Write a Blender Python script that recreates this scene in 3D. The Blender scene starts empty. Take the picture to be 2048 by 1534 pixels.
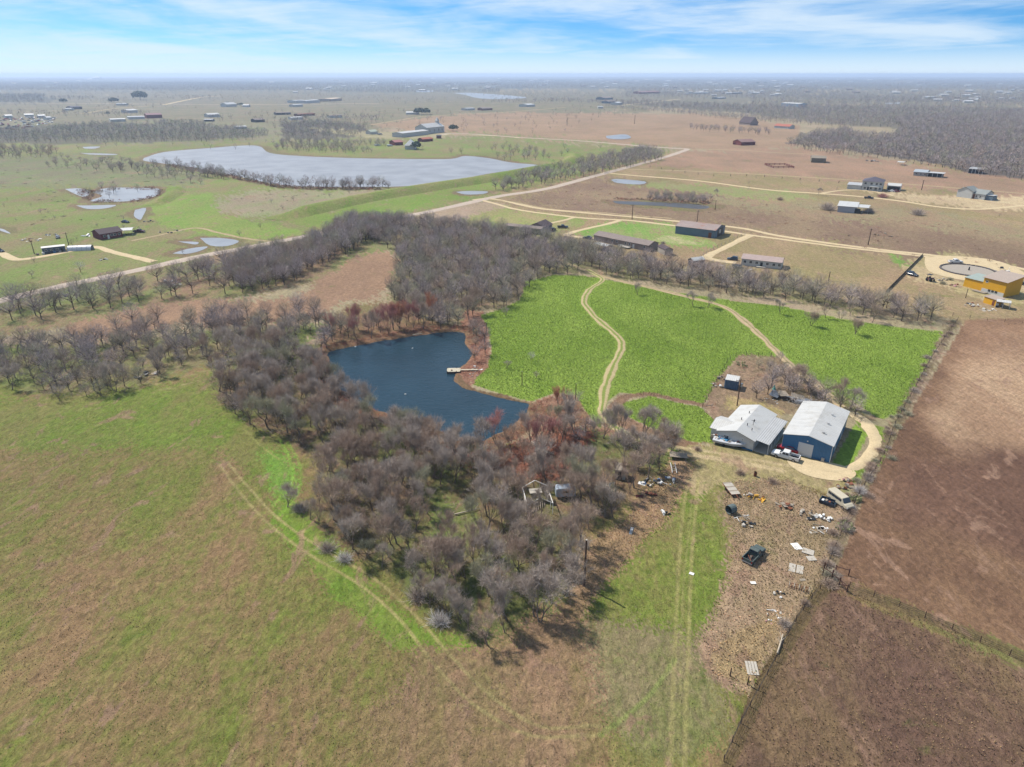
import bpy, math, random
import numpy as np
from mathutils import Vector, Matrix
R = math.radians
scene = bpy.context.scene
C = scene.collection
rnd = random.Random(7)
rng = np.random.default_rng(7)

# ------------------------------------------------------------------ camera, sky, sun, exposure
CH = 75.0; PITCH = R(24.4); FPX = 1365.0
cam = bpy.data.cameras.new('camera'); cam.sensor_width = 36; cam.lens = FPX / 2048 * 36
cam.clip_start = 0.5; cam.clip_end = 90000
camo = bpy.data.objects.new('camera', cam); C.objects.link(camo)
camo.location = (0, 0, CH); camo.rotation_euler = (R(90) - PITCH, 0, 0)
scene.camera = camo
SUN_EL = R(50); SUN_AZ = math.atan2(-0.77, 0.64)      # azimuth from +Y, sun stands up left beyond the frame
world = bpy.data.worlds.new('World'); scene.world = world; world.use_nodes = True
SKY_STRENGTH = 0.10
scene.view_settings.view_transform = 'Standard'; scene.view_settings.look = 'None'
scene.view_settings.exposure = 0.62; scene.view_settings.gamma = 1
scene.view_settings.use_curve_mapping = False

def make_world():
    nt = world.node_tree; N = nt.nodes; L = nt.links; N.clear()
    out = N.new('ShaderNodeOutputWorld'); bg = N.new('ShaderNodeBackground')
    tc = N.new('ShaderNodeTexCoord'); sep = N.new('ShaderNodeSeparateXYZ')
    L.new(tc.outputs['Generated'], sep.inputs[0])
    def math_(op, a, b=None, c=None, clamp=False):
        n = N.new('ShaderNodeMath'); n.operation = op; n.use_clamp = clamp
        for i, v in enumerate((a, b, c)):
            if v is None: continue
            if isinstance(v, (int, float)): n.inputs[i].default_value = v
            else: L.new(v, n.inputs[i])
        return n.outputs[0]
    z = math_('MAXIMUM', sep.outputs['Z'], 0.0)
    z2 = math_('ADD', math_('MULTIPLY', z, 1.6), 0.10)
    cb = N.new('ShaderNodeCombineXYZ'); L.new(sep.outputs['X'], cb.inputs[0]); L.new(sep.outputs['Y'], cb.inputs[1]); L.new(z2, cb.inputs[2])
    nm = N.new('ShaderNodeVectorMath'); nm.operation = 'NORMALIZE'; L.new(cb.outputs[0], nm.inputs[0])
    sky = N.new('ShaderNodeTexSky'); sky.sky_type = 'NISHITA'; sky.sun_disc = False
    sky.sun_elevation = SUN_EL; sky.sun_rotation = SUN_AZ % (2 * math.pi); sky.air_density = 1.0; sky.dust_density = 0.3; sky.ozone_density = 3.0
    L.new(nm.outputs[0], sky.inputs[0])
    hs = N.new('ShaderNodeHueSaturation'); hs.inputs['Saturation'].default_value = 1.42; hs.inputs['Value'].default_value = 1.0
    L.new(sky.outputs[0], hs.inputs['Color'])
    # thin cirrus: noise on azimuth and elevation, stretched along the horizon and slanting
    az = math_('ARCTAN2', sep.outputs['X'], sep.outputs['Y'])
    el = math_('ARCSINE', z)
    els = math_('POWER', math_('ADD', el, 0.0005), 0.8)
    c1 = N.new('ShaderNodeCombineXYZ')
    L.new(math_('ADD', math_('MULTIPLY', az, 3.0), math_('MULTIPLY', els, 6.0)), c1.inputs[0]); L.new(math_('MULTIPLY', els, 13.0), c1.inputs[1])
    n1 = N.new('ShaderNodeTexNoise'); n1.inputs['Scale'].default_value = 1.25; n1.inputs['Detail'].default_value = 9; n1.inputs['Roughness'].default_value = 0.56; n1.inputs['Distortion'].default_value = 0.45
    L.new(c1.outputs[0], n1.inputs['Vector'])
    c2 = N.new('ShaderNodeCombineXYZ')
    L.new(math_('SUBTRACT', math_('MULTIPLY', az, 9.0), math_('MULTIPLY', els, 30.0)), c2.inputs[0]); L.new(math_('MULTIPLY', els, 55.0), c2.inputs[1])
    n2 = N.new('ShaderNodeTexNoise'); n2.inputs['Scale'].default_value = 0.7; n2.inputs['Detail'].default_value = 10; n2.inputs['Roughness'].default_value = 0.6; n2.inputs['Distortion'].default_value = 1.2
    L.new(c2.outputs[0], n2.inputs['Vector'])
    f = math_('ADD', math_('MULTIPLY', n1.outputs[0], 0.75), math_('MULTIPLY', n2.outputs[0], 0.25))
    mr = N.new('ShaderNodeMapRange'); mr.interpolation_type = 'SMOOTHSTEP'; mr.inputs[1].default_value = 0.36; mr.inputs[2].default_value = 0.62; mr.inputs[3].default_value = 0.0; mr.inputs[4].default_value = 0.80
    L.new(f, mr.inputs[0])
    # pale veil low over the horizon
    veil = N.new('ShaderNodeMapRange'); veil.interpolation_type = 'SMOOTHSTEP'
    veil.inputs[1].default_value = -0.004; veil.inputs[2].default_value = 0.045; veil.inputs[3].default_value = 0.92; veil.inputs[4].default_value = 0.0
    L.new(el, veil.inputs[0])
    mx = math_('MAXIMUM', mr.outputs[0], veil.outputs[0])
    mixn = N.new('ShaderNodeMix'); mixn.data_type = 'RGBA'
    L.new(mx, mixn.inputs[0]); L.new(hs.outputs[0], mixn.inputs[6]); mixn.inputs[7].default_value = (5.1, 5.9, 6.6, 1)
    L.new(mixn.outputs[2], bg.inputs[0]); bg.inputs[1].default_value = SKY_STRENGTH
    L.new(bg.outputs[0], out.inputs[0])
make_world()
sun = bpy.data.lights.new('sun', 'SUN'); sun.energy = 4.8; sun.angle = R(0.5); sun.color = (1.0, 0.94, 0.86)
suno = bpy.data.objects.new('sun', sun); C.objects.link(suno)
sdir = Vector((math.sin(SUN_AZ) * math.cos(SUN_EL), math.cos(SUN_AZ) * math.cos(SUN_EL), math.sin(SUN_EL)))
suno.rotation_euler = sdir.to_track_quat('Z', 'Y').to_euler(); suno.location = (0, 0, 300)

# ------------------------------------------------------------------ survey: photo point -> ground point
def P(u, v, z=0.0):
    dx = (u - 1024) / FPX; dy = (767 - v) / FPX
    d = (dx, math.cos(PITCH) + dy * math.sin(PITCH), -math.sin(PITCH) + dy * math.cos(PITCH))
    t = (z - CH) / d[2]
    return Vector((t * d[0], t * d[1], z))
def PX(x, y, z=0.0):
    """ground point(s) -> survey coordinates"""
    zz = z - CH
    fw = y * math.cos(PITCH) - zz * math.sin(PITCH)
    up = y * math.sin(PITCH) + zz * math.cos(PITCH)
    fw = np.where(fw < 1e-3, 1e-3, fw)
    return 1024 + FPX * x / fw, 767 - FPX * up / fw
def hgt(u, v, vt):
    """height of an upright thing with its foot at (u,v) and its top at row vt"""
    b = P(u, v)
    dy = (767 - vt) / FPX
    k = (-math.sin(PITCH) + dy * math.cos(PITCH)) / (math.cos(PITCH) + dy * math.sin(PITCH))
    return CH + k * b.y
def lin(c):
    c = np.asarray(c, float) / 255.0
    return np.where(c <= 0.04045, c / 12.92, ((c + 0.055) / 1.055) ** 2.4)
KEXP = 1.62
def alb(c, k=1.0):
    return lin(c) / KEXP * k

def vnoise(x, y, s, seed=0, octs=4, rough=0.5):
    tot = np.zeros_like(x, float); amp = 1.0; norm = 0.0
    for o in range(octs):
        xs = x / s; ys = y / s
        xi = np.floor(xs).astype(np.int64); yi = np.floor(ys).astype(np.int64)
        fx = xs - xi; fy = ys - yi; fx = fx * fx * (3 - 2 * fx); fy = fy * fy * (3 - 2 * fy)
        def h(a, b):
            n = (a * 374761393 + b * 668265263 + (seed + o * 17) * 2147483647) & 0xffffffff
            n = ((n ^ (n >> 13)) * 1274126177) & 0xffffffff
            return ((n ^ (n >> 16)) & 0xffff) / 65535.0
        v = (h(xi, yi) * (1 - fx) + h(xi + 1, yi) * fx) * (1 - fy) + (h(xi, yi + 1) * (1 - fx) + h(xi + 1, yi + 1) * fx) * fy
        tot += v * amp; norm += amp; amp *= rough; s = s / 2.0
    return tot / norm
def inpoly(px, py, poly):
    q = np.asarray(poly, float); n = len(q); ins = np.zeros(px.shape, bool)
    j = n - 1
    for i in range(n):
        xi, yi = q[i]; xj, yj = q[j]
        if yi != yj:
            c = ((yi > py) != (yj > py)) & (px < (xj - xi) * (py - yi) / (yj - yi) + xi)
            ins ^= c
        j = i
    return ins
def wpoly(poly): return [tuple(P(a, b)[:2]) for a, b in poly]

# ------------------------------------------------------------------ mesh helpers
def npmesh(name, V, F, colors=None, smooth=False, attrs=None):
    V = np.asarray(V, np.float32); F = np.asarray(F, np.int32); k = F.shape[1]
    me = bpy.data.meshes.new(name)
    me.vertices.add(len(V)); me.vertices.foreach_set('co', V.ravel())
    me.loops.add(F.size); me.loops.foreach_set('vertex_index', F.ravel())
    me.polygons.add(len(F)); me.polygons.foreach_set('loop_start', np.arange(0, F.size, k, dtype=np.int32))
    me.polygons.foreach_set('use_smooth', np.full(len(F), bool(smooth)))
    me.update(calc_edges=True)
    if colors is not None:
        attrs = dict(attrs or {}); attrs['Col'] = colors
    for kx, a in (attrs or {}).items():
        at = me.attributes.new(kx, 'FLOAT_COLOR', 'POINT')
        a4 = np.ones((len(V), 4), np.float32); a4[:, :3] = a
        at.data.foreach_set('color', a4.ravel())
    return me
def link(name, me, mat=None, parent=None):
    o = bpy.data.objects.new(name, me); C.objects.link(o)
    if mat is not None and me is not None and len(me.materials) == 0: me.materials.append(mat)
    if parent is not None: o.parent = parent
    return o
class MB:
    def __init__(s): s.v = []; s.f = []
    def add(s, vs, fs):
        n = len(s.v); s.v += [tuple(a) for a in vs]; s.f += [tuple(i + n for i in f) for f in fs]; return s
    def box(s, x0, x1, y0, y1, z0, z1):
        return s.add([(x0,y0,z0),(x1,y0,z0),(x1,y1,z0),(x0,y1,z0),(x0,y0,z1),(x1,y0,z1),(x1,y1,z1),(x0,y1,z1)],
                     [(0,3,2,1),(4,5,6,7),(0,1,5,4),(1,2,6,5),(2,3,7,6),(3,0,4,7)])
    def bar(s, a, b, w, h=None):
        h = h or w; a = Vector(a); b = Vector(b); d = (b - a).normalized()
        up = Vector((0,0,1)) if abs(d.z) < .95 else Vector((1,0,0))
        x = d.cross(up).normalized() * w / 2; y = x.cross(d).normalized() * h / 2
        vs = [a-x-y, a+x-y, a+x+y, a-x+y, b-x-y, b+x-y, b+x+y, b-x+y]
        return s.add(vs, [(0,1,2,3),(7,6,5,4),(0,4,5,1),(1,5,6,2),(2,6,7,3),(3,7,4,0)])
    def cyl(s, a, b, r0, r1=None, n=10, cap=True):
        r1 = r0 if r1 is None else r1; a = Vector(a); b = Vector(b); d = (b - a).normalized()
        up = Vector((0,0,1)) if abs(d.z) < .95 else Vector((1,0,0))
        x = d.cross(up).normalized(); y = d.cross(x).normalized(); vs = []
        for c, r in ((a, r0), (b, r1)):
            for i in range(n):
                t = 2 * math.pi * i / n; vs.append(c + x * math.cos(t) * r + y * math.sin(t) * r)
        fs = [(i, (i+1) % n, n + (i+1) % n, n + i) for i in range(n)]
        if cap: fs += [tuple(reversed(range(n))), tuple(range(n, 2*n))]
        return s.add(vs, fs)
    def extr(s, poly, axis, a, b):
        """2D polygon pushed along an axis: 'x' -> poly is (y,z), 'y' -> (x,z), 'z' -> (x,y)"""
        n = len(poly); vs = []
        for t in (a, b):
            for p, q in poly: vs.append({'x': (t,p,q), 'y': (p,t,q), 'z': (p,q,t)}[axis])
        return s.add(vs, [(i, (i+1) % n, n + (i+1) % n, n + i) for i in range(n)] + [tuple(reversed(range(n))), tuple(range(n, 2*n))])
    def loft(s, secs):
        """secs: (x, half width below, half width above, z below, z above)"""
        vs = []; k = 8
        for x, wb, wt, zb, zt in secs:
            h = zt - zb; c = min(.12, h * .3)
            vs += [(x,-wb*.94,zb),(x,-wb,zb+c),(x,-wt,zt-c*.8),(x,-wt*.9,zt),(x,wt*.9,zt),(x,wt,zt-c*.8),(x,wb,zb+c),(x,wb*.94,zb)]
        fs = []
        for i in range(len(secs)-1):
            for j in range(k): fs.append((i*k+j, i*k+(j+1) % k, (i+1)*k+(j+1) % k, (i+1)*k+j))
        fs += [tuple(range(k)), tuple(reversed(range((len(secs)-1)*k, len(secs)*k)))]
        return s.add(vs, fs)
    def build(s, name, mat, parent=None, smooth=False):
        me = bpy.data.meshes.new(name); me.from_pydata(s.v, [], s.f); me.update()
        import bmesh
        b = bmesh.new(); b.from_mesh(me); bmesh.ops.recalc_face_normals(b, faces=b.faces); b.to_mesh(me); b.free()
        if smooth: me.polygons.foreach_set('use_smooth', [True] * len(me.polygons))
        return link(name, me, mat, parent)
def tag(o, label, cat, group=None, kind=None):
    o['label'] = label
    if cat: o['category'] = cat
    if group: o['group'] = group
    if kind: o['kind'] = kind
    return o
def thing(name, label, cat, loc=(0,0,0), rz=0.0, group=None):
    o = bpy.data.objects.new(name, None); C.objects.link(o); o.empty_display_size = .3
    o.location = loc; o.rotation_euler = (0, 0, rz); return tag(o, label, cat, group)
def copy_tree(o, parent=None):
    c = o.copy(); C.objects.link(c); c.parent = parent
    for ch in o.children: copy_tree(ch, c)
    return c
def struct(o): o['kind'] = 'structure'; return o
def frame(A, B):
    a = P(*A); b = P(*B); d = b - a
    return (a + b) / 2, math.atan2(d.y, d.x), d.length

# ------------------------------------------------------------------ materials
MATS = {}
def mk(name, col, rough=.85, var=.18, scale=1.5, metal=0.0, bump=0.0, bscale=6.0, stripe=None, spec=.3, dirt=None, attr=False, k=1.0):
    if name in MATS: return MATS[name]
    m = bpy.data.materials.new(name); m.use_nodes = True; nt = m.node_tree; N = nt.nodes; L = nt.links
    b = N['Principled BSDF']; b.inputs['Roughness'].default_value = rough; b.inputs['Metallic'].default_value = metal
    b.inputs['Specular IOR Level'].default_value = spec
    tc = N.new('ShaderNodeTexCoord')
    nz = N.new('ShaderNodeTexNoise'); nz.inputs['Scale'].default_value = scale; nz.inputs['Detail'].default_value = 6; nz.inputs['Roughness'].default_value = .65
    L.new(tc.outputs['Object'], nz.inputs['Vector'])
    mr = N.new('ShaderNodeMapRange'); mr.inputs[1].default_value = .3; mr.inputs[2].default_value = .7; mr.inputs[3].default_value = 1 - var; mr.inputs[4].default_value = 1 + var
    L.new(nz.outputs[0], mr.inputs[0])
    vm = N.new('ShaderNodeVectorMath'); vm.operation = 'SCALE'; L.new(mr.outputs[0], vm.inputs['Scale'])
    if attr:
        at = N.new('ShaderNodeAttribute'); at.attribute_name = 'Col'; L.new(at.outputs['Color'], vm.inputs[0])
    else: vm.inputs[0].default_value = tuple(alb(col, (.92 if 'roof' in name else 1.08) if min(col) > 195 and name not in ('dock_wood',) and 'twigs' not in name else k))
    src = vm.outputs[0]
    if dirt:
        n2 = N.new('ShaderNodeTexNoise'); n2.inputs['Scale'].default_value = dirt[2]; n2.inputs['Detail'].default_value = 8; n2.inputs['Roughness'].default_value = .7
        L.new(tc.outputs['Object'], n2.inputs['Vector'])
        r2 = N.new('ShaderNodeMapRange'); r2.inputs[1].default_value = .5; r2.inputs[2].default_value = .68; r2.inputs[4].default_value = dirt[1]
        L.new(n2.outputs[0], r2.inputs[0])
        mx = N.new('ShaderNodeMix'); mx.data_type = 'RGBA'; L.new(r2.outputs[0], mx.inputs[0]); L.new(src, mx.inputs[6]); mx.inputs[7].default_value = (*alb(dirt[0]), 1)
        src = mx.outputs[2]
    L.new(src, b.inputs['Base Color'])
    hsrc = None
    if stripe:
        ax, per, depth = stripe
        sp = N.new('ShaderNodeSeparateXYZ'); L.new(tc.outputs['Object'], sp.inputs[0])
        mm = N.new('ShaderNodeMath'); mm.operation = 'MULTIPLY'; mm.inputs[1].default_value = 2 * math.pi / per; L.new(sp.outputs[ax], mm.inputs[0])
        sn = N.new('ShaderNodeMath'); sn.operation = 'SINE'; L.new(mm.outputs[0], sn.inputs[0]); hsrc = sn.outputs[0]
        sr = N.new('ShaderNodeMapRange'); sr.inputs[1].default_value = .86; sr.inputs[2].default_value = .98; sr.inputs[3].default_value = 1.0; sr.inputs[4].default_value = .80; L.new(sn.outputs[0], sr.inputs[0])  # thin dark seam lines: dirt there, plus seam shading painted into the colour
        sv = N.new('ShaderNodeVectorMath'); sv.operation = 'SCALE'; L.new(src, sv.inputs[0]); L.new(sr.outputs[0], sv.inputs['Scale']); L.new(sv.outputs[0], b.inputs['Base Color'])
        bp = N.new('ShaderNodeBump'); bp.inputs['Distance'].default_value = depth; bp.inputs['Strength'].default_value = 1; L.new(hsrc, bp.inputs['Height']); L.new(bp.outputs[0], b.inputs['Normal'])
    elif bump:
        n3 = N.new('ShaderNodeTexNoise'); n3.inputs['Scale'].default_value = bscale; n3.inputs['Detail'].default_value = 5; L.new(tc.outputs['Object'], n3.inputs['Vector'])
        bp = N.new('ShaderNodeBump'); bp.inputs['Distance'].default_value = bump; L.new(n3.outputs[0], bp.inputs['Height']); L.new(bp.outputs[0], b.inputs['Normal'])
    MATS[name] = m; return m

def ground_material():
    m = bpy.data.materials.new('ground'); m.use_nodes = True; nt = m.node_tree; N = nt.nodes; L = nt.links
    b = N['Principled BSDF']; b.inputs['Roughness'].default_value = .95; b.inputs['Specular IOR Level'].default_value = .1
    tc = N.new('ShaderNodeTexCoord')
    A = N.new('ShaderNodeAttribute'); A.attribute_name = 'ColA'
    B = N.new('ShaderNodeAttribute'); B.attribute_name = 'ColB'
    K = N.new('ShaderNodeAttribute'); K.attribute_name = 'Par'     # r: small relief, g: furrows, b: speckle
    ks = N.new('ShaderNodeSeparateColor'); L.new(K.outputs['Color'], ks.inputs[0])
    def noise(s, d, r, dist=0.0, rot=0.0, sc=(1,1,1)):
        mp = N.new('ShaderNodeMapping'); mp.inputs['Rotation'].default_value = (0,0,rot); mp.inputs['Scale'].default_value = sc
        L.new(tc.outputs['Object'], mp.inputs[0])
        n = N.new('ShaderNodeTexNoise'); n.inputs['Scale'].default_value = s; n.inputs['Detail'].default_value = d; n.inputs['Roughness'].default_value = r; n.inputs['Distortion'].default_value = dist
        L.new(mp.outputs[0], n.inputs['Vector']); return n.outputs[0]
    def mrange(x, a, b_, c, d, smooth=True):
        n = N.new('ShaderNodeMapRange'); n.interpolation_type = 'SMOOTHSTEP' if smooth else 'LINEAR'
        for i, v in enumerate((a, b_, c, d)):
            if isinstance(v, (int, float)): n.inputs[i+1].default_value = v
            else: L.new(v, n.inputs[i+1])
        L.new(x, n.inputs[0]); return n.outputs[0]
    def mth(op, a, b_):
        n = N.new('ShaderNodeMath'); n.operation = op
        for i, v in enumerate((a, b_)):
            if isinstance(v, (int, float)): n.inputs[i].default_value = v
            else: L.new(v, n.inputs[i])
        return n.outputs[0]
    n1 = noise(.05, 12, .66, .6, R(-35), (1, .45, 1)); n1b = noise(.6, 6, .6, .8, R(-35), (1, .6, 1))
    f = mrange(mth('ADD', mth('MULTIPLY', n1, .7), mth('MULTIPLY', n1b, .3)), .38, .62, 0, 1)
    mx = N.new('ShaderNodeMix'); mx.data_type = 'RGBA'; L.new(f, mx.inputs[0]); L.new(A.outputs['Color'], mx.inputs[6]); L.new(B.outputs['Color'], mx.inputs[7])
    # bare worn soil and lush spots scattered through the grass
    p1 = noise(.16, 7, .62, 1.2, R(-30), (1, .5, 1)); w1 = mth('MULTIPLY', mrange(p1, .57, .66, 0, .7), mth('SUBTRACT', 1.0, ks.outputs[2]))
    bare = N.new('ShaderNodeMix'); bare.data_type = 'RGBA'; L.new(w1, bare.inputs[0]); L.new(mx.outputs[2], bare.inputs[6]); bare.inputs[7].default_value = (*alb((166,134,112)), 1)
    p2 = noise(.11, 9, .66, .8, R(20)); w2 = mth('MULTIPLY', mrange(p2, .60, .70, 0, .55), mth('SUBTRACT', 1.0, ks.outputs[1]))
    lush = N.new('ShaderNodeMix'); lush.data_type = 'RGBA'; L.new(w2, lush.inputs[0]); L.new(bare.outputs[2], lush.inputs[6]); lush.inputs[7].default_value = (*alb((104,128,52)), 1)
    n2 = noise(1.1, 8, .7, 1.0, R(-30), (1, .6, 1))
    n3 = noise(4.5, 5, .8, .5)
    v1 = mrange(n2, .3, .7, .56, 1.34, False); v2 = mrange(n3, .3, .7, .60, 1.32, False)
    n4 = noise(.012, 4, .6); v3 = mrange(n4, .3, .7, .88, 1.12, False)
    vv = mth('MULTIPLY', mth('MULTIPLY', v1, v2), v3)
    # speckle for the bright field
    vo = N.new('ShaderNodeTexVoronoi'); vo.inputs['Scale'].default_value = 1.7; vo.inputs['Randomness'].default_value = 1; L.new(tc.outputs['Object'], vo.inputs['Vector'])
    spk = mrange(vo.outputs['Distance'], .1, .8, 1.14, .74, False)
    smix = N.new('ShaderNodeMix'); smix.data_type = 'FLOAT'; L.new(ks.outputs[2], smix.inputs[0]); smix.inputs[2].default_value = 1.0; L.new(spk, smix.inputs[3])
    vv = mth('MULTIPLY', vv, smix.outputs[0])
    # furrows of the ploughed land, running away from the lower right, curved by a slow warp
    mpf = N.new('ShaderNodeMapping'); mpf.inputs['Rotation'].default_value = (0, 0, R(53)); L.new(tc.outputs['Object'], mpf.inputs[0])
    wv = N.new('ShaderNodeTexWave'); wv.bands_direction = 'X'; wv.inputs['Scale'].default_value = .30; wv.inputs['Distortion'].default_value = 2.5; wv.inputs['Detail'].default_value = 5; wv.inputs['Detail Scale'].default_value = .25; wv.inputs['Detail Roughness'].default_value = .7
    L.new(mpf.outputs[0], wv.inputs['Vector'])
    fur = mrange(wv.outputs[0], 0, 1, .95, 1.04, False)
    fmix = N.new('ShaderNodeMix'); fmix.data_type = 'FLOAT'; L.new(ks.outputs[1], fmix.inputs[0]); fmix.inputs[2].default_value = 1.0; L.new(fur, fmix.inputs[3])
    vv = mth('MULTIPLY', vv, fmix.outputs[0])
    sc = N.new('ShaderNodeVectorMath'); sc.operation = 'SCALE'; L.new(lush.outputs[2], sc.inputs[0]); L.new(vv, sc.inputs['Scale'])
    L.new(sc.outputs[0], b.inputs['Base Color'])
    bp = N.new('ShaderNodeBump'); bp.inputs['Distance'].default_value = .7
    L.new(mth('MULTIPLY', ks.outputs[0], .9), bp.inputs['Strength'])
    L.new(mth('ADD', mth('MULTIPLY', n2, .8), mth('MULTIPLY', n3, .35)), bp.inputs['Height']); L.new(bp.outputs[0], b.inputs['Normal'])
    return m

# ------------------------------------------------------------------ regions of the ground (colour of the land itself)
PAS1 = (126,136,64); PAS2 = (156,128,94)
W1 = [(430,800),(480,845),(560,880),(640,930),(655,985),(590,1010),(640,1060),(700,1110),(780,1140),(830,1200),(890,1260),(960,1295),(1040,1275),(1110,1225),(1150,1160),(1155,1100),(1200,1050),(1260,1000),(1310,950),(1350,900),(1310,870),(1200,860),(1120,850),(1060,880),(960,905),(860,890),(760,855),(690,800),(640,740),(600,700),(540,680),(490,720),(440,760)]
W2 = [(-250,790),(0,765),(110,795),(230,795),(300,760),(400,735),(490,715),(540,690),(600,690),(650,650),(560,655),(400,665),(200,685),(0,690),(-250,700)]
W4 = [(-250,690),(0,650),(80,640),(300,605),(440,590),(560,575),(650,535),(740,480),(770,460),(700,450),(600,495),(480,520),(330,560),(150,595),(-250,650)]
W5 = [(690,450),(790,445),(890,450),(990,465),(1080,480),(1180,500),(1280,528),(1400,543),(1560,568),(1700,598),(1850,625),(1875,648),(1780,642),(1680,620),(1560,600),(1450,588),(1330,570),(1250,557),(1180,545),(1085,552),(1040,600),(1000,622),(960,618),(930,650),(850,640),(780,600),(790,560),(800,520),(780,500),(720,485)]
WN = [(640,690),(650,650),(700,610),(790,600),(850,638),(915,655),(890,662),(760,672),(690,690)]
GF = [(1052,562),(1110,550),(1190,553),(1300,577),(1450,600),(1560,612),(1700,642),(1780,652),(1885,664),(1860,720),(1800,830),(1760,838),(1700,800),(1640,765),(1560,716),(1480,712),(1450,740),(1408,808),(1340,796),(1240,785),(1215,800),(1200,858),(1180,835),(1150,790),(1110,785),(1062,803),(1000,787),(948,770),(952,755),(975,735),(985,700),(972,650),(960,632),(1000,620),(1040,600)]
GF2 = [(1246,806),(1300,792),(1400,815),(1442,850),(1425,885),(1380,882),(1300,855),(1255,832)]
GF3 = [(1712,838),(1750,850),(1785,862),(1770,920),(1740,950),(1700,968),(1700,945),(1745,905),(1740,868),(1715,850)]
GF4 = [(1664,925),(1700,936),(1737,868),(1710,848)]
CLR = [(130,655),(250,615),(430,600),(600,590),(655,545),(700,520),(770,500),(805,525),(790,565),(745,600),(690,600),(640,640),(560,650),(400,650),(250,672),(150,680)]
POND = [(652,702),(700,690),(760,680),(840,668),(905,660),(932,664),(935,690),(948,710),(930,728),(912,742),(912,760),(935,775),(985,789),(1030,799),(1062,806),(1050,830),(1010,862),(960,880),(900,868),(840,850),(770,825),(710,800),(672,770),(660,735)]
LAKE = [(288,316),(330,304),(420,296),(490,291),(520,293),(540,306),(600,312),(700,316),(820,318),(900,318),(930,312),(975,316),(1022,325),(1075,330),(1060,335),(980,347),(900,362),(830,371),(760,374),(640,374),(560,370),(470,352),(400,338),(350,330),(290,322)]
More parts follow.
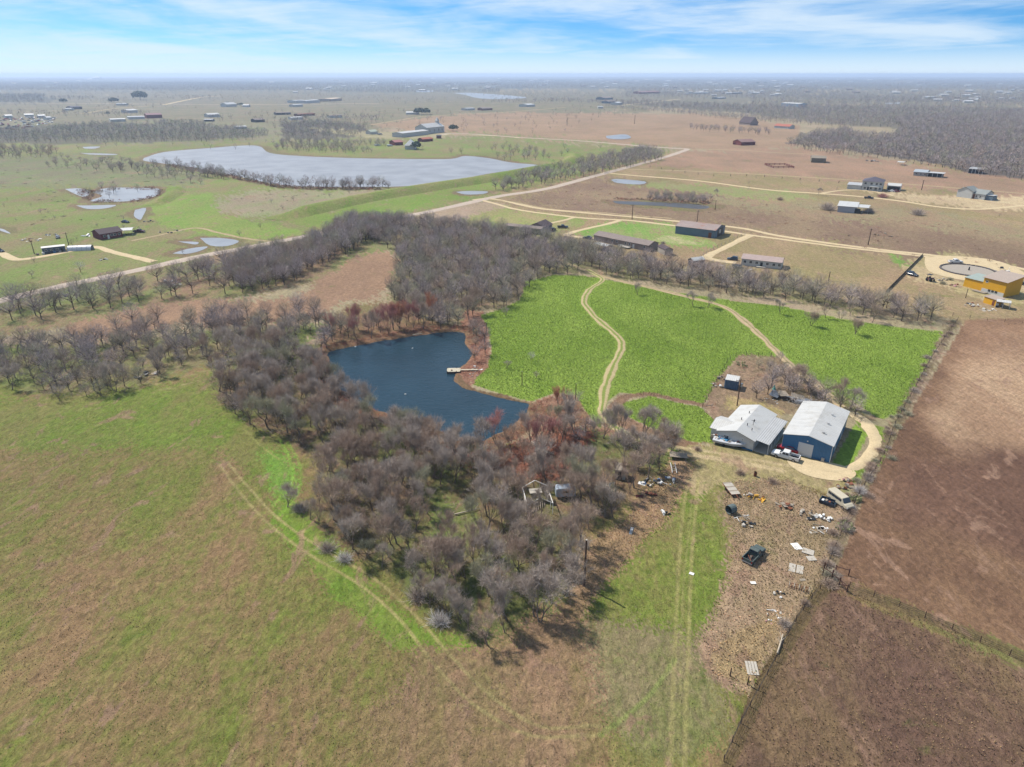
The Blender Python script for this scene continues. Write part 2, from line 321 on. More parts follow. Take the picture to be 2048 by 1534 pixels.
REG = [ # polygon, colour A, colour B, (relief, furrow, speckle), edge wobble in px
 ([(-3000,149),(5000,149),(5000,178),(-3000,178)], (112,116,110), (104,106,102), (.1,0,0), 2),
 ([(-300,168),(640,168),(640,182),(-300,182)], (98,98,90), (118,118,100), (.1,0,0), 3),
 ([(1050,160),(5000,160),(5000,176),(1050,176)], (102,102,96), (124,122,108), (.1,0,0), 3),
 ([(-3000,182),(5000,176),(5000,215),(-3000,212)], (144,130,110), (118,120,96), (.1,0,0), 5),
 ([(-500,212),(760,205),(1300,200),(1300,225),(900,240),(740,260),(540,262),(-500,262)], (148,132,108), (124,126,94), (.1,0,0), 5),
 ([(-500,250),(540,245),(760,262),(780,280),(500,292),(-500,296)], (136,142,98), (146,134,112), (.3,0,0), 4),
 ([(740,250),(880,232),(1000,224),(1400,228),(1600,250),(1600,290),(1480,302),(1380,296),(1100,282),(900,268)], (174,144,116), (162,138,108), (.1,0,0), 2),
 ([(-500,292),(540,282),(800,276),(960,268),(1340,296),(1340,320),(1000,395),(660,462),(0,596),(-500,680)], (130,148,76), (150,136,98), (.6,0,0), 6),
 ([(-500,308),(250,312),(420,350),(400,372),(-500,378)], (138,128,104), (130,142,90), (.5,0,0), 6),
 ([(430,400),(520,380),(780,378),(860,380),(700,405),(560,440),(440,428)], (152,156,110), (166,148,124), (.5,0,0), 5),
 ([(290,425),(330,395),(420,385),(440,428),(640,470),(500,480),(330,455)], (128,156,68), (144,150,84), (.1,0,0), 3),
 ([(570,442),(1100,335),(1160,325),(1190,330),(980,382),(660,460)], (122,150,62), (138,144,80), (.2,0,0), 3),
 ([(975,396),(1370,300),(1500,305),(5000,520),(5000,1100),(1900,640),(1300,520),(900,455),(830,430)], (172,146,114), (152,140,96), (.5,0,0), 6),
 ([(1290,330),(1370,302),(1580,292),(2300,400),(2300,470),(1980,390),(1500,345)], (176,142,116), (160,134,108), (.5,0,0), 4),
 ([(1050,395),(1180,350),(1400,385),(1650,410),(2300,490),(2300,600),(1900,535),(1500,460),(1200,430),(1010,408)], (160,138,108), (146,120,100), (.9,0,0), 8),
 ([(1400,392),(1800,412),(2300,500),(2300,520),(1800,450),(1500,425)], (168,140,112), (160,150,112), (.9,0,0), 5),
 ([(1250,360),(1600,385),(1640,400),(1500,398),(1260,372)], (150,158,96), (160,152,108), (.4,0,0), 3),
 ([(850,425),(975,400),(1020,412),(900,450)], (178,156,134), (168,150,118), (.2,0,0), 2),
 ([(890,450),(1010,412),(1100,430),(1180,440),(1100,480),(990,470)], (140,156,82), (168,152,110), (.2,0,0), 3),
 ([(1140,470),(1200,448),(1330,445),(1440,490),(1400,500),(1300,480)], (124,162,70), (156,158,102), (.2,0,0), 3),
 ([(1775,508),(1800,512),(1850,540),(1830,560),(1800,530)], (110,156,60), (160,160,100), (.2,0,0), 3),
 ([(-500,620),(0,592),(650,466),(700,450),(800,460),(820,500),(770,505),(650,560),(440,600),(130,660),(-500,720)], (132,142,84), (158,128,104), (.8,0,0), 5),
 ([(1570,286),(1700,300),(1880,330),(1960,350),(2300,380),(2300,228),(1900,228),(1780,238),(1800,258),(1790,272),(1720,275),(1690,262),(1620,270)], (116,106,94), (104,96,90), (.3,0,0), 2),
 ([(1150,202),(1300,213),(1500,228),(1640,246),(1800,258),(2300,262),(2300,218),(1900,212),(1500,210)], (112,104,94), (130,124,100), (.3,0,0), 2),
 ([(-500,290),(0,288),(300,286),(540,273),(520,262),(380,245),(200,248),(-500,262)], (116,116,88), (108,102,90), (.3,0,0), 2),
 ([(565,277),(640,280),(738,268),(730,252),(640,243),(560,246)], (108,102,86), (100,96,84), (.3,0,0), 2),
 ([(-500,262),(-500,290),(0,288),(0,262)], (112,108,90), (104,98,88), (.1,0,0), 2),
 ([(1250,178),(1500,182),(1800,190),(2300,196),(2300,206),(1800,202),(1500,194),(1280,186)], (108,102,94), (126,120,100), (.1,0,0), 3),
 ([(-300,190),(80,190),(130,198),(90,207),(-300,207)], (96,98,86), (108,106,92), (.1,0,0), 3),
 ([(640,170),(1000,168),(1000,180),(780,186),(640,184)], (108,110,98), (128,126,106), (.1,0,0), 3),
 (CLR, (172,140,112), (156,126,102), (.7,0,0), 5),
 (W5, (138,136,92), (146,128,104), (.8,0,0), 5),
 ([(-3000,700),(0,690),(540,670),(700,700),(900,900),(1300,860),(1700,960),(1640,1160),(1500,1400),(1430,1700),(1200,3200),(-3000,3200)], PAS1, PAS2, (.8,0,0), 4),
 (W2, (134,146,82), (144,128,98), (.9,0,0), 5),
 ([(-400,800),(0,790),(330,772),(500,720),(440,790),(560,890),(620,985),(560,990),(420,900),(0,900),(-400,900)], (122,144,58), (140,134,80), (.8,0,0), 9),
 ([(520,900),(575,910),(600,950),(590,1000),(555,1010),(540,960)], (118,156,62), (128,150,72), (.4,0,0), 7),
 ([(560,985),(600,1005),(700,1118),(830,1235),(960,1300),(920,1325),(800,1300),(670,1180),(540,1050)], (112,142,50), (134,140,72), (.5,0,0), 7),
 (W1, (124,134,76), (140,112,90), (1.,0,0), 5),
 ([(880,1000),(960,1010),(950,1080),(900,1120),(850,1060)], (122,144,68), (132,128,84), (.8,0,0), 5),
 ([(820,890),(1000,900),(1130,850),(1190,870),(1120,960),(1040,960),(960,930)], (154,104,80), (140,96,78), (1.,0,0), 6),
 (WN, (150,112,92), (142,130,88), (1.,0,0), 4),
 ([(930,618),(965,625),(985,690),(985,740),(955,765),(925,780),(905,760),(900,740),(935,715),(920,660)], (172,128,104), (158,118,96), (.9,0,0), 3),
 ([(1065,800),(1110,785),(1150,792),(1200,862),(1240,800),(1250,808),(1262,840),(1320,872),(1400,885),(1430,888),(1400,912),(1340,905),(1250,880),(1150,850),(1060,840)], (170,132,108), (152,124,94), (1.,0,0), 4),
 ([(1240,790),(1215,815),(1240,850),(1320,880),(1300,858),(1256,835),(1246,806)], (166,132,110), (146,116,96), (1.,0,0), 2),
 ([(1165,1095),(1240,1045),(1330,930),(1350,900),(1392,925),(1375,985),(1330,1050),(1200,1170),(1160,1240),(1130,1200)], (182,150,118), (158,134,98), (.8,0,0), 7),
 ([(1400,930),(1462,960),(1445,1000),(1465,1080),(1440,1180),(1400,1280),(1400,1700),(1230,1700),(1200,1260),(1200,1180),(1330,1055),(1380,980)], (124,142,60), (150,136,88), (.8,0,0), 6),
 ([(1200,1220),(1420,1290),(1470,1360),(1440,1500),(1300,1540),(1180,1400),(1150,1260)], (156,140,106), (128,136,74), (.8,0,0), 14),
 ([(980,1290),(1150,1180),(1190,1260),(1230,1480),(1150,1560),(960,1620),(760,1560),(700,1430),(880,1340)], (174,142,112), (150,134,88), (1.,0,0), 14),
 ([(840,1290),(960,1300),(1040,1280),(1090,1330),(980,1420),(820,1400)], (168,136,108), (146,138,86), (1.,0,0), 8),
 ([(1462,962),(1560,950),(1650,985),(1705,1000),(1650,1150),(1560,1300),(1500,1395),(1420,1350),(1402,1275),(1440,1180),(1468,1080),(1445,1000)], (186,158,130), (152,134,100), (.8,0,0), 7),
 ([(1425,1300),(1480,1260),(1560,1230),(1540,1300),(1500,1370),(1440,1350)], (190,164,124), (170,146,108), (1.,0,0), 4),
 ([(1340,890),(1430,885),(1560,895),(1670,925),(1700,965),(1690,990),(1560,958),(1440,965),(1400,1000),(1370,960),(1400,925)], (180,160,122), (160,150,100), (.5,0,0), 4),
 (GF, (132,160,58), (154,178,76), (1.,0,1), 1.2),
 (GF2, (132,160,58), (154,178,76), (1.,0,1), 1.2),
 ([(1228,800),(1247,789),(1300,784),(1400,806),(1442,825),(1442,830),(1400,813),(1300,791),(1262,796),(1248,808),(1256,835),(1300,857),(1380,884),(1370,894),(1300,876),(1240,852),(1216,825)], (164,132,106), (146,118,92), (1.,0,0), 1.5),
 (GF3, (132,160,58), (154,178,76), (1.,0,.8), 1.2),
 (GF4, (136,166,62), (146,174,72), (.6,0,.4), .2),
 ([(1480,712),(1560,716),(1640,765),(1700,800),(1750,845),(1715,845),(1708,826),(1616,805),(1570,830),(1500,815),(1440,850),(1405,815),(1440,750)], (170,142,116), (146,130,100), (.9,0,0), 3),
 ([(1455,790),(1500,800),(1560,815),(1570,830),(1500,826),(1450,815)], (186,160,118), (160,150,96), (.4,0,0), 3),
 ([(1640,765),(1700,800),(1745,850),(1712,842),(1660,795)], (122,154,60), (150,140,90), (.8,0,.3), 3),
 ([(1900,634),(1925,638),(1810,840),(1725,1005),(1665,1165),(1630,1170),(1700,1000),(1780,850),(1870,700)], (160,134,114), (140,128,94), (1.,0,0), 3),
 ([(1932,640),(2100,634),(5000,640),(5000,2300),(2300,1420),(1662,1165),(1725,1005),(1812,838)], (142,112,86), (122,94,74), (.5,1,0), 2),
 ([(1940,640),(2100,636),(5000,640),(5000,1000),(2048,1000),(1900,930),(1850,850),(1870,740)], (164,130,102), (146,114,90), (.4,.8,0), 6),
 ([(1870,740),(1960,700),(2100,690),(2300,720),(2300,930),(2048,950),(1910,925),(1865,850)], (192,162,130), (170,138,110), (.5,.8,0), 14),
 ([(1830,880),(2300,930),(2300,1160),(1800,1040),(1770,960)], (128,98,80), (116,88,72), (.7,1,0), 14),
 ([(1662,1165),(5000,2300),(5000,3200),(1000,3200),(1440,1560),(1520,1390)], (146,122,90), (130,102,86), (1.,0,0), 2),
 ([(1662,1168),(1700,1165),(2300,1395),(2300,1430),(1680,1190)], (140,142,84), (150,122,88), (1.,0,0), 4),
 ([(1662,1160),(1640,1160),(1610,1200),(1560,1280),(1500,1390),(1430,1560),(1418,1640),(1446,1640),(1456,1560),(1530,1395),(1590,1285),(1640,1205),(1672,1172)], (118,98,74), (134,116,80), (1.,0,0), 2),
 ([(1660,1158),(1700,1168),(1860,1225),(2300,1400),(2300,1422),(1860,1246),(1690,1186)], (130,118,78), (134,112,84), (1.,0,0), 2),
 ([(1800,535),(1850,512),(1920,505),(2100,550),(2100,600),(1990,610),(1880,570),(1830,560)], (200,178,138), (172,160,112), (.3,0,0), 4),
 ([(1720,380),(1790,385),(1900,392),(2100,398),(2100,420),(1960,418),(1800,400)], (210,190,150), (196,172,136), (.2,0,0), 3),
 ([(1330,470),(1420,480),(1400,492),(1300,480)], (196,182,140), (130,160,74), (.2,0,0), 2),
 ([(600,255),(760,262),(900,268),(880,276),(740,276)], (176,162,130), (160,154,110), (.1,0,0), 2),
]
PL_I = [i for i, r_ in enumerate(REG) if r_[3][1] == 1 and r_[4] == 2][0]
LINES = [ # wheel marks in the pastures: points, half width m, colour, strength
 ([(1375,960),(1365,1030),(1358,1120),(1352,1250),(1345,1400),(1340,1640)], .26, (176,166,108), .65),
 ([(1397,955),(1390,1030),(1383,1120),(1378,1250),(1372,1400),(1368,1640)], .26, (176,166,108), .65),
 ([(1385,990),(1378,1060),(1366,1180),(1362,1300),(1356,1500)], .15, (168,162,104), .5),
 ([(440,930),(480,985),(540,1050),(620,1110),(720,1170),(800,1240),(870,1330),(950,1410),(1060,1470),(1190,1470)], .24, (176,162,110), .75),
 ([(455,925),(500,978),(560,1040),(645,1098),(745,1155),(830,1230),(900,1310),(980,1390),(1080,1452),(1200,1450)], .24, (176,162,110), .75),
 ([(560,880),(585,930),(580,975),(545,1010)], .28, (140,180,70), .6),
 ([(575,885),(600,930),(596,985),(560,1030)], .28, (140,180,70), .5),
 ([(490,860),(520,890),(560,920)], .2, (170,168,100), .6),
 ([(1200,1470),(1290,1400),(1350,1320)], .3, (150,165,90), .6),
 ([(300,770),(400,745),(480,725)], .4, (172,158,112), .6),
 ([(305,785),(420,755),(500,728)], .3, (172,158,112), .6),
 ([(1335,900),(1400,912),(1480,925),(1560,940)], .8, (206,184,144), .8),
 ([(1330,892),(1400,900),(1500,918),(1600,935)], .5, (206,184,144), .7),
]
SMALL = [('small_pond', [(186,385),(215,376),(300,376),(320,380),(312,392),(270,401),(220,404),(180,402),(205,392)]),
                 ('shallow_pool', [(130,378),(160,377),(180,384),(170,394),(150,388)]),
                 ('shallow_pool', [(152,411),(180,411),(232,410),(210,417),(175,418)]),
                 ('roadside_pool', [(400,476),(440,476),(478,482),(455,492),(420,491)]),
                 ('roadside_pool', [(345,507),(375,498),(415,493),(400,502),(372,508)]),
                 ('shallow_pool', [(356,483),(395,484),(392,489),(370,486)]),
                 ('creek_water', [(0,457),(8,459),(20,466),(18,467),(0,461)]),
                 ('creek_water', [(270,420),(292,416),(286,432),(280,440),(268,432)]),
                 ('stock_pond', [(912,384),(935,382),(975,383),(965,388),(930,389)]),
                 ('stock_pond', [(1222,360),(1235,358),(1290,363),(1280,369),(1235,366)]),
                 ('brush_pond', [(1225,402),(1300,404),(1380,408),(1418,413),(1400,418),(1320,412),(1240,408)]),
                 ('field_pond', [(1212,272),(1250,269),(1262,276),(1240,279),(1215,277)]),
                 ('far_lake', [(905,186),(950,186),(1050,194),(1020,198),(960,197),(930,190)]),
                 ('far_lake', [(832,181),(865,181),(862,184),(835,184)]),
                 ('far_lake', [(1770,206),(1800,205),(1795,208),(1772,208)]),
                 ('shallow_pool', [(165,294),(200,293),(190,297),(170,297)]),
                 ('marsh_water', [(160,306),(230,308),(226,310),(180,309)])]
def dist_poly(x, y, pts):
    best = np.full(x.shape, 1e9)
    for (ax, ay), (bx, by) in zip(pts[:-1], pts[1:]):
        dx, dy = bx-ax, by-ay; L2 = dx*dx+dy*dy
        t = np.clip(((x-ax)*dx+(y-ay)*dy)/L2, 0, 1)
        best = np.minimum(best, np.hypot(x-(ax+t*dx), y-(ay+t*dy)))
    return best
def land(x, y):
    """colours and relief of the land at world points"""
    n = len(x)
    A = np.tile(alb((174,154,128)), (n,1)); B = np.tile(alb((160,150,116)), (n,1)); K = np.tile((.2,0,0), (n,1)).astype(float)
    u, v = PX(x, y)
    ok = y > 5
    r = np.hypot(x, y)
    na = vnoise(x, y, 14, 3, 4, .6) - .5; nb = vnoise(x, y, 14, 11, 4, .6) - .5
    jr = np.random.default_rng(77); ja = jr.normal(size=n); jb = jr.normal(size=n)
    for poly, ca, cb, k, e in REG:
        q_ = 0 if (e < 2.5 or k[1] > 0) else e*1.3
        m = ok & inpoly(u + na*e*6 + ja*q_, v + nb*e*4 + jb*q_*.6, poly)
        if k[1] > 0 and e > 5:
            w_ = np.zeros(n); c_ = ok & (u > 1500) & (v > 560) & (u < 4000)
            w_[c_] = np.clip(.5 - (poly_sd(u[c_], v[c_], poly) + (vnoise(x[c_], y[c_], 18, 41, 5, .6)-.5)*110)/70, 0, 1); w_ = (w_*w_*(3-2*w_)*(inpoly(u, v, REG[PL_I][0])))[:, None]
            A = A*(1-w_) + alb(ca)*w_; B = B*(1-w_) + alb(cb)*w_; continue
        A[m] = alb(ca); B[m] = alb(cb); K[m] = k
    nr_ = (np.abs(x+20) < 100) & (y > 115) & (y < 250)
    if nr_.any():
        sd = poly_sd(x[nr_], y[nr_], POND_W) + (na[nr_])*5; idx = np.where(nr_)[0]
        west = (v[idx] > 812) | (u[idx] < 700) | (v[idx] < 690)
        b_ = idx[(sd < np.where(west, 4.5, 1.0))]; A[b_] = alb((152,116,90)); B[b_] = alb((128,108,80)); K[b_] = (.9,0,0)
    for nm, poly in SMALL + [('lake', LAKE)]:
        pw = np.array(wpoly(poly)); c0 = pw.min(0)-12; c1 = pw.max(0)+12; kk = np.where((x > c0[0]) & (x < c1[0]) & (y > c0[1]) & (y < c1[1]))[0]
        if len(kk):
            far_ = pw[:, 1].mean() > 900; sd = poly_sd(x[kk], y[kk], [tuple(q) for q in pw]) + na[kk]*10; b_ = kk[(sd < (9 if nm in ('lake','small_pond','brush_pond') else 4)) & (not far_)]
            A[b_] = alb((140,116,92)); B[b_] = alb((132,128,84)); K[b_] = (.8,0,0)
    for pts, w, col, st in LINES:
        wp = [tuple(P(a, b)[:2]) for a, b in pts]
        # smooth the line
        wp = smooth_line(wp, 6)
        d = dist_poly(x, y, wp)
        s = (np.clip((w*1.6 - d)/w, 0, 1) * st * (.55 + .8*vnoise(x, y, 3, 21, 3)))[:, None]; s = np.clip(s, 0, 1)
        A = A*(1-s) + alb(col)*s; B = B*(1-s) + alb(col)*s
    return A, B, K
def smooth_line(pts, k):
    p = [np.array(q, float) for q in pts]; p = [2*p[0]-p[1]] + p + [2*p[-1]-p[-2]]; out = []
    for i in range(1, len(p)-2):
        for j in range(k):
            t = j/k
            out.append(tuple(.5*((2*p[i]) + (-p[i-1]+p[i+1])*t + (2*p[i-1]-5*p[i]+4*p[i+1]-p[i+2])*t*t + (-p[i-1]+3*p[i]-3*p[i+1]+p[i+2])*t**3)))
    out.append(tuple(p[-2])); return out

POND_W = wpoly(POND)
def poly_sd(x, y, poly):
    d = dist_poly(x, y, list(poly) + [poly[0]]); return np.where(inpoly(x, y, poly), -d, d)
def relief(x, y):
    z = np.zeros_like(x)
    near = (np.abs(x+20) < 90) & (y > 120) & (y < 240)
    if near.any():
        sd = poly_sd(x[near], y[near], POND_W) + (vnoise(x[near], y[near], 3.0, 5, 3)-.5)*1.6
        z[near] = np.clip(-sd*.45, -.0, 1.0) * -1.1 + np.where(sd < 0, -.12, 0)
    # soft hummocks
    m = np.hypot(x, y) < 420
    z[m] += (vnoise(x[m], y[m], 4.0, 8, 3)-.5) * .16 * np.clip((420-np.hypot(x[m], y[m]))/100, 0, 1)
    return z

def fine(x, y, K):
    z = np.zeros_like(x); m = np.hypot(x, y) < 190
    f = np.clip((190-np.hypot(x[m], y[m]))/60, 0, 1)
    z[m] = ((vnoise(x[m], y[m]*1.3, 1.5, 31, 3, .6)-.5)*.42*K[m, 0] + (vnoise(x[m], y[m], .6, 35, 2)-.5)*.12*K[m, 0])*f
    return z
def build_ground():
    NR = 600; 
    # rings: even steps of viewing angle down from the drone, then out to the skyline
    ang = np.concatenate([np.linspace(R(89), R(56), 10)[:-1], np.linspace(R(56), R(1.0), NR-60), np.linspace(R(.97), R(.19), 50)])
    rr = CH / np.tan(ang)
    az = np.concatenate([np.linspace(-180, -44, 24)[:-1], np.linspace(-44, 44, 620), np.linspace(44, 180, 24)[1:]]) * math.pi/180
    RR, AZ = np.meshgrid(rr, az, indexing='ij')
    x = (RR*np.sin(AZ)).ravel(); y = (RR*np.cos(AZ)).ravel()
    z = relief(x, y)
    A, B, K = land(x, y)
    z += fine(x, y, K)
    nr, na = RR.shape
    i = np.arange((nr-1)*(na-1)); a = i // (na-1); b = i % (na-1)
    F = np.stack([a*na+b, a*na+b+1, (a+1)*na+b+1, (a+1)*na+b], 1)[:, ::-1]
    me = npmesh('ground', np.stack([x, y, z], 1), F, None, True, {'ColA': A, 'ColB': B, 'Par': K})
    return struct(link('ground', me, ground_material()))
build_ground()

# ------------------------------------------------------------------ water
def water_mat(name, col, rough, bump, scale, spec=.5):
    m = bpy.data.materials.new(name); m.use_nodes = True; nt = m.node_tree; N = nt.nodes; L = nt.links
    b = N['Principled BSDF']; b.inputs['Roughness'].default_value = rough; b.inputs['IOR'].default_value = 1.33; b.inputs['Specular IOR Level'].default_value = spec
    tc = N.new('ShaderNodeTexCoord'); n = N.new('ShaderNodeTexNoise'); n.inputs['Scale'].default_value = scale; n.inputs['Detail'].default_value = 6; n.inputs['Roughness'].default_value = .6; n.inputs['Distortion'].default_value = .5
    mp = N.new('ShaderNodeMapping'); mp.inputs['Scale'].default_value = (.5, 1, 1); L.new(tc.outputs['Object'], mp.inputs[0]); L.new(mp.outputs[0], n.inputs['Vector'])
    bp = N.new('ShaderNodeBump'); bp.inputs['Distance'].default_value = bump; L.new(n.outputs[0], bp.inputs['Height']); L.new(bp.outputs[0], b.inputs['Normal'])
    n2 = N.new('ShaderNodeTexNoise'); n2.inputs['Scale'].default_value = .05; n2.inputs['Detail'].default_value = 5; L.new(tc.outputs['Object'], n2.inputs['Vector'])
    mr = N.new('ShaderNodeMapRange'); mr.inputs[1].default_value = .35; mr.inputs[2].default_value = .65; mr.inputs[3].default_value = .88; mr.inputs[4].default_value = 1.12; L.new(n2.outputs[0], mr.inputs[0])
    vm = N.new('ShaderNodeVectorMath'); vm.operation = 'SCALE'; vm.inputs[0].default_value = col; L.new(mr.outputs[0], vm.inputs['Scale']); L.new(vm.outputs[0], b.inputs['Base Color'])
    return m
MW_POND = water_mat('pond_water', (.010, .028, .040), .10, .16, 1.3, .5)
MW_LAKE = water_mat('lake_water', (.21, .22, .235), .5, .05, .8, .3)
MW_PUD = water_mat('shallow_water', (.20, .21, .22), .4, .03, .8, .5)
MW_BR = water_mat('brown_water', (.06, .06, .06), .5, .03, .8, .5)
def sheet(name, poly_px, mat, z, grow=0.0, k=4):
    w = smooth_line([tuple(P(a, b)[:2]) for a, b in poly_px] + [tuple(P(*poly_px[0])[:2])], k)[:-1]
    if grow:
        c = np.mean(w, 0); w = [tuple(c + (np.array(q)-c)*(1+grow/np.linalg.norm(np.array(q)-c))) for q in w]
    me = bpy.data.meshes.new(name); me.from_pydata([(a, b, z) for a, b in w], [], [tuple(range(len(w)))]); me.update()
    if me.polygons[0].normal.z < 0: me.flip_normals()
    return struct(link(name, me, mat))
sheet('pond', POND, MW_POND, -.28, 2.0)
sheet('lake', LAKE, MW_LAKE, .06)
for nm, poly in SMALL:
    sheet(nm, poly, MW_BR if nm == 'brush_pond' else MW_PUD, .05 if P(*poly[0]).y < 900 else .25, k=3)

# ------------------------------------------------------------------ roads and tracks
def track_mat(name, ca, cb, centre=None, scale=.5):
    m = bpy.data.materials.new(name); m.use_nodes = True; nt = m.node_tree; N = nt.nodes; L = nt.links
    b = N['Principled BSDF']; b.inputs['Roughness'].default_value = .95; b.inputs['Specular IOR Level'].default_value = .1
    tc = N.new('ShaderNodeTexCoord')
    n = N.new('ShaderNodeTexNoise'); n.inputs['Scale'].default_value = scale; n.inputs['Detail'].default_value = 9; n.inputs['Roughness'].default_value = .7; L.new(tc.outputs['Object'], n.inputs['Vector'])
    mr = N.new('ShaderNodeMapRange'); mr.inputs[1].default_value = .35; mr.inputs[2].default_value = .65; L.new(n.outputs[0], mr.inputs[0])
    mx = N.new('ShaderNodeMix'); mx.data_type = 'RGBA'; L.new(mr.outputs[0], mx.inputs[0]); mx.inputs[6].default_value = (*alb(ca), 1); mx.inputs[7].default_value = (*alb(cb), 1)
    src = mx.outputs[2]
    if centre:
        at = N.new('ShaderNodeAttribute'); at.attribute_name = 'Across'
        sp = N.new('ShaderNodeSeparateColor'); L.new(at.outputs['Color'], sp.inputs[0])
        # 0 at the left edge, 1 at the right edge: grass down the middle and on both margins
        a = N.new('ShaderNodeMath'); a.operation = 'SUBTRACT'; L.new(sp.outputs[0], a.inputs[0]); a.inputs[1].default_value = .5
        c = N.new('ShaderNodeMath'); c.operation = 'ABSOLUTE'; L.new(a.outputs[0], c.inputs[0])
        d = N.new('ShaderNodeMath'); d.operation = 'SUBTRACT'; L.new(c.outputs[0], d.inputs[0]); d.inputs[1].default_value = .24
        e = N.new('ShaderNodeMath'); e.operation = 'ABSOLUTE'; L.new(d.outputs[0], e.inputs[0])
        n5 = N.new('ShaderNodeTexNoise'); n5.inputs['Scale'].default_value = .9; n5.inputs['Detail'].default_value = 8; n5.inputs['Roughness'].default_value = .75; L.new(tc.outputs['Object'], n5.inputs['Vector'])
        g = N.new('ShaderNodeMath'); g.operation = 'MULTIPLY_ADD'; L.new(n5.outputs[0], g.inputs[0]); g.inputs[1].default_value = .36; L.new(e.outputs[0], g.inputs[2])
        r2 = N.new('ShaderNodeMapRange'); r2.inputs[1].default_value = centre[1]; r2.inputs[2].default_value = centre[1]+.09; L.new(g.outputs[0], r2.inputs[0])
        m2 = N.new('ShaderNodeMix'); m2.data_type = 'RGBA'; L.new(r2.outputs[0], m2.inputs[0]); L.new(src, m2.inputs[6]); m2.inputs[7].default_value = (*alb(centre[0]), 1); src = m2.outputs[2]
    n2 = N.new('ShaderNodeTexNoise'); n2.inputs['Scale'].default_value = 3.5; n2.inputs['Detail'].default_value = 5; L.new(tc.outputs['Object'], n2.inputs['Vector'])
    r3 = N.new('ShaderNodeMapRange'); r3.inputs[1].default_value = .3; r3.inputs[2].default_value = .7; r3.inputs[3].default_value = .86; r3.inputs[4].default_value = 1.12; L.new(n2.outputs[0], r3.inputs[0])
    vm = N.new('ShaderNodeVectorMath'); vm.operation = 'SCALE'; L.new(src, vm.inputs[0]); L.new(r3.outputs[0], vm.inputs['Scale']); L.new(vm.outputs[0], b.inputs['Base Color'])
    bp = N.new('ShaderNodeBump'); bp.inputs['Distance'].default_value = .06; L.new(n2.outputs[0], bp.inputs['Height']); L.new(bp.outputs[0], b.inputs['Normal'])
    return m
MT_ROAD = track_mat('gravel', (206,190,172), (184,166,150))
MT_PALE = track_mat('caliche', (222,200,160), (204,184,146))
MT_TRK = track_mat('track_dirt', (198,180,138), (180,162,120), ((132,146,72), .26))
MT_TRK2 = track_mat('lane_dirt', (198,174,140), (176,156,122), ((146,138,92), .30))
def ribbon(name, pts, w, mat, z=.1, jit=.16):
    c = np.array(smooth_line([tuple(P(a, b)[:2]) for a, b in pts], 14)); n = len(c)
    # resample at an even step
    seg = np.hypot(*np.diff(c, axis=0).T); s = np.concatenate([[0], np.cumsum(seg)]); step = max(w*.35, s[-1]/900)
    t = np.arange(0, s[-1], step); c = np.stack([np.interp(t, s, c[:, 0]), np.interp(t, s, c[:, 1])], 1); n = len(c)
    d = np.gradient(c, axis=0); d /= np.linalg.norm(d, axis=1)[:, None]; nn = np.stack([-d[:, 1], d[:, 0]], 1)
    K = 5; V = []; A = []
    wl = w/2*(1+jit*2*(vnoise(t, t*0+3.1, w*2.2, 1, 3)-.5)*2); wr = w/2*(1+jit*2*(vnoise(t, t*0+9.7, w*2.2, 2, 3)-.5)*2)
    for j in range(K):
        q = j/(K-1); off = -wl*(1-q) + wr*q
        zz = z + .05*math.sin(q*math.pi) + (0 if 0 < j < K-1 else -z-.06)
        pos = c + nn*off[:, None]
        V.append(np.column_stack([pos, np.full(n, zz)])); A.append(np.column_stack([np.full(n, q), t*0, t*0]))
    V = np.stack(V, 1).reshape(-1, 3); A = np.stack(A, 1).reshape(-1, 3)
    i = np.arange((n-1)*(K-1)); a = i//(K-1); b = i % (K-1)
    F = np.stack([a*K+b, a*K+b+1, (a+1)*K+b+1, (a+1)*K+b], 1)
    me = npmesh(name, V, F, None, True, {'Across': A})
    return struct(link(name, me, mat))
ribbon('gravel_road', [(-120,632),(0,601),(110,575),(230,550),(400,513),(520,490),(650,465),(700,452),(760,440),(850,425),(940,405),(1000,392),(1090,378),(1190,352),(1260,333),(1320,317),(1355,306),(1374,299),(1368,297),(1340,296),(1250,289),(1150,281),(1040,275),(960,269),(905,267),(880,270)], 8.0, MT_ROAD, .12, .10)
ribbon('side_road', [(1374,299),(1430,299),(1500,302),(1560,306),(1640,309)], 3.5, MT_TRK2)
ribbon('lane', [(945,400),(975,397),(1010,402),(1080,417),(1200,428),(1330,440),(1480,456),(1560,472),(1700,492),(1860,510),(1960,522),(2060,540),(2200,565)], 4.2, MT_PALE)
ribbon('lane', [(962,400),(990,407),(1040,420),(1130,432),(1180,437),(1260,441),(1340,450),(1420,458),(1500,470),(1620,486),(1700,496),(1850,513),(1960,530),(2060,550),(2200,580)], 3.6, MT_PALE)
ribbon('lane', [(975,398),(1030,405),(1100,418),(1200,425),(1280,432),(1345,437)], 2.6, MT_TRK2)
ribbon('driveway', [(1180,437),(1150,435),(1130,440),(1100,447),(1085,455)], 3.2, MT_PALE)
ribbon('driveway', [(1238,441),(1215,448),(1170,458),(1132,469),(1150,473),(1200,478)], 4.0, MT_PALE)
ribbon('driveway', [(1500,470),(1470,485),(1440,500),(1412,514),(1430,520),(1460,524),(1478,526)], 5.0, MT_PALE)
ribbon('driveway', [(1205,344),(1225,347),(1280,352),(1400,362),(1530,379),(1640,387),(1720,393),(1800,402),(1880,414),(1960,418),(2060,410)], 4.5, MT_PALE)
ribbon('driveway', [(1640,387),(1680,381),(1720,380),(1760,385),(1790,392)], 3.5, MT_PALE)
ribbon('lane', [(1250,338),(1400,343),(1540,350),(1700,360),(1850,371),(1960,380),(2060,388),(2200,400)], 4.0, MT_TRK2)
ribbon('driveway', [(310,523),(290,519),(230,505),(190,494),(150,500),(90,512),(40,519),(20,515),(0,506),(-40,500)], 5.0, MT_PALE)
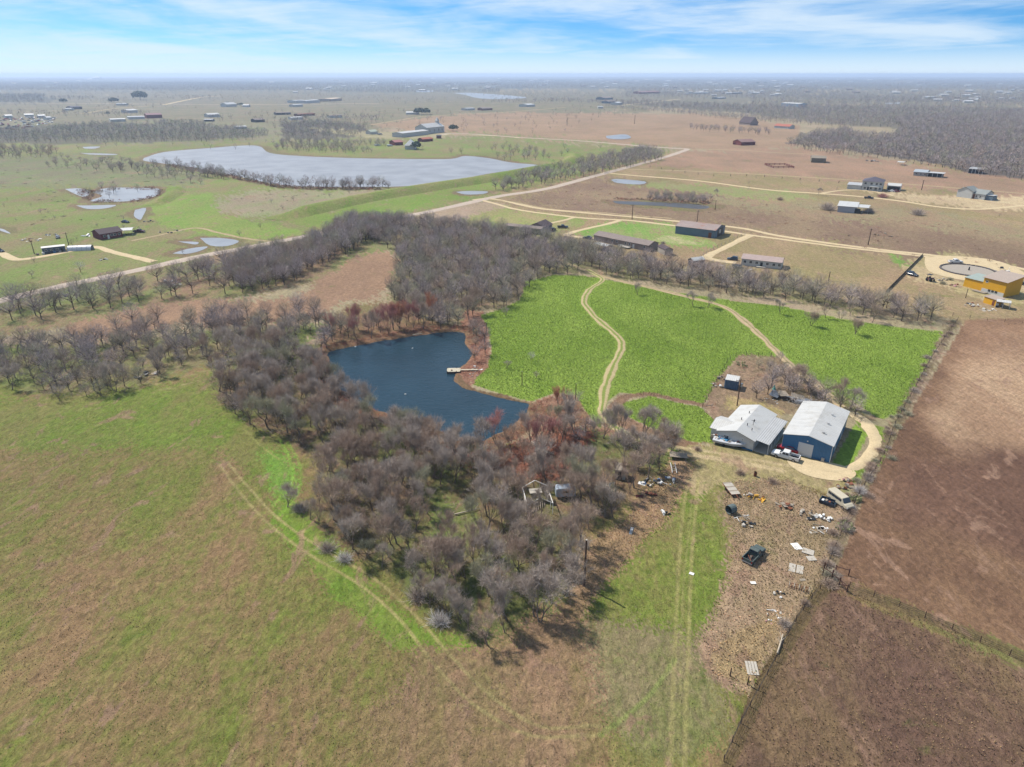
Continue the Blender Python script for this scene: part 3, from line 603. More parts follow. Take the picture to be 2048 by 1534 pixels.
ribbon('farm_track', [(640,470),(560,482),(500,478),(440,466),(390,456),(310,472),(260,482)], 2.6, MT_TRK2, .08)
ribbon('farm_track', [(880,269),(1000,272),(1040,276)], 5, MT_PALE)
ribbon('field_road', [(740,250),(800,240),(860,232),(1000,225),(1130,215)], 8, MT_TRK2, .2)
ribbon('field_road', [(325,210),(400,195),(440,192)], 12, MT_PALE, .3)
ribbon('field_road', [(160,228),(230,217),(300,212)], 9, MT_TRK2, .3)
ribbon('highway', [(-100,205),(300,208),(500,209),(760,207)], 10, MT_ROAD, .3)
ribbon('field_road', [(1240,211),(1290,206),(1360,198)], 9, MT_PALE, .3)
ribbon('field_road', [(1785,165),(1850,158)], 30, MT_PALE, .5)
ribbon('dirt_track', [(1172,540),(1190,548),(1205,560),(1185,575),(1168,595),(1175,617),(1200,643),(1230,668),(1242,690),(1232,720),(1216,760),(1206,800),(1205,825),(1222,848),(1258,868),(1310,888),(1360,905)], 3.2, MT_TRK, jit=.3)
ribbon('dirt_track', [(1120,520),(1150,533),(1185,546),(1240,562),(1320,580),(1400,600),(1440,611),(1470,627),(1510,660),(1550,700),(1590,738),(1620,760),(1650,785),(1680,810),(1715,834)], 2.9, MT_TRK2, jit=.3)
ribbon('dirt_track', [(1700,826),(1730,845),(1748,868),(1750,890),(1735,915),(1705,935),(1670,942),(1630,934)], 3.6, MT_PALE, jit=.3)
sheet('gravel_yard', [(1580,908),(1620,920),(1662,926),(1700,937),(1712,950),(1690,962),(1640,958),(1600,945),(1575,925)], MT_PALE, .1, k=5)
sheet('gravel_yard', [(1850,515),(1900,512),(1985,520),(2040,540),(2050,560),(1990,565),(1940,562),(1900,556),(1862,545),(1850,530)], MT_PALE, .1, k=5)

def embankment(name, pts, w, h, mat):
    c = np.array(smooth_line([tuple(P(a, b)[:2]) for a, b in pts], 12)); n = len(c)
    d = np.gradient(c, axis=0); d /= np.linalg.norm(d, axis=1)[:, None]; nn = np.stack([-d[:, 1], d[:, 0]], 1)
    prof = [(-w/2, -.1), (-w*.3, h*.45), (-w*.1, h), (w*.1, h), (w*.3, h*.45), (w/2, -.1)]; K = len(prof)
    e = np.clip(np.minimum(np.arange(n), n-1-np.arange(n))/8, .05, 1)
    V = np.stack([np.column_stack([c + nn*o*(.9+.2*vnoise(c[:, 0], c[:, 1], 15, 4))[:, None], np.where(z > 0, z*e, z)]) for o, z in prof], 1).reshape(-1, 3)
    i = np.arange((n-1)*(K-1)); a = i//(K-1); b = i % (K-1)
    F = np.stack([a*K+b, a*K+b+1, (a+1)*K+b+1, (a+1)*K+b], 1)
    A = np.tile(alb((122,144,64)), (len(V), 1)); B = np.tile(alb((150,146,92)), (len(V), 1)); Kp = np.tile((.3,0,0), (len(V), 1))
    return struct(link(name, npmesh(name, V, F, None, True, {'ColA': A, 'ColB': B, 'Par': Kp}), mat))
GM = bpy.data.materials['ground']
embankment('embankment', [(548,440),(640,418),(740,397),(860,377),(960,362),(1040,347),(1110,333),(1150,318),(1135,306)], 22, 3.6, GM)
embankment('embankment', [(300,412),(330,398),(352,382),(340,376)], 14, 2.0, GM)

# ------------------------------------------------------------------ trees
def tubes(p0, p1, r0, r1, n):
    p0 = np.asarray(p0); p1 = np.asarray(p1); d = p1-p0; L = np.linalg.norm(d, axis=1, keepdims=True); L[L == 0] = 1; d = d/L
    up = np.where(np.abs(d[:, 2:3]) < .9, np.array([[0,0,1.]]), np.array([[1.,0,0]]))
    x = np.cross(d, up); x /= np.linalg.norm(x, axis=1, keepdims=True); y = np.cross(d, x)
    a = np.arange(n)*2*math.pi/n; c = np.cos(a)[None, :, None]; s = np.sin(a)[None, :, None]
    ring = x[:, None]*c + y[:, None]*s
    V = np.concatenate([p0[:, None] + ring*np.asarray(r0)[:, None, None], p1[:, None] + ring*np.asarray(r1)[:, None, None]], 1)
    m = len(p0); base = (np.arange(m)*2*n)[:, None]; j = np.arange(n)
    q = np.stack([j, (j+1) % n, n+(j+1) % n, n+j], 1)
    F = (base[:, None] + q[None]).reshape(-1, 4)
    return V.reshape(-1, 3), F
def blades(p0, p1, w, r=rng):
    """thin two-sided slips for the finest twigs"""
    d = p1-p0; t = r.normal(size=d.shape); x = np.cross(d, t); x /= (np.linalg.norm(x, axis=1, keepdims=True)+1e-9)
    w = np.asarray(w)[:, None]
    V = np.stack([p0-x*w/2, p0+x*w/2, p1+x*w*.2, p1-x*w*.2], 1).reshape(-1, 3)
    F = np.arange(len(V)).reshape(-1, 4)
    return V, F
def joinVF(parts):
    Vs, Fs, o = [], [], 0
    for V, F in parts:
        Vs.append(V); Fs.append(F+o); o += len(V)
    return np.concatenate(Vs), np.concatenate(Fs)
def gen_tree(seed, H=8.5, spread=.5, stems=1, twigs=3, up=.32, tw=.021, depthmax=5, lean=0.0, trunk=.17):
    r = np.random.default_rng(seed); segs = {i: [] for i in range(depthmax+1)}; tws = []
    def norm(v): return v/np.linalg.norm(v)
    def grow(p, d, L, rad, dep):
        k = 3 if dep < 3 else 2
        for i in range(k):
            q = p + d*L/k; r1 = rad*(1-.30/k*(i+1))
            segs[dep].append((p, q, rad*(1-.30/k*i), r1))
            if dep >= 2:
                for _ in range(twigs if dep > 2 else 2):
                    d3 = norm(d*.75 + r.normal(size=3)*.55 + np.array([0,0,.3])); s = p + (q-p)*r.random()
                    tws.append((s, s + d3*r.uniform(.5, 1.5)*H/9*(1.0 if dep > 2 else .8)))
            p = q; d = norm(d + r.normal(size=3)*(.17 if dep < 2 else .2) + np.array([0,0,.07]))
        if dep == depthmax:
            for _ in range(twigs*2):
                d3 = norm(d*.9 + r.normal(size=3)*.5); tws.append((p, p + d3*r.uniform(.4, 1.3)*H/9))
            return
        n = (int(r.integers(3, 6)) if dep == 0 else int(r.integers(2, 4)))
        ph = r.random()*6.28
        for i in range(n):
            th = ph + i*2*math.pi/n + r.normal()*.4
            side = np.array([math.cos(th), math.sin(th), 0]); side = side - d*side.dot(d); side = norm(side)
            sp = spread*(1.5*r.uniform(.35, 1.3) if dep == 0 else r.uniform(.6, 1.4))
            dd = norm(d + side*sp + np.array([0,0,up]))
            grow(p, dd, L*(r.uniform(1.1, 1.6) if dep == 0 else r.uniform(.6, .88)), r1*(.66 if n > 2 else .74), dep+1)
    for s_ in range(stems):
        th = r.random()*6.28
        d0 = norm(np.array([math.cos(th)*(.12+.3*(stems > 1))+lean, math.sin(th)*(.12+.3*(stems > 1)), 1.]))
        grow(np.array([math.cos(th)*.03*(stems > 1), math.sin(th)*.03*(stems > 1), -.15]), d0, H*trunk, H*.021*(1 if stems == 1 else .7), 0)
    t = []; c = []
    for dep in range(depthmax+1):
        if not segs[dep]: continue
        a = segs[dep]; p0 = np.array([q[0] for q in a]); p1 = np.array([q[1] for q in a]); r0 = np.maximum([q[2] for q in a], .016); r1 = np.maximum([q[3] for q in a], .012)
        (t if dep <= 2 else c).append(tubes(p0, p1, r0, r1, 6 if dep == 0 else (4 if dep < 3 else 3)))
    p0 = np.array([q[0] for q in tws]); p1 = np.array([q[1] for q in tws])
    c.append(blades(p0, p1, r.uniform(tw*.7, tw*1.3, len(p0)), r))
    T = joinVF(t); Cn = joinVF(c)
    top = max(np.percentile(Cn[0][:, 2], 99.5), 1); k = H/top
    return (T[0]*k, T[1]), (Cn[0]*k, Cn[1])
MTK = mk('bark', (140,124,112), .95, .3, 3, bump=.03)
MTW = {'grey': mk('twigs_grey', (206,190,176), .9, .2, .8), 'brown': mk('twigs_brown', (200,176,156), .9, .2, .8),
       'olive': mk('twigs_olive', (194,188,158), .9, .2, .8), 'red': mk('twigs_red', (206,150,140), .9, .2, .8),
       'pale': mk('twigs_pale', (228,220,214), .9, .2, .8), 'orange': mk('twigs_orange', (216,158,124), .9, .2, .8)}
VAR = {}
def variant(key, tone, **kw):
    T, Cn = gen_tree(**kw)
    tm = npmesh('trunk', T[0], T[1], smooth=True); tm.materials.append(MTK)
    cm = npmesh('crown', Cn[0], Cn[1]); cm.materials.append(MTW[tone])
    VAR[key] = (tm, cm, T, Cn)
for i, (tone, kw) in enumerate([('grey', dict(seed=11, spread=.36)), ('grey', dict(seed=12, spread=.28, up=.42)), ('brown', dict(seed=13, spread=.38)), ('grey', dict(seed=14, spread=.38, stems=2, twigs=2)),
                              ('olive', dict(seed=15, spread=.38)), ('brown', dict(seed=16, spread=.32, up=.45)), ('grey', dict(seed=17, spread=.5, up=.25)), ('brown', dict(seed=18, spread=.38, stems=2, twigs=2))]):
    variant('t%d' % i, tone, **kw)
variant('w0', 'red', seed=31, spread=.34, up=.5, stems=2, twigs=2); variant('w1', 'red', seed=32, spread=.36, up=.45, stems=3, twigs=4, depthmax=4); variant('w2', 'orange', seed=33, spread=.3, up=.6, stems=3, twigs=5, depthmax=4)
variant('p0', 'pale', seed=41, spread=.7, up=.1, twigs=2, depthmax=4); variant('s0', 'grey', seed=51, H=5, spread=.4, up=.4, stems=3, twigs=3, depthmax=3); variant('s1', 'brown', seed=52, H=5, spread=.45, up=.3, stems=3, twigs=3, depthmax=4)
SHADE = {'grey': 'grey', 'brown': 'brown', 'olive': 'olive-tinged', 'red': 'reddish', 'pale': 'pale', 'orange': 'rust-coloured'}
TONE = {k: VAR[k][1].materials[0].name.split('_')[1] for k in VAR}
def tree(key, x, y, H, label, group=None, rz=None, sx=1.0, z=0.0):
    base = 5.0 if key[0] == 's' else 8.5
    s = H/base
    o = thing('bare_tree', label, 'tree', (x, y, z), rnd.random()*6.28 if rz is None else rz, group)
    o.scale = (s*sx, s*sx, s)
    link('trunk', VAR[key][0], None, o); link('crown', VAR[key][1], None, o)
    return o
LM = [((1168,1172), 'by the brown utility pole'), ((960,1270), 'at the wood\'s lower tip'), ((800,1180), 'at the wood\'s lower left edge'), ((1080,1010), 'around the ruined white frame'),
      ((1240,960), 'by the small shed'), ((1330,910), 'by the lane junk'), ((1010,880), 'on the near bank of the pond'), ((800,870), 'by the pond\'s near left bank'),
      ((650,900), 'on the near wood\'s left edge'), ((580,1010), 'by the bright green arc'), ((450,800), 'at the near wood\'s upper left'), ((600,740), 'west of the pond'),
      ((120,780), 'at the lower edge of the left belt'), ((280,740), 'near the left belt\'s brush heap'), ((450,700), 'in the middle of the left belt'), ((60,690), 'at the far left of the belt'),
      ((560,660), 'at the right end of the left belt'), ((780,660), 'on the far bank of the pond'), ((900,640), 'at the pond\'s far right corner'), ((150,610), 'below the gravel road'),
      ((400,590), 'above the clearing\'s left'), ((600,550), 'above the clearing\'s middle'), ((740,470), 'by the gravel road bend'), ((850,560), 'right of the orange clearing'),
      ((960,540), 'behind the green field'), ((1100,530), 'below the left mobile home'), ((1280,550), 'below the taupe mobile home'), ((1450,570), 'below the white mobile home'),
      ((1650,600), 'in the belt near the black fence'), ((1820,635), 'by the ploughed field\'s top'), ((870,960), 'in the heart of the near wood'), ((940,1080), 'by the green glade in the near wood'), ((720,1060), 'in the left part of the near wood')]
LMW = [(P(*a), t) for a, t in LM]
def whereis(x, y):
    return min(LMW, key=lambda q: ((q[0].x-x)**2+(q[0].y-y)**2)/(1+.0*q[0].y))[1]
def scatter(poly, sp, seed, jit=.42, thr=None, ns=18):
    w = np.array(wpoly(poly)); r = np.random.default_rng(seed)
    x0, y0 = w.min(0); x1, y1 = w.max(0)
    gx, gy = np.meshgrid(np.arange(x0, x1, sp), np.arange(y0, y1, sp)); gx = gx.ravel() + (gy.ravel()/sp % 2)*sp*.5; gy = gy.ravel()
    gx = gx + r.uniform(-jit, jit, gx.shape)*sp; gy = gy + r.uniform(-jit, jit, gy.shape)*sp
    m = inpoly(gx, gy, w)
    if thr is not None: m &= vnoise(gx, gy, ns, seed, 3) > thr
    return gx[m], gy[m]
CAND = []   # every countable bare tree: x, y, height, variant, group
def zone(poly, sp, seed, keys, h0, h1, group, thr=None, avoid=()):
    xs, ys = scatter(poly, sp, seed, thr=thr)
    for x, y in zip(xs, ys):
        if float(poly_sd(np.array([x]), np.array([y]), POND_W)[0]) < .8: continue
        if any((x-P(*a).x)**2+(y-P(*a).y)**2 < rr*rr for a, rr in avoid): continue
        CAND.append((float(x), float(y), rnd.uniform(h0, h1), rnd.choice(keys), group))
G8 = ['t0','t1','t2','t3','t4','t5','t6','t7']
zone(W1, 3.5, 101, G8, 4.4, 9.8, 'bare trees of the wood south of the pond', thr=.31, avoid=[((1075,1005),5),((1240,965),3),((900,1070),5),((930,1040),3.5)])
zone([(850,880),(960,898),(1060,885),(1130,855),(1190,870),(1110,950),(980,930)], 5.2, 102, ['w0','w1','w2','t2'], 5, 7.5, 'reddish trees on the near bank of the pond')
zone(W2, 4.1, 103, G8, 4.4, 8.8, 'bare trees of the belt left of the pond', thr=.26)
zone([(60,700),(640,655),(600,640),(300,650),(120,670)], 5.0, 113, G8, 6, 8.5, 'bare trees of the belt left of the pond', thr=.35)
zone([(250,645),(450,628),(640,622),(640,660),(400,665),(200,685)], 6.0, 122, G8, 6, 9, 'bare trees of the belt left of the pond', thr=.3)
zone([(640,705),(650,665),(760,650),(860,640),(915,648),(925,655),(840,664),(760,676),(700,686)], 4.0, 104, ['w0','w1','w0','t5','w2'], 6.5, 10, 'reddish trees on the far bank of the pond')
zone([(600,720),(650,690),(650,740),(690,800),(650,780)], 4.0, 105, ['w0','w1','t2'], 5, 7.5, 'reddish trees on the left bank of the pond')
zone([(930,650),(965,640),(975,700),(960,735),(930,745),(955,700),(935,670)], 5.0, 106, ['w2','w1'], 4, 6.5, 'rust-coloured trees on the right bank of the pond')
zone(W4, 5.9, 107, G8, 7, 10.5, 'bare trees between the gravel road and the clearing', thr=.36)
zone([(470,590),(560,575),(660,530),(760,470),(800,450),(700,440),(640,490),(520,510),(440,540)], 4.5, 117, G8, 7, 10, 'bare trees between the gravel road and the clearing', thr=.3)
zone(W5, 4.5, 108, G8, 5.5, 9.8, 'bare trees of the belt behind the green field', thr=.15, avoid=[((1172,540),3),((1185,546),4)])
zone([(1500,790),(1560,760),(1640,780),(1700,815),(1735,845),(1715,852),(1700,840),(1640,815),(1560,790),(1510,800)], 3.7, 109, G8, 5.5, 7.8, 'bare trees behind the homestead')
zone([(1490,725),(1580,735),(1610,760),(1560,765),(1500,745)], 5.0, 119, ['s0','s1','t4'], 2.6, 4, 'scrubby trees behind the homestead')
# left-hand trees by lake and road, far belts
zone([(380,352),(480,362),(560,376),(640,380),(780,380),(780,373),(640,372),(540,368),(420,345)], 5.5, 110, G8, 6, 10, 'bare trees on the near shore of the lake', thr=.36)
zone([(985,388),(1060,374),(1150,357),(1250,338),(1330,318),(1300,300),(1200,320),(1100,342),(1000,366)], 6, 111, G8, 6, 11, 'bare trees along the gravel road by the lake', thr=.36)
zone([(170,335),(380,330),(440,352),(400,372),(250,350)], 10, 112, G8, 6, 9, 'bare trees on the marshy left field', thr=.42)
zone([(550,302),(740,310),(780,290),(560,278)], 9, 114, G8, 6, 9, 'bare trees on the far shore of the lake', thr=.45)
zone([(1000,325),(1110,320),(1090,300),(980,298)], 11, 115, G8, 6, 9, 'bare trees on the far shore of the lake', thr=.45)
zone([(1380,262),(1540,272),(1540,265),(1380,256)], 12, 116, G8, 8, 10, 'row of bare trees in the brown field')
zone([(160,382),(320,378),(320,402),(170,402)], 13, 118, ['w0','w1'], 6, 8, 'bare reddish trees standing in the small pond', thr=.5)
zone([(1290,402),(1410,411),(1425,400),(1300,392)], 4, 121, ['w0','s0','t2'], 3.5, 6.5, 'brushy trees behind the narrow pond')
# the ones that stand alone
SPEC = [((1275,590),4.6,'t0','bare tree leaning over the upper edge of the green field, left of the road'), ((1385,611),5.6,'t6','wide bare tree on the upper edge of the green field beside the dirt track'),
 ((1415,615),5.4,'t3','bare tree just right of the wide tree beside the dirt track'), ((1560,628),5.4,'t1','lone bare tree with a short trunk in the right part of the green field'),
 ((1622,652),5.2,'s1','slender brushy tree in the green field, first of three shaggy ones'), ((1650,636),5.2,'t5','tall thin bare tree behind the two shaggy trees in the green field'),
 ((1680,640),3.4,'s0','small bare tree between the shaggy trees of the green field'), ((1710,668),5.4,'s1','shaggy brown column-shaped tree furthest out in the green field'),
 ((1745,645),6.6,'t2','large spreading tree at the top right of the green field'), ((1700,632),6.0,'t0','bare tree on the field edge above the shaggy column tree'),
 ((1062,722),2.9,'p0','pale silvery little tree alone in the left part of the green field'), ((1013,737),2.6,'s0','small leaning bare tree left of the pale silvery tree'),
 ((1074,757),2.0,'s0','tiny bare sapling below the pale silvery tree'), ((1012,632),3.2,'s0','small bare tree at the field corner right of the pond'),
 ((1118,815),5.6,'w2','rust-coloured broom-shaped tree where the pond bank meets the green field'), ((992,890),8.6,'w0','tall reddish tree rising in front of the pond water'),
 ((1700,818),6.2,'t6','dark-trunked bare tree just behind the blue workshop'), ((1600,832),5.4,'p0','bare tree between the white-roofed house and the workshop'),
 ((575,1015),5.0,'t3','bare tree at the very left edge of the near wood by the bright arc'), ((1225,1035),7.5,'t1','tall tree with a pale trunk right of the ruined frame'),
 ((560,505),3.5,'t0','lone tree on the grass verge of the gravel road'), ((650,470),3.5,'s0','small tree at the road edge left of the lane bend'),
 ((1636,391),5.5,'t6','lone bare tree beside the caliche driveway'), ((162,545),5.,'p0','pale bare bush-like tree beside the driveway on the left'),
 ((1558,572),6.,'t6','big bare tree at the crest of the belt'), ((25,780),7.,'t0','bare tree at the left edge of the frame beside the pasture'),
 ((232,783),8.2,'t3','large dark tree at the belt edge over the pasture'), ((118,798),4.2,'s0','low dark tree nearest the left pasture'),
 ((1560,705+20),3.2,'s0','small scrub tree at the corner of the fenced garden'), ((1434,392),5.0,'t6','lone tree standing between the brush pond and the driveway')]
for (u, v), h, k, lab in SPEC:
    q = P(u, v); tree(k, q.x, q.y, h, lab)
# the 300 that show largest become things of their own, the rest one mass
CAND = [c for c in CAND if -120 < float(PX(np.array([c[0]]), np.array([c[1]]))[0][0]) < 2170]
CAND.sort(key=lambda c: -c[2]/math.hypot(c[0], c[1]))
NIND = 300 - len(SPEC)
for x, y, h, k, g in CAND[:NIND]:
    sz = 'low' if h < 6.2 else ('tall' if h > 7.8 else 'middling')
    lab = '%s bare %s tree %s' % (sz, SHADE[TONE[k]], whereis(x, y))
    tree(k, x, y, h, lab, g, sx=rnd.uniform(.70, 1.02))
print('trees', len(CAND), 'individual', NIND + len(SPEC))
def lod_tree(seed, H, nb, ntw, w, red=False):
    r = np.random.default_rng(seed); p0 = [(0,0,-.2)]; p1 = [(0,0,H*.35)]; r0 = [H*.024]; r1 = [H*.015]
    parts = []
    for i in range(nb):
        th = r.random()*6.28; e = r.uniform(.45, .95); L = H*r.uniform(.3, .5); z0 = H*r.uniform(.18, .38)
        p0.append((0,0,z0)); p1.append((math.cos(th)*math.cos(e)*L, math.sin(th)*math.cos(e)*L, z0+math.sin(e)*L)); r0.append(H*.01); r1.append(H*.004)
    parts.append(tubes(p0, p1, r0, r1, 3))
    th = r.random(ntw)*6.28; rr_ = np.sqrt(r.random(ntw)); ph = r.random(ntw)
    c = np.stack([np.cos(th)*rr_*H*.31, np.sin(th)*rr_*H*.31, H*(.34 + .58*ph*(1-.35*rr_**2))], 1)
    d = c - np.array([0,0,H*.3]); d /= np.linalg.norm(d, axis=1, keepdims=True); d = d + r.normal(size=d.shape)*.45
    d /= np.linalg.norm(d, axis=1, keepdims=True); L = r.uniform(.1, .2, ntw)[:, None]*H
    parts.append(blades(c-d*L*.5, c+d*L*.5, r.uniform(.7, 1.3, ntw)*w, r))
    V, F = joinVF(parts); nt = len(parts[0][0])
    return V, F, nt
def mass(name, pts, lods, label, tones, cat='trees', colmul=1.0):
    """pts: (x, y, H); joins small trees into one real mesh"""
    Vs, Fs, Cs, o = [], [], [], 0; r = np.random.default_rng(len(pts)+5)
    for x, y, H in pts:
        V, F, nt = lods[int(r.integers(len(lods)))]
        a = r.random()*6.28; s = H; ca, sa = math.cos(a)*s, math.sin(a)*s
        W = np.empty_like(V); W[:, 0] = V[:, 0]*ca - V[:, 1]*sa + x; W[:, 1] = V[:, 0]*sa + V[:, 1]*ca + y; W[:, 2] = V[:, 2]*s
        col = np.tile(alb(tones[int(r.integers(len(tones)))])*r.uniform(.8, 1.2)*colmul, (len(V), 1)); col[:nt] = alb((112,98,88))
        Vs.append(W); Fs.append(F+o); Cs.append(col); o += len(V)
    me = npmesh(name, np.concatenate(Vs), np.concatenate(Fs), np.concatenate(Cs))
    ob = link(name, me, mk('tree_mass', (140,120,110), .9, .15, .2, attr=True)); tag(ob, label, cat, kind='stuff')
    print(name, len(pts), len(me.polygons)); return ob
LA = [lod_tree(200+i, 1.0, 14, 400, .0062) for i in range(6)]
LB = [lod_tree(300+i, 1.0, 7, 110, .016) for i in range(6)]
LC = [lod_tree(400+i, 1.0, 3, 34, .036) for i in range(6)]
LC2 = [lod_tree(450+i, 1.0, 4, 60, .024) for i in range(6)]
LD = [lod_tree(500+i, 1.0, 1, 14, .075) for i in range(6)]
TG = [(196,180,174), (192,170,154), (186,180,154), (188,174,170)]
rest = CAND[NIND:]
mass('bare_trees', [(x, y, h) for x, y, h, k, g in rest if math.hypot(x, y) < 520], LA, 'smaller bare trees filling out the belts behind the individual ones', TG)
mass('bare_trees', [(x, y, h) for x, y, h, k, g in rest if math.hypot(x, y) >= 520], LB, 'small bare trees around the lake and along the far road', TG)
def far(poly, sp, seed, h0, h1, thr=None, ns=60):
    xs, ys = scatter(poly, sp, seed, thr=thr, ns=ns); r = np.random.default_rng(seed)
    return [(float(x), float(y), float(r.uniform(h0, h1))) for x, y in zip(xs, ys)]
FR = [(1575,290),(1600,300),(1680,310),(1800,320),(1880,335),(1960,352),(2150,372),(2150,235),(2048,225),(1900,232),(1780,240),(1800,258),(1790,272),(1720,275),(1690,262),(1640,268),(1600,278)]
mass('right_wood', far(FR, 8.2, 601, 8, 12, .16, 40), LC2, 'broad grey-brown winter wood filling the right beyond the farms', TG)
mass('far_wood', far([(1150,203),(1300,214),(1500,230),(1640,246),(1800,258),(2150,262),(2150,225),(1900,216),(1700,214),(1500,212),(1300,204)], 15, 602, 8, 12, .30, 90)
     + far([(1180,212),(1350,228),(1500,243),(1700,257),(1700,250),(1500,234),(1300,220)], 13, 603, 8, 11, .2), LC, 'grey winter wood stretching along the creek in the right distance', TG)
mass('left_wood', far([(-150,288),(0,287),(130,285),(300,285),(400,284),(500,280),(540,272),(530,262),(420,252),(380,245),(200,248),(60,258),(-150,262)], 10, 604, 7, 10, .30, 50)
     + far([(565,275),(640,278),(700,276),(735,268),(730,252),(640,244),(560,246)], 10.5, 605, 7, 10, .18, 50), LC, 'grey-green winter wood beyond the marsh on the left', TG + [(182,188,150)])
mass('marsh_wood', far([(-150,318),(0,318),(125,318),(110,300),(-150,296)], 11, 606, 7, 9.5, .35, 40) + far([(125,322),(260,320),(300,334),(200,345),(60,332)], 16, 607, 5, 8, .35, 40) + far([(125,312),(420,345),(440,360),(300,350),(60,335)], 17, 608, 5, 8, .4, 40), LB, 'reddish bare trees at the far left edge of the marsh', [(196,164,154), (186,170,162)])
SC = far([(440,402),(780,382),(880,376),(700,405),(560,438)], 22, 650, 2.5, 4.5, .45, 30) + far([(700,300),(1000,300),(1340,318),(1100,345),(1060,328),(930,310)], 30, 651, 4, 8, .5, 60) + far([(0,500),(300,455),(600,445),(640,462),(300,545),(0,590)], 24, 652, 2, 4.5, .55, 30) + far([(0,385),(150,385),(290,430),(280,470),(0,470)], 20, 653, 1.5, 3.5, .5, 30)
mass('scattered_trees', SC, LB, 'small scrub trees dotted over the left pastures', TG)
SC2 = far([(-200,300),(2250,300),(2250,182),(-200,182)], 42, 654, 4, 9, .50, 300) + far([(1250,395),(1450,345),(2250,380),(2250,480),(1600,430)], 38, 655, 1.5, 3.5, .5, 60)
mass('scattered_trees', SC2, LC, 'lone small trees dotted over the far fields', TG)
bands = []
for i, (u0, u1, v0, v1, sp, thr) in enumerate([(-300,640,165,182,26,.30),(-300,90,190,206,20,.25),(640,1000,166,186,28,.34),(1000,2300,160,178,34,.36),(1250,2300,178,196,30,.42),(1500,2300,196,214,24,.36),(-300,900,157,166,55,.40),(700,2300,153,160,90,.40),(-300,300,228,234,24,.42),(420,760,236,246,22,.40),(100,420,196,200,24,.5),(940,1300,200,206,22,.5)]):
    bands += far([(u0,v1),(u1,v1),(u1,v0),(u0,v0)], sp, 620+i, 9, 14, thr, sp*7)
mass('distant_woods', bands, LD, 'dark bands of distant woodland towards the horizon', TG)

# evergreen trees that stand out dark
def evergreen(u, v, h, w, label, group=None, n=260, name='evergreen_tree', tint=(70,92,58)):
    q = P(u, v); o = thing(name, label, 'tree', q, 0, group)
    MB().cyl((0,0,-.2), (0,0,h*.4), h*.035, h*.02, 6).build('trunk', MTK, o)
    r = np.random.default_rng(int(u*7+v)); th = r.random(n)*6.28; a = np.arccos(r.uniform(-.5, 1, n)); rad = r.uniform(.6, 1.0, n)
    lump = 1 + .18*np.sin(th*3+u) + .12*np.cos(th*5)
    c = np.stack([np.sin(a)*np.cos(th)*w/2*rad*lump, np.sin(a)*np.sin(th)*w/2*rad*lump, h*.55 + np.cos(a)*h*.43*rad], 1)
    d = r.normal(size=c.shape); d /= np.linalg.norm(d, axis=1, keepdims=True)
    V, F = blades(c-d*w*.06, c+d*w*.06, np.full(n, w*.12), r)
    link('crown', npmesh('crown', V, F), mk('evergreen_leaf', tint, .8, .3, 1.2), o); return o
evergreen(838,229,13,22,'dark evergreen clump left of the pair by the white farmhouse','dark evergreens by the far white farm')
evergreen(852,229,12,20,'dark evergreen clump at the right of the white farmhouse','dark evergreens by the far white farm')
evergreen(906,262,9,13,'round dark evergreen alone right of the white church')
evergreen(833,299,9,11,'dark evergreen beside the pyramid-roofed barn on the far shore')
evergreen(281,200,26,44,'big dark grove alone in the fields at the upper left',n=420); evergreen(228,206,14,26,'smaller dark thicket left of the big grove')
evergreen(127,206,12,20,'dark thicket near the left edge of the far fields')
for u, v, h, w in [(1515,168,16,30),(1530,167,14,26),(455,212,10,18),(482,213,9,16),(216,231,8,10)]:
    evergreen(u, v, h, w, 'small dark evergreen in the hazy far fields', 'small dark evergreens in the distance', 120)
for u, v in [(1653,420),(1640,424),(1665,423)]:
    pass

# ------------------------------------------------------------------ bushes and brush
def bush_mesh(seed, n, w, flat=.7):
    r = np.random.default_rng(seed); th = r.random(n)*6.28; e = r.uniform(.1, 1.5, n); L = r.uniform(.45, 1, n)
    base = r.normal(size=(n,3))*[.18,.18,0]; base[:, 2] = 0
    d = np.stack([np.cos(th)*np.cos(e), np.sin(th)*np.cos(e), np.sin(e)*flat+.1], 1)
    st = base + d*L[:, None]*r.uniform(.0, .55, n)[:, None]; en = base + d*L[:, None] + r.normal(size=(n,3))*.06
    en[:, 2] = np.maximum(en[:, 2], .03)
    return blades(st, en, r.uniform(.7, 1.3, n)*w, r)
BM = []
for i, tone in enumerate(['grey','brown','red','orange','pale','olive']):
    me = npmesh('twigs', *bush_mesh(700+i, 620, .016)); me.materials.append(MTW[tone]); BM.append(me)
stemmesh = npmesh('stems', *tubes([(0,0,-.1)]*5, [(.35*math.cos(i*1.3), .35*math.sin(i*1.3), .55) for i in range(5)], [.03]*5, [.012]*5, 4)); stemmesh.materials.append(MTK)
def bush(u, v, r_, k, label, group=None, h=1.0):
    q = P(u, v); o = thing('bare_bush', label, 'bush', q, rnd.random()*6.28, group); o.scale = (r_, r_, r_*h)
    link('stems', stemmesh, None, o); link('twigs', BM[k], None, o); return o
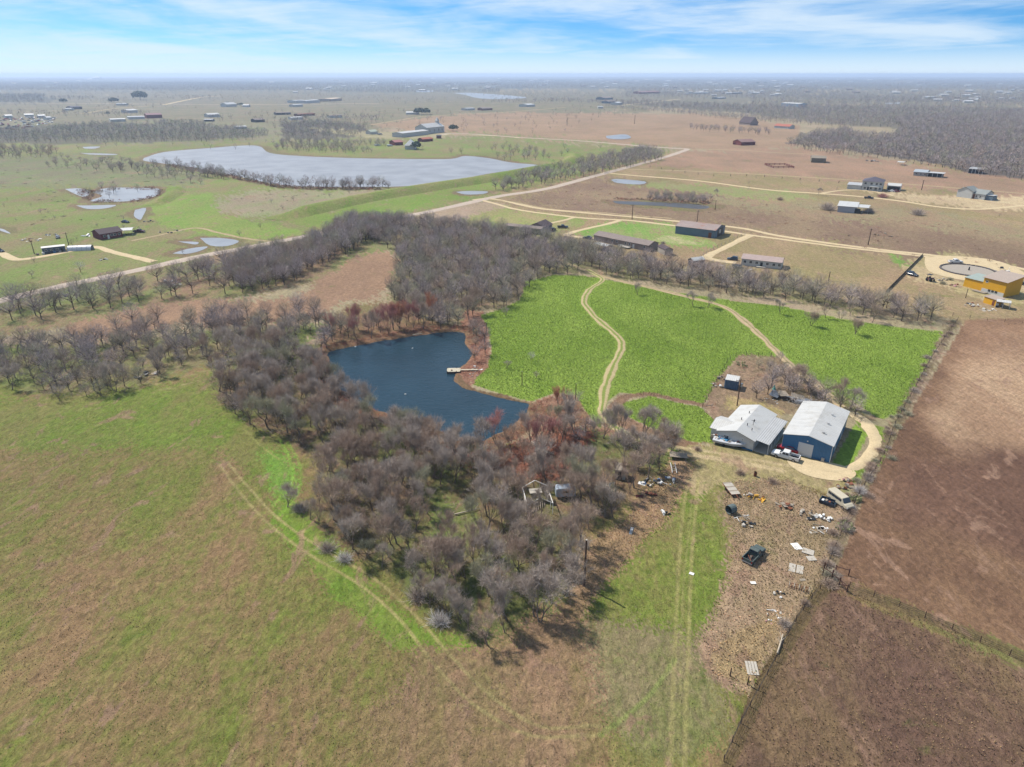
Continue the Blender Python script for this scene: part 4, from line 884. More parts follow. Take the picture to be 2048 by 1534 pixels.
for u, v, r_, k, lab in [(1700,1015,1.3,4,'pale spiky bush just right of the parked van'),(1690,1060,1.9,0,'grey bush over the prickly pear by the ploughed field'),(1665,1105,1.6,0,'grey bush on the fence line below the prickly pear'),
    (1720,985,2.0,4,'pale bush on the fence line above the van'),(1735,955,1.8,0,'grey bush on the fence line level with the gravel yard'),(1568,1250,1.5,0,'lone grey bush beside the fence above the plank pile'),
    (1610,1208,1.1,1,'brown bush left of the wire pen'),(1480,948,1.5,1,'brown weed clump in front of the boat'),(1545,965,1.5,1,'brown weed clump beside the burn barrel'),
    (1655,420,6.5,0,'big round grey bush left of the long white-roofed barn'),(1700,418,4,3,'rusty bush in front of the long white-roofed barn'),(1738,425,4.5,0,'grey bush at the right end of the long white-roofed barn'),
    (1835,430,5.5,0,'large grey bush alone right of the long barn'),(1560,400,3,1,'brown bush on the brushy prairie'),(1765,395,4.5,2,'dark red leafless bush beside the caliche yard'),
    (1270,485,1.8,1,'round shrub behind the long grey mobile home'),(1326,487,1.6,0,'conical shrub left of the small shed'),(1222,493,1.9,5,'yellowish shrub between the halves of the long mobile home'),
    (1885,568,1.9,5,'green-grey shrub in the yard of the yellow house'),(1900,560,1.7,5,'green shrub left of the yellow house'),(1395,960-60,1.2,1,'brown weeds left of the boat'),
    (655,1100,2.3,0,'grey shrub on the left margin of the near wood'),(690,1120,2.0,4,'pale shrub at the left margin of the near wood'),(600,1020,2.2,0,'low bush behind the leftmost tree of the near wood'),
    (880,1245,2.4,4,'silvery tangled bush at the lower edge of the near wood'),(835,1195,2.6,0,'grey shrub above the silvery tangle')]:
    bush(u, v, r_, k, lab)
# fence line brush by the ploughed field: countable shrubs
fl = smooth_line([tuple(P(a, b)[:2]) for a, b in [(1912,640),(1885,690),(1850,750),(1815,815),(1790,850),(1775,900),(1745,945),(1715,1000),(1690,1050),(1660,1120),(1645,1160)]], 8)
for i, (x, y) in enumerate(fl[::2]):
    u, v = PX(np.array([x+rnd.uniform(-2,1)]), np.array([y+rnd.uniform(-2,2)])); 
    bush(float(u[0]), float(v[0]), rnd.uniform(.9, 2.0), rnd.choice([0,1,1,5]), 'leafless shrub on the fence line between the green field and the ploughed land', 'shrubs along the fence line by the ploughed land', .8)
def brush(name, polys, label, tones, sp, size, seed, n=46, w=.028, thr=None, h=.75):
    """low undergrowth nobody could count, one real mesh"""
    proto = [bush_mesh(seed+i, n, w) for i in range(5)]; Vs, Fs, Cs, o = [], [], [], 0; r = np.random.default_rng(seed)
    for poly in polys:
        xs, ys = scatter(poly, sp, seed, thr=thr, ns=9)
        sd = poly_sd(xs, ys, POND_W)
        for x, y, dd in zip(xs, ys, sd):
            if dd < .3: continue
            V, F = proto[int(r.integers(5))]; s = r.uniform(*size); a = r.random()*6.28; ca, sa = math.cos(a)*s, math.sin(a)*s
            W = np.stack([V[:, 0]*ca-V[:, 1]*sa+x, V[:, 0]*sa+V[:, 1]*ca+y, V[:, 2]*s*h], 1)
            Vs.append(W); Fs.append(F+o); Cs.append(np.tile(alb(tones[int(r.integers(len(tones)))])*r.uniform(1.1, 1.9), (len(V), 1))); o += len(V)
    me = npmesh(name, np.concatenate(Vs), np.concatenate(Fs), np.concatenate(Cs)); print(name, len(me.polygons))
    return tag(link(name, me, mk('brush_twigs', (150,120,100), .9, .15, .3, attr=True)), label, 'undergrowth', kind='stuff')
brush('pond_brush', [[(820,885),(960,900),(1060,885),(1130,850),(1190,868),(1130,940),(1060,965),(960,940),(860,930)], [(640,712),(650,690),(700,684),(760,670),(850,655),(930,650),(928,660),(840,664),(760,676),(700,690),(655,704)],
      [(600,700),(652,704),(662,740),(690,800),(740,845),(700,840),(640,780)], [(680,790),(780,828),(850,850),(900,872),(960,882),(1020,866),(1064,812),(1120,850),(1000,905),(840,885),(700,835)], [(925,655),(965,640),(980,700),(960,745),(930,760),(920,745),(950,712),(936,690)], [(1060,805),(1110,790),(1150,800),(1190,850),(1120,850),(1060,840)]],
      'russet brush and reeds crowding the banks of the pond', [(158,96,76), (146,92,80), (170,112,84), (136,92,84)], 1.5, (.8, 1.7), 800, 40, .03)
brush('wood_undergrowth', [W1], 'grey-brown undergrowth on the floor of the near wood', [(146,126,114), (138,114,100), (120,112,86), (150,136,120)], 2.1, (.7, 1.7), 810, 40, .03, .40)
brush('belt_undergrowth', [W2, W4, W5], 'brown and grey undergrowth in the tree belts', [(140,120,104), (132,112,100), (124,116,88)], 4.2, (1.0, 2.3), 820, 26, .04, .42)
brush('ditch_brush', [[(1650,1165),(1622,1200),(1580,1265),(1520,1380),(1440,1560),(1452,1560),(1535,1385),(1592,1275),(1636,1205),(1662,1175)], [(1662,1164),(1860,1232),(2150,1350),(2150,1356),(1860,1240),(1690,1180)]], 'dark dry weeds along the two fence lines of the near brown field', [(112,92,74), (128,108,84), (120,112,72)], .8, (.25, .6), 870, 26, .05, .2, .8)
brush('fence_weeds', [[(1918,640),(1875,705),(1825,785),(1790,850),(1765,915),(1720,985),(1690,1050),(1650,1150),(1640,1150),(1670,1060),(1705,985),(1750,910),(1775,850),(1812,780),(1862,700),(1900,640)]], 'tall dry weeds along the old fence between green field and ploughed land', [(140,118,98), (128,112,88), (150,132,110)], 1.1, (.4, 1.0), 885, 26, .04, .25, .8)
brush('shore_brush', [[(330,332),(400,344),(470,358),(560,377),(640,381),(760,380),(760,374),(640,374),(560,369),(470,351),(400,338),(345,328)], [(150,378),(200,382),(300,374),(330,380),(318,394),(270,405),(180,406),(200,400),(270,399),(310,390),(312,381),(220,377),(190,388),(180,402),(168,398)], [(1225,396),(1420,404),(1424,412),(1416,410),(1300,401),(1228,400)]], 'russet reeds and brush along the lake shore and pond rims', [(150,100,82), (140,108,86), (128,104,84)], 2.6, (1.2, 2.6), 880, 22, .08, .3)
brush('prairie_brush', [[(1050,395),(1180,352),(1400,388),(1650,412),(2150,490),(2150,555),(1900,530),(1500,455),(1200,425),(1010,405)]], 'low dry brush covering the prairie beyond the lanes', [(150,116,98), (140,120,100), (156,128,106)], 7, (1.0, 3.0), 830, 22, .05, .5, .5)
brush('garden_brush', [[(1480,714),(1555,718),(1640,768),(1690,800),(1600,800),(1500,790),(1440,760)], [(1240,790),(1215,815),(1240,850),(1320,880),(1300,858),(1256,835),(1246,806)], [(1500,770),(1600,755),(1700,805),(1745,850),(1712,842),(1660,810),(1600,800),(1510,795)]], 'scrub around the garden behind the house and the old pond rim', [(146,122,108), (160,128,108), (120,116,84)], 1.7, (.6, 1.4), 840, 34, .03, .34)
brush('marsh_brush', [[(-100,312),(250,314),(420,352),(400,372),(-100,378)], [(430,400),(520,382),(780,380),(700,405),(560,436)], [(0,380),(140,380),(250,430),(200,455),(0,450)]], 'low grey brush on the marsh and the rough pasture left', [(118,106,90), (112,110,88)], 11, (1.4, 3.4), 850, 20, .06, .5, .4)

brush('dark_weeds', [[(560,1330),(760,1330),(980,1320),(1190,1240),(1230,1480),(1150,1600),(600,1600),(500,1440)], [(700,1240),(960,1310),(900,1340),(760,1330)]], 'dark weed clumps dotted over the brown lower pasture', [(126,106,92), (140,118,94), (112,104,72)], 1.25, (.16, .42), 860, 22, .09, .5, .6)
# ------------------------------------------------------------------ grass tufts on the near land (uncountable)
def tufts(name, poly_or_polys, sp, size, label, seed, colf=1.0, nb=5, thr=None, green=False, k0=0, lean=.6):
    r = np.random.default_rng(seed); X = []; Y = []
    for poly in poly_or_polys:
        xs, ys = scatter(poly, sp, seed, jit=.5, thr=thr, ns=5); X.append(xs); Y.append(ys)
    x = np.concatenate(X); y = np.concatenate(Y); u, v = PX(x, y)
    m = (u > -60) & (u < 2110) & (v < 1590) & (poly_sd(x, y, POND_W) > .2)
    for pts, w in TRK:
        m &= dist_poly(x, y, pts) > w
    x = x[m]; y = y[m]; n = len(x)
    A, B, K = land(x, y); f = vnoise(x, y, 6, seed+1, 3)[:, None] > .5; col = np.where(f, A, B)*r.uniform(.62, 1.36, (n,1))*colf
    s = r.uniform(*size, n); z0 = relief(x, y) + fine(x, y, K)
    th = r.random((n, nb))*6.28; ln = r.uniform(.25, 1, (n, nb))*lean; hh = r.uniform(.5, 1, (n, nb))
    c = np.stack([x, y, z0-.03], 1)[:, None]; S = s[:, None, None]
    dx = np.cos(th); dy = np.sin(th); wd = .30
    b0 = c + S*np.stack([-dy*wd, dx*wd, 0*dx], 2); b1 = c + S*np.stack([dy*wd, -dx*wd, 0*dx], 2); tp = c + S*np.stack([dx*ln, dy*ln, hh], 2)
    V = np.stack([b0, b1, tp], 2).reshape(-1, 3); F = np.arange(len(V)).reshape(-1, 3)
    Cc = np.repeat(col, nb*3, 0)
    print(name, n, len(F))
    return tag(link(name, npmesh(name, V, F, Cc), mk('tuft_grass', (140,140,80), .9, .12, .5, attr=True)), label, 'grass', kind='stuff')
TRK = []
for pts, w in [([(1172,540),(1190,548),(1205,560),(1185,575),(1168,595),(1175,617),(1200,643),(1230,668),(1242,690),(1232,720),(1216,760),(1206,800),(1205,825),(1222,848),(1258,868),(1310,888),(1360,905)], 1.9),
               ([(1185,546),(1240,562),(1320,580),(1400,600),(1440,611),(1470,627),(1510,660),(1550,700),(1590,738),(1620,760),(1650,785),(1680,810),(1715,834)], 1.9),
               ([(1700,826),(1730,845),(1748,868),(1750,890),(1735,915),(1705,935),(1670,942),(1630,934)], 2.2)]:
    TRK.append((smooth_line([tuple(P(a, b)[:2]) for a, b in pts], 6), w))
for i_, (_, lp) in enumerate([(0, [(1375,960),(1365,1030),(1358,1120),(1352,1250),(1345,1400),(1340,1640)]), (0, [(1397,955),(1390,1030),(1383,1120),(1378,1250),(1372,1400),(1368,1640)]), (0, LINES[3][0]), (0, LINES[4][0])]):
    TRK.append((smooth_line([tuple(P(a, b)[:2]) for a, b in lp], 6), .35))
tufts('field_grass', [GF, GF2, GF3], .6, (.16, .38), 'bright green ankle-high growth covering the field behind the homestead', 900, 1.35, 5, None, True, .9)
tufts('dry_grass', [[(1162,1095),(1240,1045),(1330,930),(1392,925),(1375,985),(1330,1050),(1200,1170),(1160,1240)], [(1462,962),(1560,950),(1650,985),(1700,1005),(1650,1150),(1560,1300),(1500,1395),(1420,1350),(1402,1275),(1440,1180),(1468,1080),(1445,1000)]],
      .42, (.14, .36), 'dry tan bunch grass around the scrap yard and the utility pole', 910, 1.8, 5, .25)
tufts('pasture_grass', [[(-300,800),(0,800),(330,770),(480,730),(440,800),(560,890),(650,985),(590,1015),(640,1065),(780,1150),(890,1265),(960,1305),(1110,1240),(1170,1190),(1380,980),(1440,1000),(1465,1080),(1402,1275),(1420,1350),(1500,1395),(1440,1600),(-300,1600)]],
      .6, (.10, .24), 'short mixed green and tan pasture grass of the near fields', 920, 1.7, 4, .40)
tufts('field_stubble', [[(1662,1170),(2300,1400),(2300,1620),(1430,1600),(1520,1390)]], .5, (.14, .32), 'brown tussocks on the near right field', 930, 1.45, 4, .3)

# ------------------------------------------------------------------ haze
def build_haze():
    o = MB().box(-26000, 26000, -26000, 26000, -3, 82).build('haze', None)
    m = bpy.data.materials.new('haze'); m.use_nodes = True; N = m.node_tree.nodes; L = m.node_tree.links; N.clear()
    out = N.new('ShaderNodeOutputMaterial'); v = N.new('ShaderNodeVolumePrincipled')
    v.inputs['Color'].default_value = (.62, .77, 1.0, 1); v.inputs['Density'].default_value = HAZE; v.inputs['Anisotropy'].default_value = .2
    L.new(v.outputs[0], out.inputs['Volume']); o.data.materials.append(m)
    tag(o, 'pale blue haze filling the air over the whole countryside', 'haze', kind='stuff')
HAZE = .00012
build_haze()
#OBJECTS
# ------------------------------------------------------------------ building materials
M_WHITE = mk('white_metal', (232,230,224), .45, .05, .4, 0, stripe=None, spec=.4)
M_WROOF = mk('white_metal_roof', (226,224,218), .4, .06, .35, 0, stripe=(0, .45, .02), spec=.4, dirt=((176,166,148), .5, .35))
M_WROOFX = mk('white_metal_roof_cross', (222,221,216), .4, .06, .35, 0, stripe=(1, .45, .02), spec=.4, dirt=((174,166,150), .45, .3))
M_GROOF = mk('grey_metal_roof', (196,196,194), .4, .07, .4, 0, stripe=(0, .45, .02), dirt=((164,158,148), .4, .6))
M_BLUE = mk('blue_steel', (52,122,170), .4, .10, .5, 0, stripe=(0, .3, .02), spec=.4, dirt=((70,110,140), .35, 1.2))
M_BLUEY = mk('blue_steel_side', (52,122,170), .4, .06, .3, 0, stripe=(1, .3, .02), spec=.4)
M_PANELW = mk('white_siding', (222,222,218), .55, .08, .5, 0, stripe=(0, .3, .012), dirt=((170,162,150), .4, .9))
M_GLASS = mk('window_glass', (52,62,72), .08, .1, .5, spec=.8)
M_TRIM = mk('white_trim', (236,234,228), .5, .04)
M_DARK = mk('dark_metal', (52,54,56), .5, .2, 2, .3)
M_RUST = mk('rusty_metal', (138,84,58), .85, .3, 2, dirt=((90,60,48), .8, 1.5))
M_WOOD = mk('weathered_wood', (160,148,132), .9, .25, 3, bump=.02)
M_POLE = mk('pole_wood', (104,80,66), .9, .2, 2)
M_BLACK = mk('black_plastic', (40,42,44), .5, .15, 2)
M_TYRE = mk('tyre_rubber', (42,42,44), .85, .1, 3)
M_RIM = mk('wheel_rim', (170,172,175), .35, .08, 3, .6)
M_LAMP = mk('lamp_lens', (235,235,230), .15, .03)
M_TAIL = mk('tail_lens', (170,30,28), .2, .05)
M_CONC = mk('concrete', (196,188,174), .9, .12, 1, dirt=((160,150,134), .4, 1))
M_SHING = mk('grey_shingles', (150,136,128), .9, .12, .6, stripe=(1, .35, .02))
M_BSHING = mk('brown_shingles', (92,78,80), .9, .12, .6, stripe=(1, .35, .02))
M_BEIGE = mk('beige_siding', (178,170,158), .7, .08, .5)
M_TAUPE = mk('taupe_siding', (164,148,138), .75, .08, .5)
M_CREAM = mk('cream_siding', (206,206,200), .6, .06, .5)
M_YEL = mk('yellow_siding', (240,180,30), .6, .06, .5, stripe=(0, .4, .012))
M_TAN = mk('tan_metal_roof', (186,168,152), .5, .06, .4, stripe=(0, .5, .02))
M_GREENR = mk('green_metal_roof', (164,176,166), .5, .08, .5)
M_RED = mk('red_barn', (122,52,44), .8, .2, .3)
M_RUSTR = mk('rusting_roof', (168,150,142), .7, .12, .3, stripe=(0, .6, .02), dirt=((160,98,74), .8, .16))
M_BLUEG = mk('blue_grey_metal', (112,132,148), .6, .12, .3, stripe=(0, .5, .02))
M_TARP = mk('blue_tarp', (70,150,196), .5, .1, 1, bump=.05)
M_TEAL = mk('teal_plastic', (60,176,160), .5, .05)
M_BRICK = mk('dark_red_siding', (118,52,52), .8, .1, .5)

def door_or_window(o, face, s, z, w, h, L, D, mat_frame, kind='window', panemat=None):
    t = .05; f = MB(); p = MB()
    def put(mb, a0, a1, z0, z1, depth):
        if face == 'f': mb.box(-L/2+a0, -L/2+a1, -depth, .02, z0, z1)
        elif face == 'b': mb.box(-L/2+a0, -L/2+a1, D-.02, D+depth, z0, z1)
        elif face == 'l': mb.box(-L/2-depth, -L/2+.02, a0, a1, z0, z1)
        else: mb.box(L/2-.02, L/2+depth, a0, a1, z0, z1)
    if kind == 'window':
        k = .09
        put(f, s, s+k, z, z+h, .07); put(f, s+w-k, s+w, z, z+h, .07); put(f, s+k, s+w-k, z, z+k, .068); put(f, s+k, s+w-k, z+h-k, z+h, .068); put(f, s+w/2-.02, s+w/2+.02, z+k, z+h-k, .06)
        fo = f.build('window', mat_frame, o); put(p, s+k, s+w-k, z+k, z+h-k, .035); p.build('pane', panemat or M_GLASS, fo)
    else:
        put(f, s, s+w, z, z+h, .06); fo = f.build(kind, mat_frame, o)
        if kind == 'door': put(p, s+w*.8, s+w*.9, z+h*.45, z+h*.5, .11); p.build('handle', M_DARK, fo)
def body(o, L, D, h, rh, ridge, wallm, roofm, over=.35, th=.12, wname='wall', y0=0.0, x0=0.0, hl=0.0, open_front=False):
    """gabled block; x0,y0 shift it within the thing"""
    if ridge == 'x':
        w = MB().extr([(y0,hl),(y0+D,hl),(y0+D,h),(y0+D/2,h+rh),(y0,h)], 'x', x0-L/2, x0+L/2)
        s = rh/(D/2); e = over
        r1 = [(y0-e,h-s*e+.02),(y0+D/2,h+rh+.02),(y0+D/2,h+rh+th),(y0-e,h-s*e+th)]
        r2 = [(y0+D+e,h-s*e+.02),(y0+D+e,h-s*e+th),(y0+D/2,h+rh+th),(y0+D/2,h+rh+.02)]
        r = MB().extr(r1, 'x', x0-L/2-e, x0+L/2+e).extr(r2, 'x', x0-L/2-e, x0+L/2+e)
    elif ridge == 'y':
        w = MB().extr([(x0-L/2,hl),(x0+L/2,hl),(x0+L/2,h),(x0,h+rh),(x0-L/2,h)], 'y', y0, y0+D)
        s = rh/(L/2); e = over
        r1 = [(x0-L/2-e,h-s*e+.02),(x0,h+rh+.02),(x0,h+rh+th),(x0-L/2-e,h-s*e+th)]
        r2 = [(x0+L/2+e,h-s*e+.02),(x0+L/2+e,h-s*e+th),(x0,h+rh+th),(x0,h+rh+.02)]
        r = MB().extr(r1, 'y', y0-e, y0+D+e).extr(r2, 'y', y0-e, y0+D+e)
    elif ridge == 'hip':
        w = MB().box(x0-L/2, x0+L/2, y0, y0+D, hl, h); e = over; q = min(L, D)/2*.98
        a, b, c, d = (x0-L/2-e,y0-e,h), (x0+L/2+e,y0-e,h), (x0+L/2+e,y0+D+e,h), (x0-L/2-e,y0+D+e,h)
        if L >= D: t1, t2 = (x0-L/2+q,y0+D/2,h+rh), (x0+L/2-q,y0+D/2,h+rh); r = MB().add([a,b,c,d,t1,t2], [(0,1,5,4),(1,2,5),(2,3,4,5),(3,0,4),(3,2,1,0)])
        else: t1, t2 = (x0,y0+q,h+rh), (x0,y0+D-q,h+rh); r = MB().add([a,b,c,d,t1,t2], [(0,1,4),(1,2,5,4),(2,3,5),(3,0,4,5),(3,2,1,0)])
    else: # mono pitch, low at the front
        w = MB().extr([(y0,hl),(y0+D,hl),(y0+D,h+rh),(y0,h)], 'x', x0-L/2, x0+L/2); e = over; s = rh/D
        r = MB().extr([(y0-e,h-s*e+.02),(y0+D+e,h+rh+s*e+.02),(y0+D+e,h+rh+s*e+th),(y0-e,h-s*e+th)], 'x', x0-L/2-e, x0+L/2+e)
    return w.build(wname, wallm, o), r.build('roof', roofm, o)
def building(name, label, cat, A, B, D, h, rh, ridge, wallm, roofm, over=.35, wins=(), doors=(), group=None, L=None):
    if len(A) == 3:
        a = P(*A); b = P(*B); a.z = b.z = 0; d = b-a; loc = (a+b)/2; rz = math.atan2(d.y, d.x); LL = d.length
    else: loc, rz, LL = frame(A, B)
    L = L or LL
    o = thing(name, label, cat, loc, rz, group)
    body(o, L, D, h, rh, ridge, wallm, roofm, over)
    for w in wins: door_or_window(o, w[0], w[1]*(L if w[0] in 'fb' else D), w[2], w[3], w[4], L, D, M_TRIM)
    for d in doors: door_or_window(o, d[0], d[1]*(L if d[0] in 'fb' else D), .05, d[2], d[3], L, D, d[4] if len(d) > 4 else M_TRIM, d[5] if len(d) > 5 else 'door')
    return o, L
# ------------------------------------------------------------------ homestead
a = P(1568,868,4.0); b = P(1666,893,4.0); a.z = b.z = 0; dv = b-a; SR = math.atan2(dv.y, dv.x); SL = dv.length; SD = 19.3
SHOP = (a+b)/2
o = thing('workshop', 'large blue steel workshop with white gabled roof and roll-up door', 'workshop', SHOP, SR)
def skin(o, L, D, h, rh, fm, sm):
    # four corrugated walls as separate sheets, front/back with their gable
    MB().extr([(-L/2,0),(L/2,0),(L/2,h),(0,h+rh),(-L/2,h)], 'y', 0, .12).build('front_wall', fm, o)
    MB().extr([(-L/2,0),(L/2,0),(L/2,h),(0,h+rh),(-L/2,h)], 'y', D-.12, D).build('back_wall', fm, o)
    for s in (-1, 1): MB().box(min(s*L/2, s*(L/2-.12)), max(s*L/2, s*(L/2-.12)), .122, D-.122, 0, h-.01).build('side_wall', sm, o)
skin(o, SL, SD, 4.0, 1.05, M_BLUE, M_BLUEY)
for s in (-1, 1):
    e = .22; sl = 1.05/(SL/2)
    pr = [(0, 5.07), (s*(SL/2+e), 4.02-sl*e), (s*(SL/2+e), 4.12-sl*e), (0, 5.17)]
    r = MB().extr(pr, 'y', -.2, SD+.2).build('roof_slope', M_WROOFX, o)
    g = MB()
    for i in range(27):
        y = .1+i*(SD-.2)/26
        g.add([(s*.05,y-.03,5.165),(s*(SL/2+e),y-.03,4.115-sl*e),(s*(SL/2+e),y+.03,4.115-sl*e),(s*.05,y+.03,5.165),(s*.05,y,5.20),(s*(SL/2+e),y,4.15-sl*e)], [(0,1,5,4),(3,4,5,2),(1,2,5),(0,4,3)])
    g.build('seams', M_WROOFX, r)
for s in (-1, 1): MB().box(min(s*SL/2-.07,s*SL/2+.05*s), max(s*SL/2-.07,s*SL/2+.05*s)+.02, -.06, -.003, 0, 4.02).build('corner_trim', M_TRIM, o)
MB().box(-SL*.09-1.2+.4, -SL*.09+2.2, -.06, -.004, 0, 3.1).build('roll_door', M_WHITE, o)
g = MB()
for i in range(12): g.box(-SL*.09-.78, -SL*.09+2.18, -.085, -.061, .08+i*.25, .13+i*.25)
g.build('door_ribs', M_TRIM, o.children[-1])
MB().box(-.12,.12,-.35,-.01,3.75,3.9).build('wall_lamp', M_LAMP, o)
MB().box(3.3,3.9,-.5,-.05,.1,.9).build('air_unit', M_CONC, o)
MB().box(SL/2+.004,SL/2+.07,4.2,5.2,1.0,2.0).build('window', M_TRIM, o); MB().box(SL/2+.004,SL/2+.07,12,12.9,.05,2.1).build('side_door', M_TRIM, o)
for yy in (3.5, 8.5, 13.5): MB().box(2.0, 2.6, yy, yy+.35, 4.9, 5.02).build('roof_vent', M_GROOF, o)
# the white house with its wing and lean-to
hb = P(1508,881,2.7); hb.z = 0; HR = R(-36); hd = Vector((math.cos(HR), math.sin(HR), 0)); HL = 7.9; HD = 15.2
o = thing('farmhouse', 'white-roofed single-storey farmhouse with a wing and lean-to beside the blue workshop', 'house', hb - hd*HL/2, HR)
body(o, HL, HD, 2.7, 1.2, 'y', M_PANELW, M_WROOFX, .4)
for s in (0,):
    w, r = body(o, 5.6, 6.4, 2.5, .9, 'x', M_PANELW, M_WROOF, .35, x0=-HL/2+.9, y0=.8, wname='wing_wall')
    r.name = 'wing_roof'
MB().extr([(HL/2+.05,2.72),(HL/2+3.2,2.35),(HL/2+3.2,2.43),(HL/2+.05,2.80)], 'y', .4, HD-1.2).build('lean_to_roof', M_GROOF, o)
for i in range(6): MB().box(HL/2+3.0, HL/2+3.1, .6+i*2.55, .7+i*2.55, 0, 2.34).build('post', M_TRIM, o)
MB().box(HL/2+.02, HL/2+3.3, .3, HD-1.2, 0, .1).build('porch_slab', M_CONC, o)
door_or_window(o, 'f', 1.2, 1.0, 1.3, 1.1, HL, HD, M_TRIM); door_or_window(o, 'f', 5.3, 1.9, .45, .4, HL, HD, M_TRIM); door_or_window(o, 'r', 3.0, 1.0, 1.1, 1.0, HL, HD, M_TRIM); door_or_window(o, 'r', 8.5, .1, .9, 2.0, HL, HD, M_WOOD, 'door')
MB().box(-HL/2, HL/2, -.05, -.003, 0, .35).build('skirting', M_BLUE, o)
for x, y in ((1.0, 4.0), (1.6, 7), (-1, 6), (2.4, 3), (-.6, 10)): MB().cyl((x,y,3.0+ (1-abs(x)/4.2)*1.0), (x,y,3.55+(1-abs(x)/4.2)*1.0), .09, .09, 8).build('vent_pipe', M_DARK, o)
MB().bar((1.9,5.3,3.5), (1.9,5.3,4.9), .07).bar((1.4,5.3,4.6), (2.4,5.3,4.8), .05).bar((1.9,5,4.7),(1.9,5.7,4.7),.05).build('aerial', M_DARK, o)
q = P(1437,882); o = thing('porch_clutter', 'jumble of shelving, crates and a blue tarp in front of the farmhouse wing', 'clutter', q, HR)
MB().box(-1.8,1.6,-.5,.5,0,.9).build('bench', M_WOOD, o); MB().box(-.2,2.4,-.9,.2,1.2,1.3).build('tarp', M_TARP, o)
for i in range(9): MB().box(-1.7+i*.4,-1.4+i*.4,-.4+.1*(i%3),-.05+.1*(i%3),.92,1.25+.12*(i%4)).build('crate', [M_WOOD,M_TRIM,M_RUST][i%3], o)
for i in range(4): MB().bar((-.1+i*.8,-.8,0),(-.1+i*.8,-.8,1.2),.06).build('post', M_WOOD, o)
# boat on its trailer heaped with bags
def boat(A, B, label):
    loc, rz, L = frame(A, B); o = thing('loaded_boat', label, 'boat', loc, rz); L = 7.0
    MB().loft([(-L/2,.95,1.05,.55,1.15),(-L/4,1.0,1.15,.45,1.15),(L/8,.9,1.1,.45,1.2),(L*.36,.45,.7,.55,1.3),(L/2,.05,.1,.9,1.4)]).build('hull', mk('boat_hull', (206,208,212), .4, .1, .6), o)
    MB().box(-L/2-.2, L*.4, -.6, -.5, .35, .45).box(-L/2-.2, L*.4, .5, .6, .35, .45).bar((L*.4,0,.4),(L*.58,0,.45),.1).build('trailer_frame', M_DARK, o)
    for s in (-1, 1):
        w = MB().cyl((-1.0,s*1.15,.33),(-1.0,s*.95,.33),.33,.33,12).build('wheel', M_TYRE, o)
    r = random.Random(5)
    for i in range(16):
        x = r.uniform(-L*.42, L*.3); y = r.uniform(-.6,.6); k = r.uniform(.25,.5); t = MB(); n = 7
        t.cyl((x,y,1.1),(x+.1,y,1.1+k*.6),k,k*.75,n).cyl((x+.1,y,1.1+k*.6),(x+.1,y,1.1+k*1.1),k*.75,k*.2,n)
        t.build('bag', [M_TRIM, mk('red_bag', (176,72,66)), M_CONC, M_WHITE, M_TARP, M_WOOD][i % 6], o, True)
boat((1436,886), (1480,896), 'old boat on a trailer heaped with white and red bags in front of the farmhouse')

